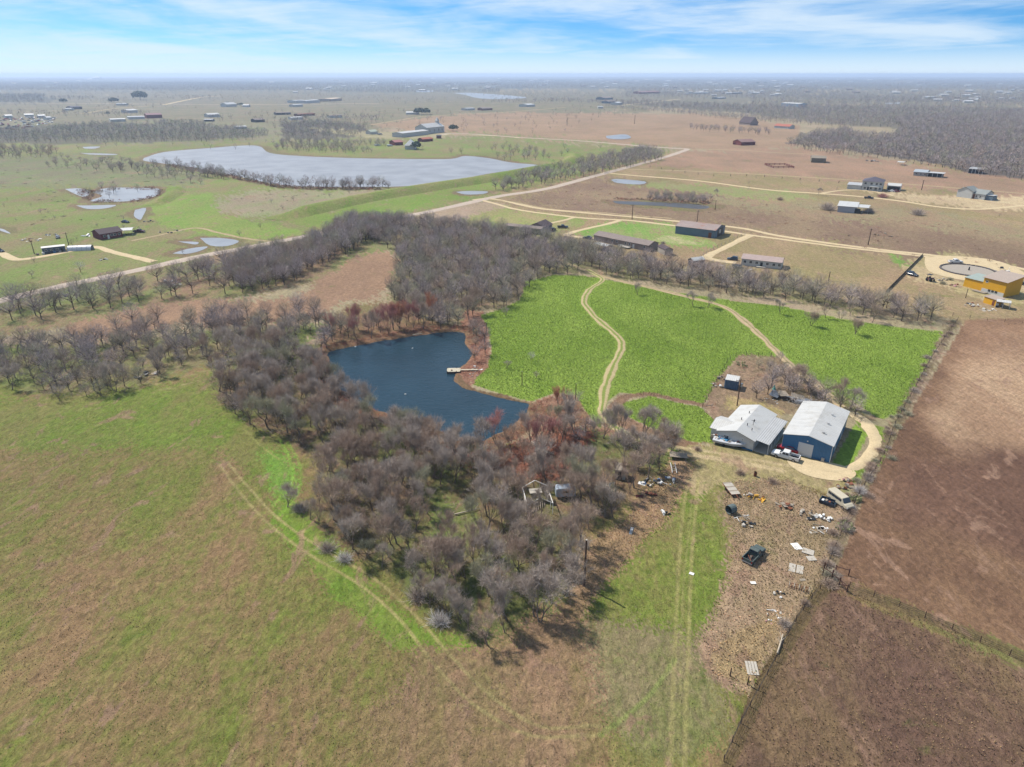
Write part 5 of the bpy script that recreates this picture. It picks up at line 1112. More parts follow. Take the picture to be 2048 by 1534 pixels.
# ------------------------------------------------------------------ vehicles
def wheels(o, L, W, r=.38, xs=(.31, -.32)):
    for fx in xs:
        for s in (-1, 1):
            x = L*fx; w = MB().cyl((x,s*(W/2+.01),r),(x,s*(W/2-.22),r),r,r,16).build('wheel', M_TYRE, o)
            MB().cyl((x,s*(W/2+.025),r),(x,s*(W/2-.02),r),r*.6,r*.6,12).build('rim', M_RIM, w)
def lamps(o, L, W, z):
    for s in (-1, 1):
        MB().box(L/2-.06, L/2+.02, s*W*.36-.16, s*W*.36+.16, z, z+.2).build('headlight', M_LAMP, o)
        MB().box(-L/2-.02, -L/2+.05, s*W*.42-.09, s*W*.42+.09, z, z+.35).build('tail_light', M_TAIL, o)
def pickup(A, B, label, paint, L=5.7, W=1.95, group=None, bed=None, crew=True, name='pickup_truck', z=0):
    loc, rz, _ = frame(A, B); o = thing(name, label, 'pickup', loc, rz, group); o.location.z = z
    c0 = -.02*L if crew else .06*L; hood = .24*L
    MB().loft([(L/2,W*.44,W*.42,.5,.92),(L*.47,W*.49,W*.47,.42,1.02),(hood,W/2,W*.48,.38,1.14),(c0-.13*L,W/2,W*.48,.38,1.16)]).build('body', paint, o)
    bx = c0-.135*L; b = MB()
    b.box(-L/2,bx,-W/2,-W/2+.12,.45,1.15).box(-L/2,bx,W/2-.12,W/2,.45,1.15).box(-L/2,-L/2+.1,-W/2+.121,W/2-.121,.45,1.14).box(-L/2+.101,bx-.002,-W/2+.121,W/2-.121,.45,.6)
    bd = b.build('bed', paint, o); MB().box(-L/2+.12,bx-.05,-W/2+.14,W/2-.14,.602,.63).build('bed_liner', M_BLACK, bd)
    cx0, cx1 = c0-.13*L, hood-.02*L
    MB().loft([(cx0,W*.47,W*.38,1.12,1.72),(cx0+.15,W*.47,W*.40,1.12,1.84),(cx1-.75,W*.47,W*.40,1.12,1.84),(cx1-.1,W*.47,W*.42,1.12,1.24)]).build('cab', paint, o)
    MB().extr([(cx1-.70,1.80),(cx1-.06,1.26),(cx1-.02,1.27),(cx1-.66,1.83)], 'y', -W*.36, W*.36).build('windscreen', M_GLASS, o)
    for s in (-1, 1):
        nwin = 2 if crew else 1; span = (cx1-.55-cx0-.2)/nwin
        for i in range(nwin): MB().add([(cx0+.15+i*span,s*W*.475,1.22),(cx0+.1+(i+1)*span,s*W*.475,1.22),(cx0+.08+(i+1)*span-(.15 if i==nwin-1 else 0),s*W*.425,1.70),(cx0+.18+i*span,s*W*.425,1.70),(cx0+.15+i*span,s*W*.45,1.22),(cx0+.1+(i+1)*span,s*W*.45,1.22),(cx0+.08+(i+1)*span,s*W*.39,1.70),(cx0+.18+i*span,s*W*.39,1.70)], [(0,1,2,3),(4,7,6,5),(0,4,5,1),(1,5,6,2),(2,6,7,3),(3,7,4,0)]).build('side_window', M_GLASS, o)
        MB().box(cx1-.35,cx1-.15,s*(W/2+.03)-.1,s*(W/2+.03)+.1,1.2,1.38).build('mirror', M_BLACK, o)
    MB().box(cx0-.02,cx0+.02,-W*.32,W*.32,1.25,1.62).build('rear_window', M_GLASS, o)
    MB().box(L/2-.05,L/2+.1,-W*.46,W*.46,.42,.6).build('front_bumper', M_RIM, o); MB().box(-L/2-.12,-L/2+.02,-W*.46,W*.46,.42,.58).build('rear_bumper', M_RIM, o)
    wheels(o, L, W, .39); lamps(o, L, W, .66); return o
def carbody(A, B, label, paint, kind='car', L=4.6, W=1.8, group=None, name='parked_car', cat='car'):
    loc, rz, _ = frame(A, B); o = thing(name, label, cat, loc, rz, group)
    if kind == 'van':
        MB().loft([(L/2,W*.44,W*.42,.45,.9),(L*.4,W*.49,W*.46,.4,1.15),(L*.30,W/2,W*.46,.38,1.2),(L*.2,W/2,W*.43,.38,1.98),(-L*.45,W/2,W*.43,.38,2.05),(-L/2,W*.48,W*.42,.45,1.95)]).build('body', paint, o)
        MB().extr([(L*.305,1.22),(L*.205,1.90),(L*.225,1.93),(L*.33,1.24)], 'y', -W*.40, W*.40).build('windscreen', M_GLASS, o)
        for s in (-1, 1):
            for i in range(4): MB().box(-L*.44+i*L*.16,-L*.44+i*L*.16+L*.135,s*W*.475-.03,s*W*.475+.03,1.25,1.75).build('side_window', M_GLASS, o)
        MB().box(-L/2-.03,-L/2+.05,-W*.36,W*.36,1.2,1.75).build('rear_window', M_GLASS, o)
    else:
        suv = kind == 'suv'; H = 1.75 if suv else 1.42
        MB().loft([(L/2,W*.40,W*.38,.4,.68),(L*.44,W*.48,W*.45,.32,.80),(L*.2,W/2,W*.47,.3,.95),(-L*.34,W/2,W*.47,.3,.98),(-L*.46,W*.48,W*.45,.35,.95),(-L/2,W*.42,W*.4,.42,.8)]).build('body', paint, o)
        rb = -L*.46 if suv else -L*.36
        MB().loft([(rb,W*.45,W*.36,.9,1.0 if not suv else H-.15),(rb+.5,W*.46,W*.38,.9,H-.05),(-L*.02,W*.46,W*.38,.9,H),(L*.22,W*.45,W*.42,.9,.97)]).build('cabin', M_GLASS, o)
        MB().extr([(rb+.45,H-.02),(-L*.02,H+.02),(L*.03,H-.02),(-L*.02,H+.05),(rb+.45,H+.02)], 'y', -W*.37, W*.37).build('roof_panel', paint, o)
        for s in (-1, 1): MB().box(L*.14,L*.2,s*(W/2+.02)-.08,s*(W/2+.02)+.08,.95,1.1).build('mirror', paint, o)
    MB().box(L/2-.04,L/2+.08,-W*.42,W*.42,.32,.5).build('front_bumper', M_DARK, o)
    wheels(o, L, W, .33); lamps(o, L, W, .6); return o
PW = mk('white_paint', (236,236,234), .25, .03, spec=.6); PR = mk('red_paint', (176,22,30), .25, .05, spec=.6); PG = mk('faded_green_paint', (92,104,100), .5, .15, 1.2, dirt=((70,78,76), .5, 1))
PB = mk('black_paint', (38,42,48), .25, .1, spec=.6); PT = mk('beige_paint', (206,196,172), .45, .1, 1, dirt=((178,164,138), .5, 1)); PN = mk('navy_paint', (40,64,84), .3, .1, spec=.6); PS = mk('silver_paint', (176,180,184), .3, .05, spec=.6)
pickup((1592,922), (1549,910), 'white crew-cab pickup parked in front of the blue workshop', PW)
carbody((1590,906), (1561,897), 'red car squeezed between the white pickup and the workshop wall', PR)
ob = pickup((1497,1124), (1517,1104), 'derelict dark green pickup standing in the dry grass below the yard', PG, 5.2, 1.95, crew=False, z=-.12)
for i in range(5): MB().bar((-2.2+i*.3,-.6+.2*i,.75),(-1.2+i*.1,.5-.2*i,.95),.1).build('scrap', [M_RUST,M_DARK,M_WOOD][i%3], ob)
carbody((1667,998), (1692,1016), 'old beige passenger van with its bonnet stripped by the ploughed field', PT, 'van', 5.2, 1.95, name='old_van', cat='van')
o = thing('stripped_truck_bed', 'dark blue sawn-off truck bed lying left of the beige van', 'truck bed', P(1655,1007), R(-40))
MB().box(-1.4,1.4,-.9,-.8,.2,.8).box(-1.4,1.4,.8,.9,.2,.8).box(-1.4,-1.3,-.799,.799,.2,.8).box(-1.299,1.4,-.799,.799,.2,.3).build('tub', PN, o)
for i in range(4): MB().box(-1.1+i*.6,-.7+i*.6,-.5+.1*i,.3,.32,.6+.15*(i%2)).build('scrap', [M_TRIM,M_WOOD,M_RUST,M_DARK][i], o)
MB().cyl((-1.0,-.92,.3),(-1.0,-.75,.3),.34,.34,12).build('wheel', M_TYRE, o)
# ------------------------------------------------------------------ yard and scrap
o = thing('shipping_container', 'small blue-grey ribbed container with pale roof behind the farmhouse', 'container', P(1464,779), R(-24))
cm = mk('container_blue', (88,118,146), .5, .12, .8, dirt=((150,120,100), .3, 1))
def ribs(a, b, z0, z1, n, mb):
    a = Vector(a); b = Vector(b); d = (b-a); L = d.length; d.normalize(); nn = Vector((d.y, -d.x, 0)); st = L/n
    pts = []
    for i in range(n):
        for t, k in ((.0,0),(.2,0),(.35,.09),(.8,.09),(.95,0)): pts.append(a + d*(i+t)*st + nn*k)
    pts.append(b); m = len(pts); off = len(mb.v)
    mb.v += [(p.x,p.y,z0) for p in pts] + [(p.x,p.y,z1) for p in pts]; mb.f += [(off+i,off+i+1,off+m+i+1,off+m+i) for i in range(m-1)]
for nm, a, b, n in (('front_wall',(-2,0,0),(1.2,0,0),8),('side_wall',(1.2,0,0),(1.2,3.6,0),9),('back_wall',(1.2,3.6,0),(-2,3.6,0),8),('side_wall',(-2,3.6,0),(-2,0,0),9)):
    m_ = MB(); ribs(a, b, .1, 2.45, n, m_); m_.build(nm, cm, o)
MB().box(-2.05,1.3,-.1,3.7,2.45,2.55).build('roof', M_WROOF, o); MB().box(-2,1.2,0,3.6,0,.1).build('floor', M_DARK, o)
o = thing('collapsed_shed', 'collapsed grey plank shed under the bare trees behind the house', 'shed', P(1575,800), R(-35))
for i, (x, y, a, t) in enumerate([(-3.2,0,.35,.5),(-1.5,.8,.2,.4),(.4,.3,.5,.3),(2.0,1.2,.1,.55),(3.6,.2,.4,.4)]):
    p = MB().box(-1.1,1.1,-1.6,1.6,-.05,.05).build('roof_sheet', [mk('grey_tin', (128,134,142), .6, .15, 1, .2), M_WOOD][i % 2], o); p.location = (x,y,.9+.2*(i%2)); p.rotation_euler = (t-.4, a-.2, i*.6)
for i in range(6): MB().bar((-4+i*1.5,-1,0),(-3.6+i*1.5,.4,1.3+.3*(i%2)),.1).build('beam', M_WOOD, o)
q = P(1548,779); o = thing('teal_cover', 'bright teal tarp cone standing in the scrub behind the house', 'tarp', q); MB().cyl((0,0,0),(0,.1,1.3),.5,.06,7).build('cover', M_TEAL, o); MB().bar((0,0,1.2),(0,.1,1.5),.06).build('pole', M_WOOD, o)
q = P(1510,952); o = thing('burn_barrel', 'rusty burn barrel standing alone in the yard', 'barrel', q); MB().cyl((0,0,0),(0,0,.95),.32,.32,14,False).build('drum', M_RUST, o); MB().cyl((0,0,.3),(0,0,.35),.34,.34,14).build('hoop', M_DARK, o); MB().cyl((0,0,.65),(0,0,.7),.34,.34,14).build('hoop', M_DARK, o)
loc, rz, L = frame((1455,973), (1469,991)); o = thing('flatbed_trailer', 'rusty flatbed trailer with a grey deck in dry weeds', 'trailer', loc, rz)
MB().box(-2.2,2.2,-.95,.95,.55,.65).build('frame', M_RUST, o)
for i in range(9): MB().box(-2.15+i*.48,-1.70+i*.48,-.9,.9,.652,.70).build('plank', M_CONC if i%3 else M_WOOD, o)
for x in (-.5,.4):
    for s in (-1,1): MB().cyl((x,s*1.0,.3),(x,s*.85,.3),.32,.32,12).build('wheel', M_TYRE, o)
MB().bar((2.2,0,.6),(3.2,0,.5),.12).build('drawbar', M_RUST, o)
q = P(1462,1026); o = thing('water_tank', 'grey-green ribbed tank on its side with an open end', 'tank', q, R(20)); tm_ = mk('tank_grey', (104,116,114), .6, .1, 1)
MB().cyl((-.7,0,.85),(.7,.2,.85),.85,.85,16,False).build('shell', tm_, o); MB().cyl((.62,.2,.85),(.66,.2,.85),.82,.82,16).build('dark_end', M_BLACK, o)
for x in (-.5,0,.45): MB().cyl((x-.03,.1+x*.14,.85),(x+.03,.1+x*.14,.85),.89,.89,16,False).build('rib', tm_, o)
def scrap(u, v, R_, n, label, mats, name='scrap_heap', cat='scrap heap', seed=0, flat=False, sz=(.25,.8), kinds=(0,1,2,3)):
    q = P(u, v); o = thing(name, label, cat, q, 0); r = random.Random(seed or int(u*3+v))
    for i in range(n):
        a = r.random()*6.28; d = R_*math.sqrt(r.random()); k = r.choice(kinds); s = r.uniform(*sz); m_ = mats[i % len(mats)]
        if k == 0: p = MB().box(-s,s,-s*.6,s*.6,0,.05).build('sheet', m_, o)
        elif k == 1: p = MB().bar((-s*1.4,0,.05),(s*1.4,0,.05+s*.2),.09).build('pipe', m_, o)
        elif k == 2: p = MB().loft([(-s*.5,s*.35,s*.3,0,s*.5),(s*.5,s*.3,s*.25,0,s*.45)]).build('box', m_, o)
        else: p = MB().cyl((0,0,0),(0,0,s*.4),s*.5,s*.4,9).build('drum', m_, o)
        p.location = (math.cos(a)*d, math.sin(a)*d*.8, 0 if flat else max(0, (1-d/R_)*.5)); p.rotation_euler = (r.uniform(-.3,.3)*(not flat), r.uniform(-.3,.3)*(not flat), r.random()*6.28)
    return o
scrap(1500,994,1.2,8,'yellow and grey machinery scrap behind the flatbed trailer',[mk('yellow_paint',(216,164,50)),M_CONC,M_RUST]); scrap(1521,997,1.0,7,'bright yellow scrap pieces in the weeds',[mk('yellow_paint',(216,164,50)),M_RUST])
scrap(1487,1036,1.5,7,'angled white pipes and frames below the grey tank',[M_TRIM,M_CONC],kinds=(1,)); scrap(1495,1050,1.3,9,'small heap of black and white scrap below the white pipes',[M_BLACK,M_TRIM,M_CONC,M_DARK])
scrap(1571,1013,1.7,12,'ring of rusty reinforcing wire and boards in the weeds',[M_RUST,M_WOOD],kinds=(1,0)); scrap(1622,1031,2.2,14,'wide pile of weathered boards with a black tyre hole',[M_WOOD,M_CONC,M_DARK]); scrap(1646,1037,1.5,9,'bright white sheets piled below the beige van',[M_TRIM,M_WHITE,M_PANELW],kinds=(0,0,2))
scrap(1632,1059,1.9,12,'flat pile of pale broken panels',[M_TRIM,M_CONC,M_WOOD],flat=True,kinds=(0,1)); scrap(1693,963,1.6,10,'pinkish scrap heap at the corner of the gravel yard',[mk('pink_scrap',(188,140,136)),M_RUST,M_WOOD]); scrap(1690,975,1.5,8,'rusty scrap under the bushes above the van',[M_RUST,M_WOOD])
scrap(1438,772,2.0,14,'white and rusty junk heap left of the blue-grey container',[M_TRIM,M_RUST,M_CONC,M_WOOD]); scrap(1445,757,1.4,9,'grey junk heap behind the container',[M_WOOD,M_CONC,M_DARK]); scrap(1425,812,1.6,8,'scattered boards left of the garden',[M_WOOD,M_RUST],flat=True,kinds=(0,1))
scrap(1540,803,2.2,11,'white buckets and bottles along the scrub behind the house',[M_TRIM,M_CONC],sz=(.15,.4),kinds=(2,3)); scrap(1330,1027,.9,6,'white bags and a dark crate left of the wheel tracks',[M_TRIM,M_BLACK,M_WHITE],sz=(.3,.7),kinds=(2,3))
scrap(1308,965,2.6,20,'glinting blue and white scrap metal at the edge of the wood',[mk('blue_scrap',(120,140,170)),M_TRIM,M_DARK,M_CONC]); scrap(1335,962,1.8,10,'pale blue scrap beside the deck on the lane',[mk('blue_scrap',(120,140,170)),M_TRIM]); scrap(1296,993,1.8,8,'dark red rusted wreckage under the wood edge',[mk('dark_red_rust',(90,40,36)),M_RUST])
scrap(1558,1189,.9,7,'pale and dark jugs lying left of the wire cage',[M_TRIM,M_BLACK,M_CONC],sz=(.2,.5),kinds=(2,3)); scrap(1548,1229,1.4,9,'white rubble patch above the lone grey bush',[M_TRIM,M_CONC],flat=True,sz=(.15,.4)); scrap(1540,1243,.7,4,'pinkish rubble beside the lone grey bush',[mk('pink_scrap',(188,140,136)),M_TRIM],flat=True,sz=(.15,.35))
scrap(120,592,3,10,'dark junk heap beside the gravel road at the left',[M_DARK,M_TRIM,M_RUST],sz=(.5,1.2)); scrap(345,566,6,16,'white rubbish spread on the red soil above the orange clearing',[M_TRIM,M_CONC,M_RUST],sz=(.5,1.4),flat=True); scrap(292,752,3,12,'dark brush heap with white boards in the left belt',[M_BLACK,M_DARK,M_TRIM,M_WOOD],sz=(.6,1.3))
scrap(948,738,2.2,12,'pale rubble on the bank behind the dock',[M_CONC,M_TRIM,M_WOOD],sz=(.3,.9),flat=True); scrap(946,752,1.8,8,'pinkish stones below the dock landing',[mk('pink_scrap',(188,140,136)),M_CONC],sz=(.2,.6),flat=True)
def panel(u, v, w, l, rz, label, mat_, tilt=0.0, n=1):
    o = thing('loose_sheet', label, 'sheet', P(u, v), R(rz))
    for i in range(n): MB().box(-w/2+i*w/n,-w/2+(i+.86)*w/n,-l/2,l/2,.04+.02*i,.09+.02*i).build('panel', mat_, o)
    o.rotation_euler.y = tilt
panel(1594,1093,1.6,1.8,10,'crumpled white sheet in the dry grass above the pale panel',M_TRIM); panel(1618,1104,2.2,1.5,-30,'large pale grey panel lying by the fence bushes',M_CONC); panel(1624,1117,1.7,1.2,5,'cream panel just below the large grey panel',M_CONC)
panel(1593,1138,2.4,2.2,-25,'pair of pale boards with a dark gap between',M_CONC,0,2); panel(1507,1166,1.0,.6,0,'small white board in the grass left of the wire cage',M_TRIM); panel(1384,1148,.9,.6,-30,'small white sheet beside the wheel tracks',M_TRIM)
panel(1504,1337,1.6,2.4,-8,'row of long white planks flat on the dry grass',M_CONC,0,4); panel(1263,1062,.6,2.2,-18,'narrow grey bench-like sheet in the tan grass',M_GROOF,0,1); panel(1606,1160,1.1,.5,10,'short grey plank above the wire cage',M_WOOD)
loc, rz, L = frame((1340,914), (1372,917)); o = thing('plank_deck', 'low grey plank deck raised beside the lane', 'deck', loc, rz)
for i in range(10): MB().box(-1.8+i*.37,-1.46+i*.37,-1.1,1.1,.7,.76).build('plank', M_WOOD, o)
for x in (-1.6,1.6):
    for y in (-.95,.95): MB().box(x-.06,x+.06,y-.06,y+.06,0,.7).build('leg', M_WOOD, o)
o = thing('leaning_pipes', 'pair of white pipes leaning in the weeds beside the plank deck', 'frame', P(1346,940), 0)
for x in (-.45,.45): MB().bar((x,-1.4,.2),(x+.1,1.3,1.0),.12).build('pipe', M_TRIM, o)
for y in (-.8,-.2,.5): MB().bar((-.45,y,.42+y*.1),(.5,y,.42+y*.1),.08).build('rung', M_CONC, o)
loc, rz, L = frame((1583,1173), (1613,1182)); o = thing('wire_cage', 'rusty rack of hoops lying near the corner gate', 'rack', loc, rz)
for i in range(9): MB().bar((-1.5+i*.37,-.45,0),(-1.5+i*.37,-.45,.55),.06).bar((-1.5+i*.37,-.45,.55),(-1.5+i*.37,.45,.55),.06).bar((-1.5+i*.37,.45,.55),(-1.5+i*.37,.45,0),.06).build('hoop', M_RUST if i%2 else M_CONC, o)
for y in (-.45,.45): MB().bar((-1.6,y,.3),(1.6,y,.3),.06).build('rail', M_RUST, o)
# ruined frame and sheds in the wood
loc, rz, L = frame((1048,1030), (1112,1030)); o = thing('ruined_frame', 'roofless white timber frame of a ruined shed deep in the near wood', 'ruin', loc+Vector((0,0,0)), R(8))
FL, FD, FH = 4.8, 6.0, 2.4
for x in (-FL/2, FL/2):
    for y in (0, 2, 4, 6): MB().bar((x,y,0),(x,y,FH),.12).build('post', M_TRIM, o)
    MB().bar((x,0,FH),(x,FD,FH),.12).build('wall_plate', M_TRIM, o)
for y in (0, 6):
    for s in (-1, 1): MB().bar((s*FL/2,y,FH),(0,y,FH+1.4),.12).build('rafter', M_TRIM, o)
for i in range(5): MB().bar((-FL/2-.05,.3+i*.3,.5+i*.35),(-FL/2-.05,2.6+i*.25,.4+i*.4),.1,.16).build('board', M_CONC, o)
for i in range(6): MB().box(FL/2-.3-.02*i,FL/2+.1,3.4+i*.35,3.6+i*.35,.4,2.0+.1*(i%2)).build('board', M_CONC, o)
for i in range(7): MB().bar((-1.6+i*.5,.6+.3*i,.1),(-.4+i*.3,3.0+.2*i,.7+.1*(i%3)),.12).build('fallen_board', M_WOOD, o)
MB().box(-1.2,1.2,4.3,5.9,2.0,2.06).build('roof_sheet', M_CONC, o)
o,_ = building('small_shed','small pale weathered shed standing among trees at the right of the near wood','shed',(1229,958),(1250,960),2.2,2.1,.3,'mono',M_CONC,M_WOOD,.1,doors=(('f',.3,.8,1.8,M_DARK),))
o = thing('old_caravan','pale blue box trailer half hidden by trees right of the ruined frame','trailer',P(1130,992),R(5)); MB().loft([(-1.9,.95,.85,.5,2.1),(-1.6,1.0,.9,.45,2.3),(1.6,1.0,.9,.45,2.3),(1.9,.95,.85,.5,2.0)]).build('body', mk('pale_blue', (176,190,204), .5, .1), o)
for s in (-1,1): MB().cyl((0,s*1.02,.33),(0,s*.85,.33),.33,.33,12).build('wheel', M_TYRE, o)
MB().box(-.6,.5,-1.02,-.9,1.3,1.8).build('window', M_GLASS, o)
o = thing('fibre_chair_stack','two upright white boards propped between trunks left of the small shed','boards',P(1222,972),R(10)); 
for x in (-.25,.35): 
    p = MB().box(-.22,.22,-.04,.04,0,1.0).build('board', M_TRIM, o); p.location = (x,0,0); p.rotation_euler = (.2,.2*x,0)
o.name = 'propped_boards'
# dock
o = thing('fishing_dock', 'small plank fishing dock with a walkway reaching into the pond', 'dock', P(913,742), R(2))
for i in range(14): MB().box(-2.6+i*.27,-2.35+i*.27,-1.3,1.3,.32,.38).build('plank', mk('dock_wood', (206,196,172), .85, .12, 2), o)
for i in range(16): MB().box(1.22+i*.29,1.49+i*.29,-.35,.35,.34,.40).build('plank', MATS['dock_wood'], o)
for x in (-2.5,0,1.1):
    for y in (-1.2,1.2): MB().cyl((x,y,-1.2),(x,y,.55),.09,.09,8).build('pile', M_POLE, o)
MB().box(-2.6,1.15,-1.3,-1.22,.05,.318).box(-2.6,-2.5,-1.218,1.3,.05,.318).build('fascia', M_POLE, o)
MB().box(-1.5,-1.1,-.6,-.3,.38,.6).build('tackle_box', M_RUST, o)
for u, v, t in [(711,694,'white jug floating near the far bank of the pond'),(825,697,'white jug floating in the middle of the pond\'s upper half'),(684,747,'tiny white float near the left bank of the pond'),(811,789,'white jug floating in the lower half of the pond')]:
    o = thing('floating_jug', t, 'float', P(u, v, -.28), rnd.random()*3); MB().cyl((-.22,0,.05),(.2,0,.08),.17,.17,10).build('jug', M_TRIM, o, True); MB().cyl((.2,0,.08),(.34,0,.1),.06,.05,8).build('neck', M_TARP, o)
def log(u, v, L, rz, label):
    o = thing('fallen_trunk', label, 'fallen tree', P(u, v), R(rz)); MB().cyl((-L/2,0,.2),(L/2,0,.35),.16,.08,7).build('trunk', mk('bleached_wood', (206,192,170), .9, .1), o, True)
    for i in range(3): MB().cyl((L*(.0+.14*i),0,.28),(L*(.16+.14*i),.5*(-1)**i,.8),.06,.02,5).build('branch', MATS['bleached_wood'], o)
log(1090,905,4.5,-35,'bleached fallen trunk in the russet brush right of the tall red tree'); log(1072,890,3,-50,'second bleached trunk nearer the pond in the russet brush'); log(935,1005+20,5,20,'fallen bleached trunk crossing the near wood'); log(985,1115,4,25,'pale broken trunk lying in the lower part of the near wood')
log(1560,1290,4,60,'grey pole lying along the field fence'); log(195,588,4,50,'long white pole leaning by the trees at the gravel road'); log(835,670,3,15,'bleached trunk on the far bank of the pond')

# ------------------------------------------------------------------ poles and fences
def pole(u, v, vt, label, arm=False, r=.15, group=None, tf=False, name='utility_pole'):
    h = hgt(u, v, vt); o = thing(name, label, 'pole', P(u, v), 0, group)
    MB().cyl((0,0,-.3),(0,0,h),r,r*.72,10).build('pole', M_POLE, o)
    if arm: MB().bar((-1.1,0,h-.6),(1.1,0,h-.6),.12).build('crossarm', M_POLE, o)
    if arm:
        for x in (-1,0,1): MB().cyl((x,0,h-.54 if x else h),(x,0,h-.34 if x else h+.2),.06,.05,6).build('insulator', M_CONC, o)
    if tf: MB().cyl((.35,0,h-2.2),(.35,0,h-1.3),.28,.28,10).build('transformer', M_RIM, o)
    MB().cyl((0,0,h),(0,0,h+.06),r*.75,r*.75,10).build('cap', M_CONC, o); return o
pole(1168,1172,1080,'tall brown utility pole at the edge of the near wood casting a long shadow',r=.2)
pole(1044,771,743,'dark thin pole in the green field nearest the pond\'s lower right bank',r=.12); pole(1151,800,768,'dark thin pole above the russet brush at the field edge',r=.12); pole(973,671,645,'dark thin pole at the right side of the pond\'s far end',r=.12)
pole(1474,811,757,'utility pole with a meter standing between farmhouse and container',True,tf=True)
pole(69,508,482,'thin utility pole left of the blue mobile home',r=.2); pole(138,492,465,'lamp pole beside the blue mobile home',True,r=.2)
pole(1264,439,409,'tall utility pole beside the lanes above the long grey mobile home',True,r=.22); pole(1394,444,420,'utility pole behind the blue-grey barn',True,r=.22); pole(1736,490,457,'utility pole leaning over the lane on the right',True,r=.25)
pole(1657,561,543,'short pole in the dry field right of the white mobile home',r=.2); pole(1931,596,577,'thin pole in front of the yellow house',r=.14); pole(1843,380,360,'utility pole right of the caliche yard',True,r=.3)
pole(1134,255-4,235,'far utility pole in the wide brown field, left one','far' and True,r=.4); pole(1269,248,230,'far utility pole in the wide brown field, right one',True,r=.4); pole(1430,420,400,'thin pole by the brush pond',r=.2)
o = thing('radio_mast','thin radio mast on the skyline right of centre','mast',P(1311,151.5)); h_ = hgt(1311,151.5,124)
hb_ = CH + (P(1311,151.5).y)*0 ; MB().cyl((0,0,0),(0,0,130),2.2,.8,5).build('mast', M_CONC, o); MB().cyl((0,0,130),(0,0,140),.5,.3,5).build('tip', M_RUST, o)
def fence(pts, step, h, label, wires=3, r=.07, posts_mat=None, name='wire_fence', lean=.05):
    c = np.array(smooth_line([tuple(P(a, b)[:2]) for a, b in pts], 6)); seg = np.hypot(*np.diff(c, axis=0).T); s = np.concatenate([[0], np.cumsum(seg)])
    t = np.arange(0, s[-1], step); c = np.stack([np.interp(t, s, c[:, 0]), np.interp(t, s, c[:, 1])], 1)
    o = thing(name, label, 'fence', (c[0][0], c[0][1], 0)); pm = MB().cyl((0,0,-.2),(0,0,h),r,r*.8,6).build('post', posts_mat or M_POLE, o)
    for i, (x, y) in enumerate(c[1:]):
        p = pm.copy(); C.objects.link(p); p.location = (x-c[0][0], y-c[0][1], 0); p.rotation_euler = (rnd.uniform(-lean,lean), rnd.uniform(-lean,lean), 0); p.scale.z = rnd.uniform(.85,1.1)
    for k in range(wires):
        m_ = MB(); z = h*(k+1)/(wires+.6)
        for a, b in zip(c[:-1], c[1:]): m_.bar((a[0]-c[0][0],a[1]-c[0][1],z),(b[0]-c[0][0],b[1]-c[0][1],z),.025)
        m_.build('wire', M_DARK, o)
fence([(1640,1178),(1610,1215),(1575,1270),(1548,1325),(1515,1385),(1480,1450),(1440,1540)],3.2,1.15,'wire fence along the dark ditch between pasture and brown field',3)
fence([(1650,1165),(1700,1175),(1800,1215),(1900,1258),(2048,1325),(2200,1395)],3.6,1.2,'wire fence between the ploughed land and the near brown field',3)
fence([(1915,640),(1870,705),(1825,785),(1790,850),(1765,915),(1720,985),(1690,1050),(1660,1120),(1645,1158)],4.0,1.2,'old wire fence along the shrub line by the ploughed land',2)
fence([(1905,632),(1960,640),(2048,648),(2150,655)],5,1.3,'wire fence at the top edge of the ploughed land',2)
fence([(1405,815),(1440,752),(1472,712),(1560,714)],3.5,1.2,'low fence around the garden behind the farmhouse',2)
fence([(1460,1352),(1492,1368),(1520,1380)],2.4,1.5,'three short dark posts at the lower end of the scrap grass',0,.1)
fence([(1400,517),(1425,500),(1455,486),(1490,470)],5,1.4,'pale picket fence along the driveway below the blue-grey barn',2,.12,M_CONC)
fence([(1300,335),(1420,352),(1500,352),(1620,362),(1760,372)],14,1.6,'long pasture fence across the pink prairie',1,.2,M_DARK)
fence([(1812,325),(1850,330),(1905,338),(1960,342)],8,1.6,'dark fence behind the ranch house on the far right',1,.25,M_DARK)
fence([(0,618),(110,590),(230,565),(300,552)],6,1.3,'fence beside the gravel road at the far left',2,.12)
# corner gate of pipe
o = thing('pipe_gate','rusty pipe corral gate standing open at the corner of the brown field','gate',P(1645,1150),R(-60)); rp = mk('brown_pipe',(96,66,56),.7,.15,2)
for x, y, h in ((0,0,2.6),(1.6,0,2.2),(3.0,.1,1.7),(4.6,-.2,1.6),(.6,2.4,1.5),(2.2,3.6,1.4)): MB().cyl((x,y,0),(x,y,h),.09,.09,8).build('post', rp, o)
for a, b in (((0,0,1.5),(1.6,0,1.5)),((1.6,0,1.3),(3,.1,1.2)),((3,.1,1.2),(4.6,-.2,1.2)),((1.6,0,1.2),(.6,2.4,1.2)),((.6,2.4,1.2),(2.2,3.6,1.1)),((4.6,-.2,.4),(3,.1,1.2)),((3,.1,.4),(4.6,-.2,1.2))): MB().bar(a,b,.09).build('rail', rp, o)
loc, rz, L = frame((1772,585), (1845,511)); o = thing('silt_fence','black fabric fence running straight from the belt up to the lane','fence',loc,rz)
for i in range(14):
    x = -L/2 + i*L/13; MB().bar((x,-.05,0),(x,-.05,1.1),.10).build('post', M_BLACK, o)
    if i < 13: MB().box(x+.07,x+L/13-.07,-.03,.03,.05,1.0).build('panel', M_BLACK, o)

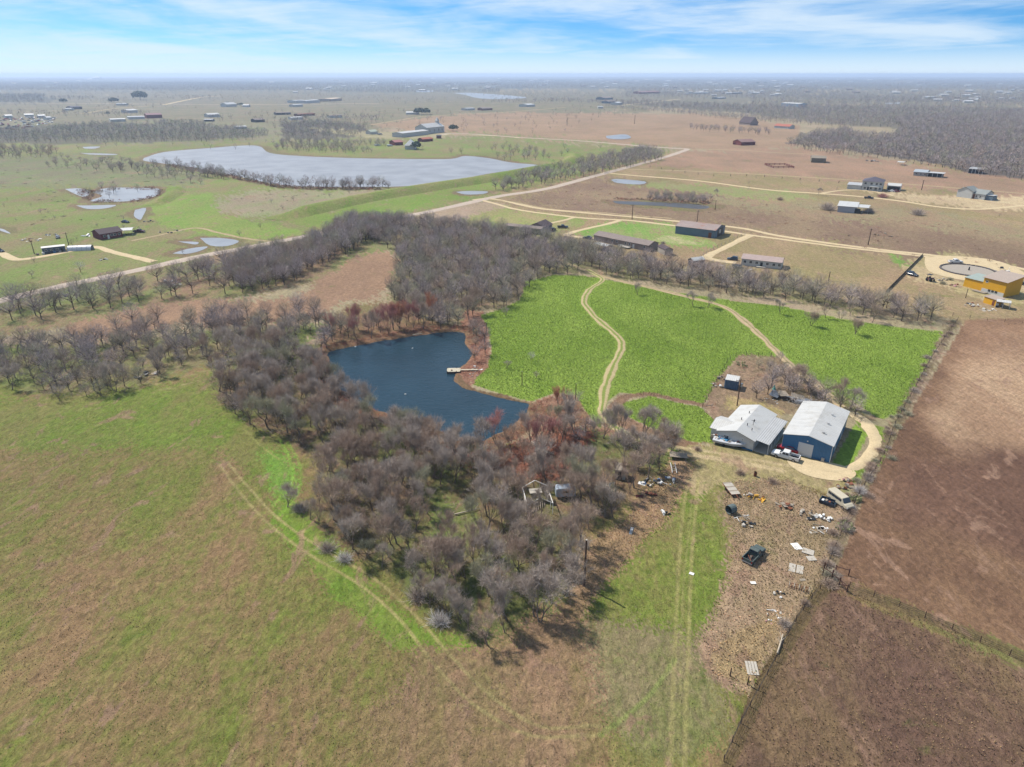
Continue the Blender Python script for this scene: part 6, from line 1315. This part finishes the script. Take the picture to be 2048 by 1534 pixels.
# ------------------------------------------------------------------ farms beyond the belt
o, L = building('mobile_home','long beige mobile home with a row of small windows, leftmost beyond the belt','mobile home',(1009,462),(1082,470),5.0,2.9,.8,'x',M_BEIGE,M_SHING,.2,[('f',t,1.4,.8,.9) for t in (.1,.2,.38,.5,.7,.86)],(('f',.6,.9,2.0),))
body(o, 8.5, 10, 2.9, 1.9, 'y', M_TAUPE, M_BSHING, .4, x0=L/2-5.0, y0=5.4, wname='annex_wall')[1].name = 'annex_roof'
o, L = building('long_mobile_home','long taupe mobile home with a stepped roof, deck and white window frames','mobile home',(1216,487),(1296,503),8.2,2.8,1.3,'x',M_TAUPE,M_SHING,.35,[('f',t,1.2,1.1,1.2) for t in (.08,.2,.42,.52,.88)]+[('r',.25,1.2,1,1.1)],(('f',.62,1.0,2.0),))
body(o, 9.5, 8.5, 2.7, 1.3, 'x', M_TAUPE, M_SHING, .35, x0=-L/2-4.6, y0=.6, wname='annex_wall')[1].name = 'annex_roof'
for i in range(5): MB().box(-3.2+i*1.1,-2.2+i*1.1,-3.0,-.1,.5,.6).build('deck_board', M_CONC, o)
for i in range(6): MB().box(-3.2+i*1.1,-3.1+i*1.1,-3.0,-2.9,.6,1.5).build('baluster', M_TRIM, o)
MB().box(-3.2,2.4,-3.02,-2.9,1.5,1.58).build('rail', M_TRIM, o)
def canopy(A, B, D, h, label, roofm, name='carport', cat='carport', junk=0):
    loc, rz, L = frame(A, B); o = thing(name, label, cat, loc, rz)
    MB().extr([(-.2,h),(D/2,h+.45),(D+.2,h),(D+.2,h+.1),(D/2,h+.57),(-.2,h+.1)], 'x', -L/2-.1, L/2+.1).build('roof', roofm, o)
    for x in (-L/2,0,L/2):
        for y in (0,D): MB().bar((x,y,0),(x,y,h),.12).build('post', M_TRIM, o)
    r = random.Random(int(A[0]))
    for i in range(junk): x = r.uniform(-L/2+.5,L/2-.5); y = r.uniform(0,D-1); MB().box(x-.4,x+.4,y,y+.7,0,r.uniform(.5,1.5)).build('box', [M_DARK,M_BLUE,M_TRIM,M_WOOD][i%4], o)
    return o
canopy((1187,498),(1212,504),4,2.5,'white-roofed awning shading clutter at the left end of the taupe mobile home',M_WROOF,junk=6)
canopy((225+10,472),(266,470),7,2.5,'white carport at the right end of the dark red house',M_WROOF)
canopy((1793,330),(1806,331),8,2.6,'small white canopy in the field above the ranch house',M_WROOF)
building('garden_shed','small grey gabled shed with a white roof patch right of the taupe mobile home','shed',(1329,511),(1345,510),7.5,2.6,1.0,'y',M_BEIGE,M_BSHING,.2)
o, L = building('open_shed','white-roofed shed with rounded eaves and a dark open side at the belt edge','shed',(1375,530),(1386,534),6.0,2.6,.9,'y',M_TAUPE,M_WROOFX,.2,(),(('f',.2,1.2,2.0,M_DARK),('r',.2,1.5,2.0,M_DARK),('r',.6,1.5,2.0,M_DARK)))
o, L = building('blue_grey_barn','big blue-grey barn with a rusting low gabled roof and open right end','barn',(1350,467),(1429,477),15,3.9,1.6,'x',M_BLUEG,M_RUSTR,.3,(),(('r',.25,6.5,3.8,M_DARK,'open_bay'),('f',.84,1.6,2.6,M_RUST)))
MB().box(L/2+.1,L/2+.3,5.5,8,1.6,3.4).build('light_opening', M_CREAM, o)
for y in (4,7.5,11): MB().bar((L/2+.2,y,0),(L/2+.2,y,4.2),.25).build('post', M_WOOD, o)
o, L = building('white_mobile_home','white mobile home with shutters and a porch below the driveway','mobile home',(1482,530),(1561,539),7.6,2.9,1.2,'x',M_CREAM,mk('mauve_shingles',(184,164,156),.9,.1,.6),.35,[('f',t,1.1,1.2,1.2) for t in (.05,.2,.35,.62,.78,.92)],(('f',.48,1.0,2.1,M_DARK),))
MB().box(-1.6,2.2,-1.8,-.1,0,.5).build('porch', M_CONC, o)
o = thing('trampoline','round dark trampoline in front of the white mobile home','trampoline',P(1474,535)); MB().cyl((0,0,.8),(0,0,.9),2.1,2.1,20).build('mat', M_DARK, o)
for i in range(6): t = i*1.05; MB().bar((2*math.cos(t),2*math.sin(t),0),(2*math.cos(t),2*math.sin(t),2.0),.08).build('leg', M_RIM, o)
MB().cyl((0,0,.85),(0,0,.95),2.2,2.2,20,False).build('rim', M_RIM, o)
panel(1444,531,2.2,1.0,0,'pale board on the grass left of the trampoline',M_CONC); panel(1497,541,1.2,6,-40,'pale walkway slab below the white mobile home',M_CONC)
carbody((1475,521),(1455,519),'dark blue car parked at the left end of the white mobile home',PN,'suv')
carbody((1181,478),(1169,477),'black car parked left of the taupe mobile home','x' and PB); carbody((1044,474),(1054,475),'black car in front of the beige mobile home',PB); carbody((1084,471),(1094,466),'white-topped car at the end of the beige mobile home',PS)
pickup((1098,465),(1112,459),'black pickup with a white load right of the beige mobile home',PB); pickup((1118,456),(1133,456),'dark pickup furthest right of the beige mobile home',PB)
pickup((1245,482),(1262,480),'white pickup parked behind the taupe mobile home',PW); carbody((1266,483),(1256,480),'silver car behind the taupe mobile home next to the white pickup',PS)
pickup((1899,526),(1921,526),'white pickup parked above the round stone ring',PW); pickup((2022,566),(2050,570),'black pickup at the right edge beside the yellow house',PB)
carbody((1819,550),(1830,553),'black car parked near the black fabric fence',PB,'suv'); carbody((-8,503),(8,505),'dark car at the very left edge on the driveway',PB,'suv')
carbody((116,480-1),(116,473),'silver car on the lawn above the blue mobile home',PS); pickup((268,465),(290,465),'dark red pickup on the grass right of the white carport',mk('maroon_paint',(92,40,40),.35,.1))
carbody((245,445),(257,446),'dark car on the field behind the dark red house',PB); carbody((1780,383),(1788,384),'white car in front of the white garage',PW); carbody((1789,384),(1797,384),'red car in front of the white garage',PR); pickup((1730,397),(1745,398),'dark pickup beside the caliche drive',PB)
# yellow house
o, L = building('yellow_house','tall yellow house with a wide mono-pitch roof at the right edge','house',(1961,583),(2006,595),9.5,5.6,1.4,'none',M_YEL,M_TAN,.5,[('f',.1,3.8,.9,.8)],())
o.children[0].name = 'wall'
w2, r2 = body(o, 7.5, 7.5, 3.5, .6, 'mono', M_YEL, M_GREENR, .3, x0=-L/2-3.8, y0=1.0, wname='wing_wall'); r2.name = 'wing_roof'
MB().box(-L/2+.1, L/2-.1, -.06, -.003, 0, 1.5).build('pale_lower_wall', M_CREAM, o)
for t in (.3,.45,.6): MB().box(-L/2+t*L,-L/2+t*L+.9,-.12,-.061,.8,1.6).build('window', M_GLASS, o)
MB().box(-L/2-2.0,-L/2+2.8,-2.2,-.1,.2,.35).build('deck', M_WOOD, o)
o, L = building('yellow_shed','small yellow shed with a flat tan roof in front of the yellow house','shed',(1966,605),(1990,613),3.5,2.3,.3,'mono',M_YEL,M_TAN,.25,(),(('f',.7,.9,1.8,M_RUST),))
canopy((1990,615),(2018,619),3.2,2.2,'white-roofed lean-to with a blue tarp right of the yellow shed',M_WROOF,junk=4); scrap(1945,610,3.2,16,'white rubbish heap left of the yellow shed',[M_TRIM,M_CONC,M_DARK,M_RUST],sz=(.3,.9)); scrap(1975,620,2.6,12,'pale rubbish below the yellow shed',[M_TRIM,M_CONC,M_WOOD],sz=(.3,.9),flat=True)
scrap(2000,540,5,14,'heap of white rubble and timber above the yellow house',[M_CONC,M_TRIM,M_DARK],sz=(.5,1.5)); scrap(1915,572,3,12,'pinkish building rubble left of the yellow house',[mk('pink_scrap',(188,140,136)),M_WOOD,M_RUST],sz=(.3,1.)); scrap(1885,560,2.2,9,'dark machinery parts between tractor and shrubs',[M_DARK,M_CONC,M_WOOD],sz=(.4,1.1))
o = thing('round_pen','round pen of low dark stones filled with pale sand, beside the yellow house','pen',P(1935,541)); MB().cyl((0,0,.02),(0,0,.16),9.6,9.6,40).build('sand', mk('grey_sand',(172,162,148),.95,.08,1), o)
st = MB().loft([(-.75,.35,.3,0,.55),(.75,.35,.28,0,.5)]).build('stone', mk('dark_stone',(96,90,88),.9,.25,1), o); st.location = (10.0,0,0); st.rotation_euler.z = math.pi/2
for i in range(1,38):
    t = 2*math.pi*i/38; p = st.copy(); C.objects.link(p); p.location = (10*math.cos(t),10*math.sin(t),0); p.rotation_euler.z = t+math.pi/2+rnd.uniform(-.15,.15)
MB().cyl((.5,0,.1),(.5,0,1.6),.35,.2,8).build('centre_post', M_DARK, o)
o = thing('old_tractor','old rusty tractor with a roll bar left of the yellow house','tractor',P(1860,562),R(20)); MB().loft([(-1.2,.4,.35,.7,1.4),(0,.45,.4,.6,1.3),(1.6,.35,.3,.6,1.2)]).build('body', mk('faded_maroon',(120,84,88),.7,.2,1), o)
for s in (-1,1): MB().cyl((-.8,s*.95,.75),(-.8,s*.6,.75),.75,.75,16).build('wheel', M_TYRE, o); MB().cyl((1.3,s*.8,.4),(1.3,s*.55,.4),.4,.4,14).build('wheel', M_TYRE, o)
for s in (-1,1): MB().bar((-1.1,s*.7,1.2),(-1.1,s*.7,2.7),.1).build('roll_post', M_DARK, o)
MB().box(-1.7,.1,-.9,.9,2.7,2.8).build('canopy', M_DARK, o); MB().box(-.8,-.3,-.3,.3,1.3,1.9).build('seat', M_BLACK, o)
# left farm
o, L = building('dark_red_house','dark red house with a brown shingle roof on the left lawn','house',(203,480),(246,473),9.5,2.9,1.6,'x',M_BRICK,M_BSHING,.5,[('f',t,1.1,1.3,1.1) for t in (.12,.45,.6,.8)],(('f',.3,1,2,M_TRIM),))
o, L = building('blue_mobile_home','blue-grey trailer home with a flat white roof by the left driveway','mobile home',(86,508),(132,503),3.6,2.6,.35,'x',mk('patchy_blue',(92,104,116),.7,.35,.7),M_WROOF,.15,[('f',t,1.0,1.1,.9) for t in (.1,.35,.6)],(('f',.8,.9,1.9,M_DARK),))
for i in range(5): MB().box(-7+i*2.2,-6+i*2.2,-1.4,-.4,0,.8+.2*(i%2)).build('crate', [M_WOOD,M_TRIM,M_DARK,M_BLUE,M_CONC][i], o)
o = thing('hoop_house','white plastic hoop house beside the left driveway','greenhouse',P(162,500),R(12)); pf = MB(); N_ = 10
for i in range(N_): a0, a1 = math.pi*i/N_, math.pi*(i+1)/N_; pf.add([(-5,2*math.cos(a0),2.2*math.sin(a0)),(5,2*math.cos(a0),2.2*math.sin(a0)),(5,2*math.cos(a1),2.2*math.sin(a1)),(-5,2*math.cos(a1),2.2*math.sin(a1))],[(0,1,2,3)])
pf.build('cover', mk('white_film',(222,222,226),.4,.08,1,bump=.05), o)
for k in range(6):
    hoop = MB(); x = -5+2*k
    for i in range(N_): a0, a1 = math.pi*i/N_, math.pi*(i+1)/N_; hoop.bar((x,2.03*math.cos(a0),2.23*math.sin(a0)),(x,2.03*math.cos(a1),2.23*math.sin(a1)),.08)
    hoop.build('hoop', M_RIM, o)
scrap(137,498,1.6,7,'blue barrels and boxes between the trailer home and hoop house',[mk('blue_barrel',(60,110,170)),M_DARK,M_TRIM],sz=(.5,1.0)); scrap(63,480,5,14,'rusty and pale junk spread on the lawn above the trailer home',[M_RUST,M_TRIM,M_DARK],sz=(.4,1.1),flat=True)
scrap(105,470,3,12,'pile of branches and scrap by the creek',[M_DARK,M_WOOD,M_TRIM],sz=(.5,1.2)); scrap(172,472,2,6,'white trailer frame left of the dark red house',[M_TRIM,M_RIM],sz=(.8,1.6)); scrap(207,515+4,2.5,9,'white and dark rubbish in the grass below the left driveway',[M_TRIM,M_DARK],sz=(.4,.9),flat=True)
scrap(340,463,6,12,'grey rubble by the field track right of the dark red house',[M_DARK,M_WOOD],sz=(.6,1.4),flat=True); scrap(296,443,3,7,'dark scrap where the field track bends',[M_DARK,M_BLACK],sz=(.6,1.4))
# far right farms
o, L = building('two_storey_house','white two-storey house with a dark hipped roof and balcony','house',(1722,380),(1762,383),14,6.2,2.6,'hip',M_CREAM,mk('slate_roof',(96,92,104),.9,.1,.3),.6,[('f',t,z,1.6,1.5) for t in (.1,.4,.65,.85) for z in (.9,4.0)]+[('r',.3,1,1.5,1.5),('r',.6,4,1.5,1.5)],(('f',.28,1.6,2.4,M_DARK),))
body(o, 9, 8, 3.0, .8, 'mono', M_CREAM, M_GROOF, .3, x0=-L/2-4.8, y0=0, wname='wing_wall')[1].name = 'wing_roof'
MB().box(-L*.1,L*.35,-2.2,-.1,2.9,3.1).build('balcony', M_TRIM, o)
for x in (-L*.1,.1*L,L*.34): MB().bar((x,-2.1,0),(x,-2.1,2.9),.25).build('column', M_TRIM, o)
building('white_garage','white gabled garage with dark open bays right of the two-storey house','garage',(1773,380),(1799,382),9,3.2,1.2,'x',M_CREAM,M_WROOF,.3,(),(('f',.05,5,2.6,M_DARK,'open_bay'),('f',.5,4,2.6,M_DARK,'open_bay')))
o, L = building('unfinished_house','long white house with a grey roof standing on bare caliche','house',(1915,393),(1968,400),11,3.4,2.2,'x',M_CREAM,mk('grey_green_roof',(150,154,150),.8,.08,.3),.4,[('f',t,1,1.2,1.4) for t in (.05,.14,.3,.4,.66,.8)],(('f',.5,2.2,2.8,M_RUST),))
body(o, 9.5, 9, 4.6, 2.4, 'y', M_CREAM, MATS['grey_green_roof'], .4, x0=-L/2+4.6, y0=-1.5, wname='gable_wall')[1].name = 'gable_roof'
MB().box(L/2-.1,L/2+4.5,1.0,7,2.9,3.1).build('porch_roof', M_GROOF, o); MB().box(L/2,L/2+4.4,1.1,6.9,0,2.4).build('garage_box', M_BLUEG, o)
o, L = building('ranch_house','low pale ranch house with a white porch roof on the far right','house',(1826,351),(1852,353),12,3.0,1.4,'x',M_BEIGE,mk('pale_blue_roof',(176,184,190),.6,.06,.3),.4,[('f',t,1,1.4,1.2) for t in (.15,.5,.8)],())
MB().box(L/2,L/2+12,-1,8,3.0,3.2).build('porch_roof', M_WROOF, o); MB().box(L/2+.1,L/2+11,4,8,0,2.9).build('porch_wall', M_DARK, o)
for i in range(4): MB().bar((L/2+1+i*3.4,-.8,0),(L/2+1+i*3.4,-.8,3.0),.25).build('post', M_TRIM, o)
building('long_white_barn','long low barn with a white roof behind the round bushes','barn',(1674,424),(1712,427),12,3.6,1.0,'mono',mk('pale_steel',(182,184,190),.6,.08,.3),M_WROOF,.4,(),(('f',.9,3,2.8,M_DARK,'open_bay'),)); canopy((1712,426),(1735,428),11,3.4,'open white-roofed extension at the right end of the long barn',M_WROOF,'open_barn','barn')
o, L = building('loafing_shed','long dark open shed by the wood at the far right','shed',(1936,346),(1964,348),9,3.4,.6,'mono',M_DARK,M_GROOF,.3)
for i in range(5): MB().bar((-L/2+i*L/4,-.5,0),(-L/2+i*L/4,-.5,3.3),.4).build('post', M_CREAM, o)
building('brown_shed','plain olive-brown hall standing alone on the pink prairie','hall',(1622,325),(1651,326),14,4.0,1.6,'x',mk('olive_wall',(136,126,104),.8,.1,.2),mk('olive_roof',(152,140,122),.8,.08,.2),.3)
building('red_barn','dark red barn with a low roof in the brown field','barn',(1482,291),(1510,290),16,3.6,2.4,'x',M_RED,mk('mauve_roof',(150,118,112),.8,.1,.2),.4); building('red_lean_to','small rusty lean-to left of the dark red barn','shed',(1466,289),(1480,290),8,2.4,.5,'mono',M_RED,M_RUST,.3)
o = thing('corral','square corral of dark rails on the pink prairie','corral',P(1558,333))
for x0,y0,x1,y1 in ((-9,-11,9,-11),(9,-11,9,11),(9,11,-9,11),(-9,11,-9,-11)):
    for z in (.7,1.4): MB().bar((x0,y0,z),(x1,y1,z),.3).build('rail', M_RED, o)
    for k in range(4): t=k/4; MB().bar((x0+(x1-x0)*t,y0+(y1-y0)*t,0),(x0+(x1-x0)*t,y0+(y1-y0)*t,1.8),.35).build('post', M_RED, o)
scrap(1744,322,6,8,'dark and pale scrap in the field above the ranch',[M_DARK,M_CREAM],sz=(1,2.4)); scrap(1790-20,470,5,6,'low pile by the lane',[M_WOOD],sz=(.8,1.5))
building('steep_roof_house','steep grey-roofed house with pale chimney at the wood edge','house',(1478,249),(1500,251),16,4,8,'x',M_TAUPE,M_BSHING,.6); building('orange_roof_house','long house with an orange tiled roof at the wood edge','house',(1548,256),(1578,258),14,3.4,2.6,'x',M_CREAM,mk('orange_tiles',(184,110,88),.8,.1,.2),.5)
building('ridge_building','long building with a bright white roof beyond the creek wood','building',(1562,212),(1598,214),26,7,2,'x',mk('blue_wall',(140,164,190),.6),M_WROOF,.5); 
# church and farm on the far shore
o, L = building('white_hall','long low white hall left of the white church','hall',(805,275),(857,269),17,5,1.2,'x',M_CREAM,M_WROOF,.4)
o, L = building('white_church','white church with a tall gable roof and small steeple beyond the lake','church',(854,268),(889,264),20,8,4.5,'x',M_CREAM,M_WROOF,.5,[('f',t,2,1.6,3.5) for t in (.15,.4,.65,.85)])
MB().box(L/2-5,L/2-1,8,12,8,15).build('steeple', M_CREAM, o); MB().add([(L/2-5.3,7.7,15),(L/2-.7,7.7,15),(L/2-.7,12.3,15),(L/2-5.3,12.3,15),(L/2-3,10,19.5)],[(0,1,4),(1,2,4),(2,3,4),(3,0,4),(3,2,1,0)]).build('spire', M_WROOF, o)
building('pyramid_barn','white pyramid-roofed barn on the far shore of the lake','barn',(810,299),(830,299),15,4,6,'hip',M_CREAM,M_WROOF,.8); building('red_roof_barn','red-roofed shed left of the pyramid-roofed barn','barn',(790,291),(806,290),14,3.4,2.0,'x',M_RED,mk('red_roof',(170,110,106),.7,.1,.2),.4)
building('orange_shed','long orange-roofed shed behind the pyramid-roofed barn','shed',(846,284),(866,282),9,3,1.6,'x',M_RED,MATS['orange_tiles'],.4); building('grey_shed','small dark shed right of the orange-roofed shed','shed',(873,277),(882,277),6,3,1,'x',M_RED,M_DARK,.3)
building('cream_house','cream house with a pale roof beyond the lake wood','house',(742,269),(756,268),12,3.4,2,'x',M_CREAM,mk('pale_green_roof',(176,186,168),.7,.06,.2),.5); 
for u,v,t,p_ in ((755,292,'white camper van on the far shore field',PW),(780,293,'white coach on the far shore by the red roof',PW),(760,270,'pale truck beside the cream house',PS)): carbody((u-5,v),(u+5,v-1),t,p_,'van',8,2.4,name='parked_van',cat='van')
building('white_farmhouse','long low white farmhouse in front of the two dark evergreens','house',(812,229),(836,229),16,3.5,2,'x',M_CREAM,M_WROOF,.5)
# left distance
LF = [(222,244,252,243,18,4,1.0,M_CREAM,M_WROOF,'long white-roofed poultry shed above the left wood'),(257,239,290,238,22,4,1,M_CREAM,M_GROOF,'long pale barn right of the white-roofed shed'),(294,237,325,236,20,6,2.5,M_RED,mk('brick_roof',(150,110,112),.8),'dark red barn with a broad roof in the left distance'),
 (256,226,276,225,22,5,2,M_CREAM,M_WROOF,'white shed standing above the pale barn'),(417,235,440,234,18,5,2,M_CREAM,M_WROOF,'white-roofed building beyond the left wood'),(408,243,425,243,10,3,1,M_DARK,M_GROOF,'low grey shed beyond the left wood'),(454,214,474,213,22,6,4,M_CREAM,M_WROOF,'bright white house between dark trees in the left distance'),
 (485,214,497,214,14,4,2,M_CREAM,M_WROOF,'small white outbuilding right of the bright white house'),(145,219,165,218,20,5,2,M_DARK,mk('slate_roof',(96,92,104)),'dark farmhouse on the left brown field'),(130,221,143,221,12,4,1,M_CREAM,M_GROOF,'pale barn left of the dark farmhouse'),
 (232,211,252,211,14,4,1,M_CREAM,M_GROOF,'long pale shed at the left highway'),(590,206,612,205,30,6,1,M_CREAM,M_GROOF,'long grey-roofed plant right of the left highway'),(612,207,640,205,30,7,1,M_CREAM,M_WROOF,'white-roofed plant hall at the highway'),(662,203,684,201,40,7,1,M_TAN,mk('bright_tan_roof',(226,204,176)),'tan-roofed hall at the end of the plant'),
 (588,214,606,213,16,5,1,M_CREAM,M_WROOF,'white shed below the plant'),(553,230,582,229,14,4,1,M_DARK,M_SHING,'dark long shed beyond the lake, left one'),(598,233,630,231,14,4,1,M_RUST,M_RUST,'rust-brown long shed beyond the lake'),(582,240,606,239,12,4,1,M_CREAM,M_WROOF,'white long shed above the second lake wood'),
 (474,258,494,257,12,3,1,M_CREAM,M_WROOF,'white roof tucked into the left wood'),(510,245,530,244,14,4,2,M_DARK,M_SHING,'dark-roofed house by the gap in the wood'),(660,236,685,235,12,4,1,M_CREAM,M_SHING,'low shed along the far lane'),(1055,214,1070,213,26,5,2,M_CREAM,M_WROOF,'bright white roof alone by the creek trees'),
 (933,221,950,220,16,4,1,M_CREAM,M_GROOF,'pale farm shed in the brown field right of the evergreens'),(965,221,985,220,16,4,2,M_RUST,M_SHING,'brown farmhouse right of the pale farm shed'),(1208,200,1226,199,30,6,3,M_BLUEG,M_SHING,'grey house on the far prairie'),(1216,207,1230,206,20,5,2,M_BLUEG,M_SHING,'second grey house just below the first'),
 (1280,188,1320,187,40,7,3,M_RED,mk('brick_roof',(150,110,112)),'cluster of red-brown barns on the far prairie'),(1390,188,1420,187,24,5,1,M_CREAM,M_GROOF,'long pale shed far beyond the creek'),(1438,198,1452,197,24,4,1,M_BLUEG,M_GROOF,'grey-blue barn far beyond the creek'),(1465,188,1485,187,24,5,1,M_DARK,M_GROOF,'dark long shed far beyond the creek'),
 (185,158,198,158,90,22,12,M_CREAM,M_WROOF,'bright white dome-like hall near the skyline on the left'),(1235,250-40,1245,209,20,5,2,M_CREAM,M_WROOF,'small white farmhouse in the creek trees'),(1196,217,1206,217,12,4,1,M_CREAM,M_WROOF,'tiny white shed in the creek trees')]
for u0,v0,u1,v1,D,h,rh,wm,rm,lab in LF: building('far_building',lab,'building',(u0,v0),(u1,v1),D,h,rh,'x',wm,rm,.4)
# wrecked cars of the breaker's yard, left distance
vm = [M_TRIM, M_DARK, PN, PR, PS, M_CONC, M_RUST]; cars_me = []
for m_ in vm:
    t = MB().loft([(-2.3,.8,.75,.3,.9),(-1.4,.9,.65,.3,1.5),(.4,.9,.65,.3,1.5),(1.2,.9,.85,.3,1.0),(2.3,.8,.75,.3,.8)]); tmp = t.build('wreck', m_); cars_me.append(tmp.data); bpy.data.objects.remove(tmp)
r = random.Random(9)
for i in range(120):
    u = r.uniform(-5,112); v = 233 + r.random()*26*(1 - max(0,(u-40))/110) + u*.02
    o = link('wrecked_car', cars_me[i % len(cars_me)]); o.location = P(u, v); o.rotation_euler.z = r.random()*6.28; k = r.uniform(1.0,1.5); o.scale = (k,k,k)
    tag(o, 'wrecked vehicle among the close-packed rows of the breaker\'s yard at the upper left', 'wreck', 'wrecks in the breaker\'s yard')
for u,v,w in ((12,236,20),(50,234,26),(78,236,20),(95,240,14)): building('yard_building','pale shed inside the breaker\'s yard at column %s from the left edge' % {12:'one',50:'two',78:'three',95:'four'}[u],'shed',(u,v),(u+w*.7,v-.5),14,4,1.5,'x',M_CREAM,M_WROOF if w>14 else M_GROOF,.4)
# tiny settlements toward the skyline
fh = [('white', M_CREAM, M_WROOF), ('grey', M_CREAM, M_GROOF), ('brown', M_TAUPE, M_SHING)]; protos = []
for nm, wm, rm in fh:
    o = thing('far_house', 'x', 'house'); body(o, 1.0, .6, .22, .14, 'x', wm, rm, .03, .01); protos.append(o)
cnt = 0; r = random.Random(21); bandsH = [(640,2048,166,176,60),(1050,2048,157,166,70),(0,640,160,170,10),(640,1000,158,168,12),(1330,2048,176,190,24),(1850,2048,180,200,10),(1850,1960,184,206,12),(560,1000,176,186,8),(1280,1560,183,192,12)]
for u0,u1,v0,v1,n in bandsH:
    for i in range(n):
        k = r.choice([0,0,1,2]); o = protos[k] if cnt < 0 else copy_tree(protos[k]); q = P(r.uniform(u0,u1), r.uniform(v0,v1)); o.location = q; o.rotation_euler.z = r.uniform(-.5,.5); s = r.uniform(10,20)*(1+q.y/6000); o.scale = (s,s,s*.8)
        where = 'on the skyline plain at the right' if u0 >= 1050 and v1 < 170 else 'in the hazy distance at the left' if u1 <= 1000 else 'in the hazy settlements right of centre'
        o['label'] = 'tiny %s house %s' % (fh[k][0] + '-roofed', where); o['group'] = 'tiny houses of the distant settlements'; cnt += 1
for o in protos:
    for c in list(o.children): bpy.data.objects.remove(c)
    bpy.data.objects.remove(o)
# cattle-like dots are left out; prickly pear by the van
def pear(u, v, s, label):
    o = thing('prickly_pear', label, 'cactus', P(u, v)); r = np.random.default_rng(int(u)); cm_ = mk('cactus_pad', (150,152,104), .7, .15, 2)
    base = None
    for i in range(26):
        a = r.random()*6.28; d = s*math.sqrt(r.random()); z = r.uniform(.15,.75)*s*.7
        if base is None: base = MB().cyl((0,-.04,0),(0,.04,0),.24,.24,9).build('pad', cm_, o); p = base
        else: p = base.copy(); C.objects.link(p)
        p.location = (math.cos(a)*d, math.sin(a)*d, z); p.rotation_euler = (r.uniform(-.6,.6), r.uniform(-.5,.5), r.random()*3.14)
pear(1688,1057,1.8,'clump of prickly pear under the grey bush by the ploughed field'); pear(1484,722+10,1.8,'clump of prickly pear in the upper corner of the garden'); pear(1712,1000,1.3,'prickly pear at the foot of the pale bush right of the van')

# ------------------------------------------------------------------ repeats that would share a label are told apart by their place
def ordn(i): return ['first','second','third','fourth','fifth','sixth','seventh','eighth','ninth','tenth','eleventh','twelfth'][i] if i < 12 else '%dth' % (i+1)
bylab = {}
for o in list(C.objects):
    if o.parent is None and o.get('group') and o['group'] not in ('wrecks in the breaker\'s yard', 'tiny houses of the distant settlements') and o.get('label'): bylab.setdefault(o['label'], []).append(o)
    elif o.parent is None and o.name.startswith('bare_tree') and o.get('label'): bylab.setdefault(o['label'], []).append(o)
for lab, os_ in bylab.items():
    if len(os_) < 2: continue
    sh = lab.startswith('leafless shrub')
    os_.sort(key=lambda o: -o.location.y if sh else float(PX(np.array([o.location.x]), np.array([o.location.y]))[0][0]))
    for i, o in enumerate(os_):
        if sh: o['label'] = '%s leafless shrub down the fence line by the ploughed land, counting from its top end' % ordn(i)
        else: o['label'] = (lab + (', left one' if i == 0 else ', right one') if len(os_) == 2 else lab + ', %s from the left' % ordn(i))

print('TRIS', sum(sum(max(len(p.vertices)-2, 0) for p in m.polygons) if len(m.polygons) < 2000 else len(m.polygons)*(2 if len(m.polygons[0].vertices) == 4 else 1) for m in bpy.data.meshes))
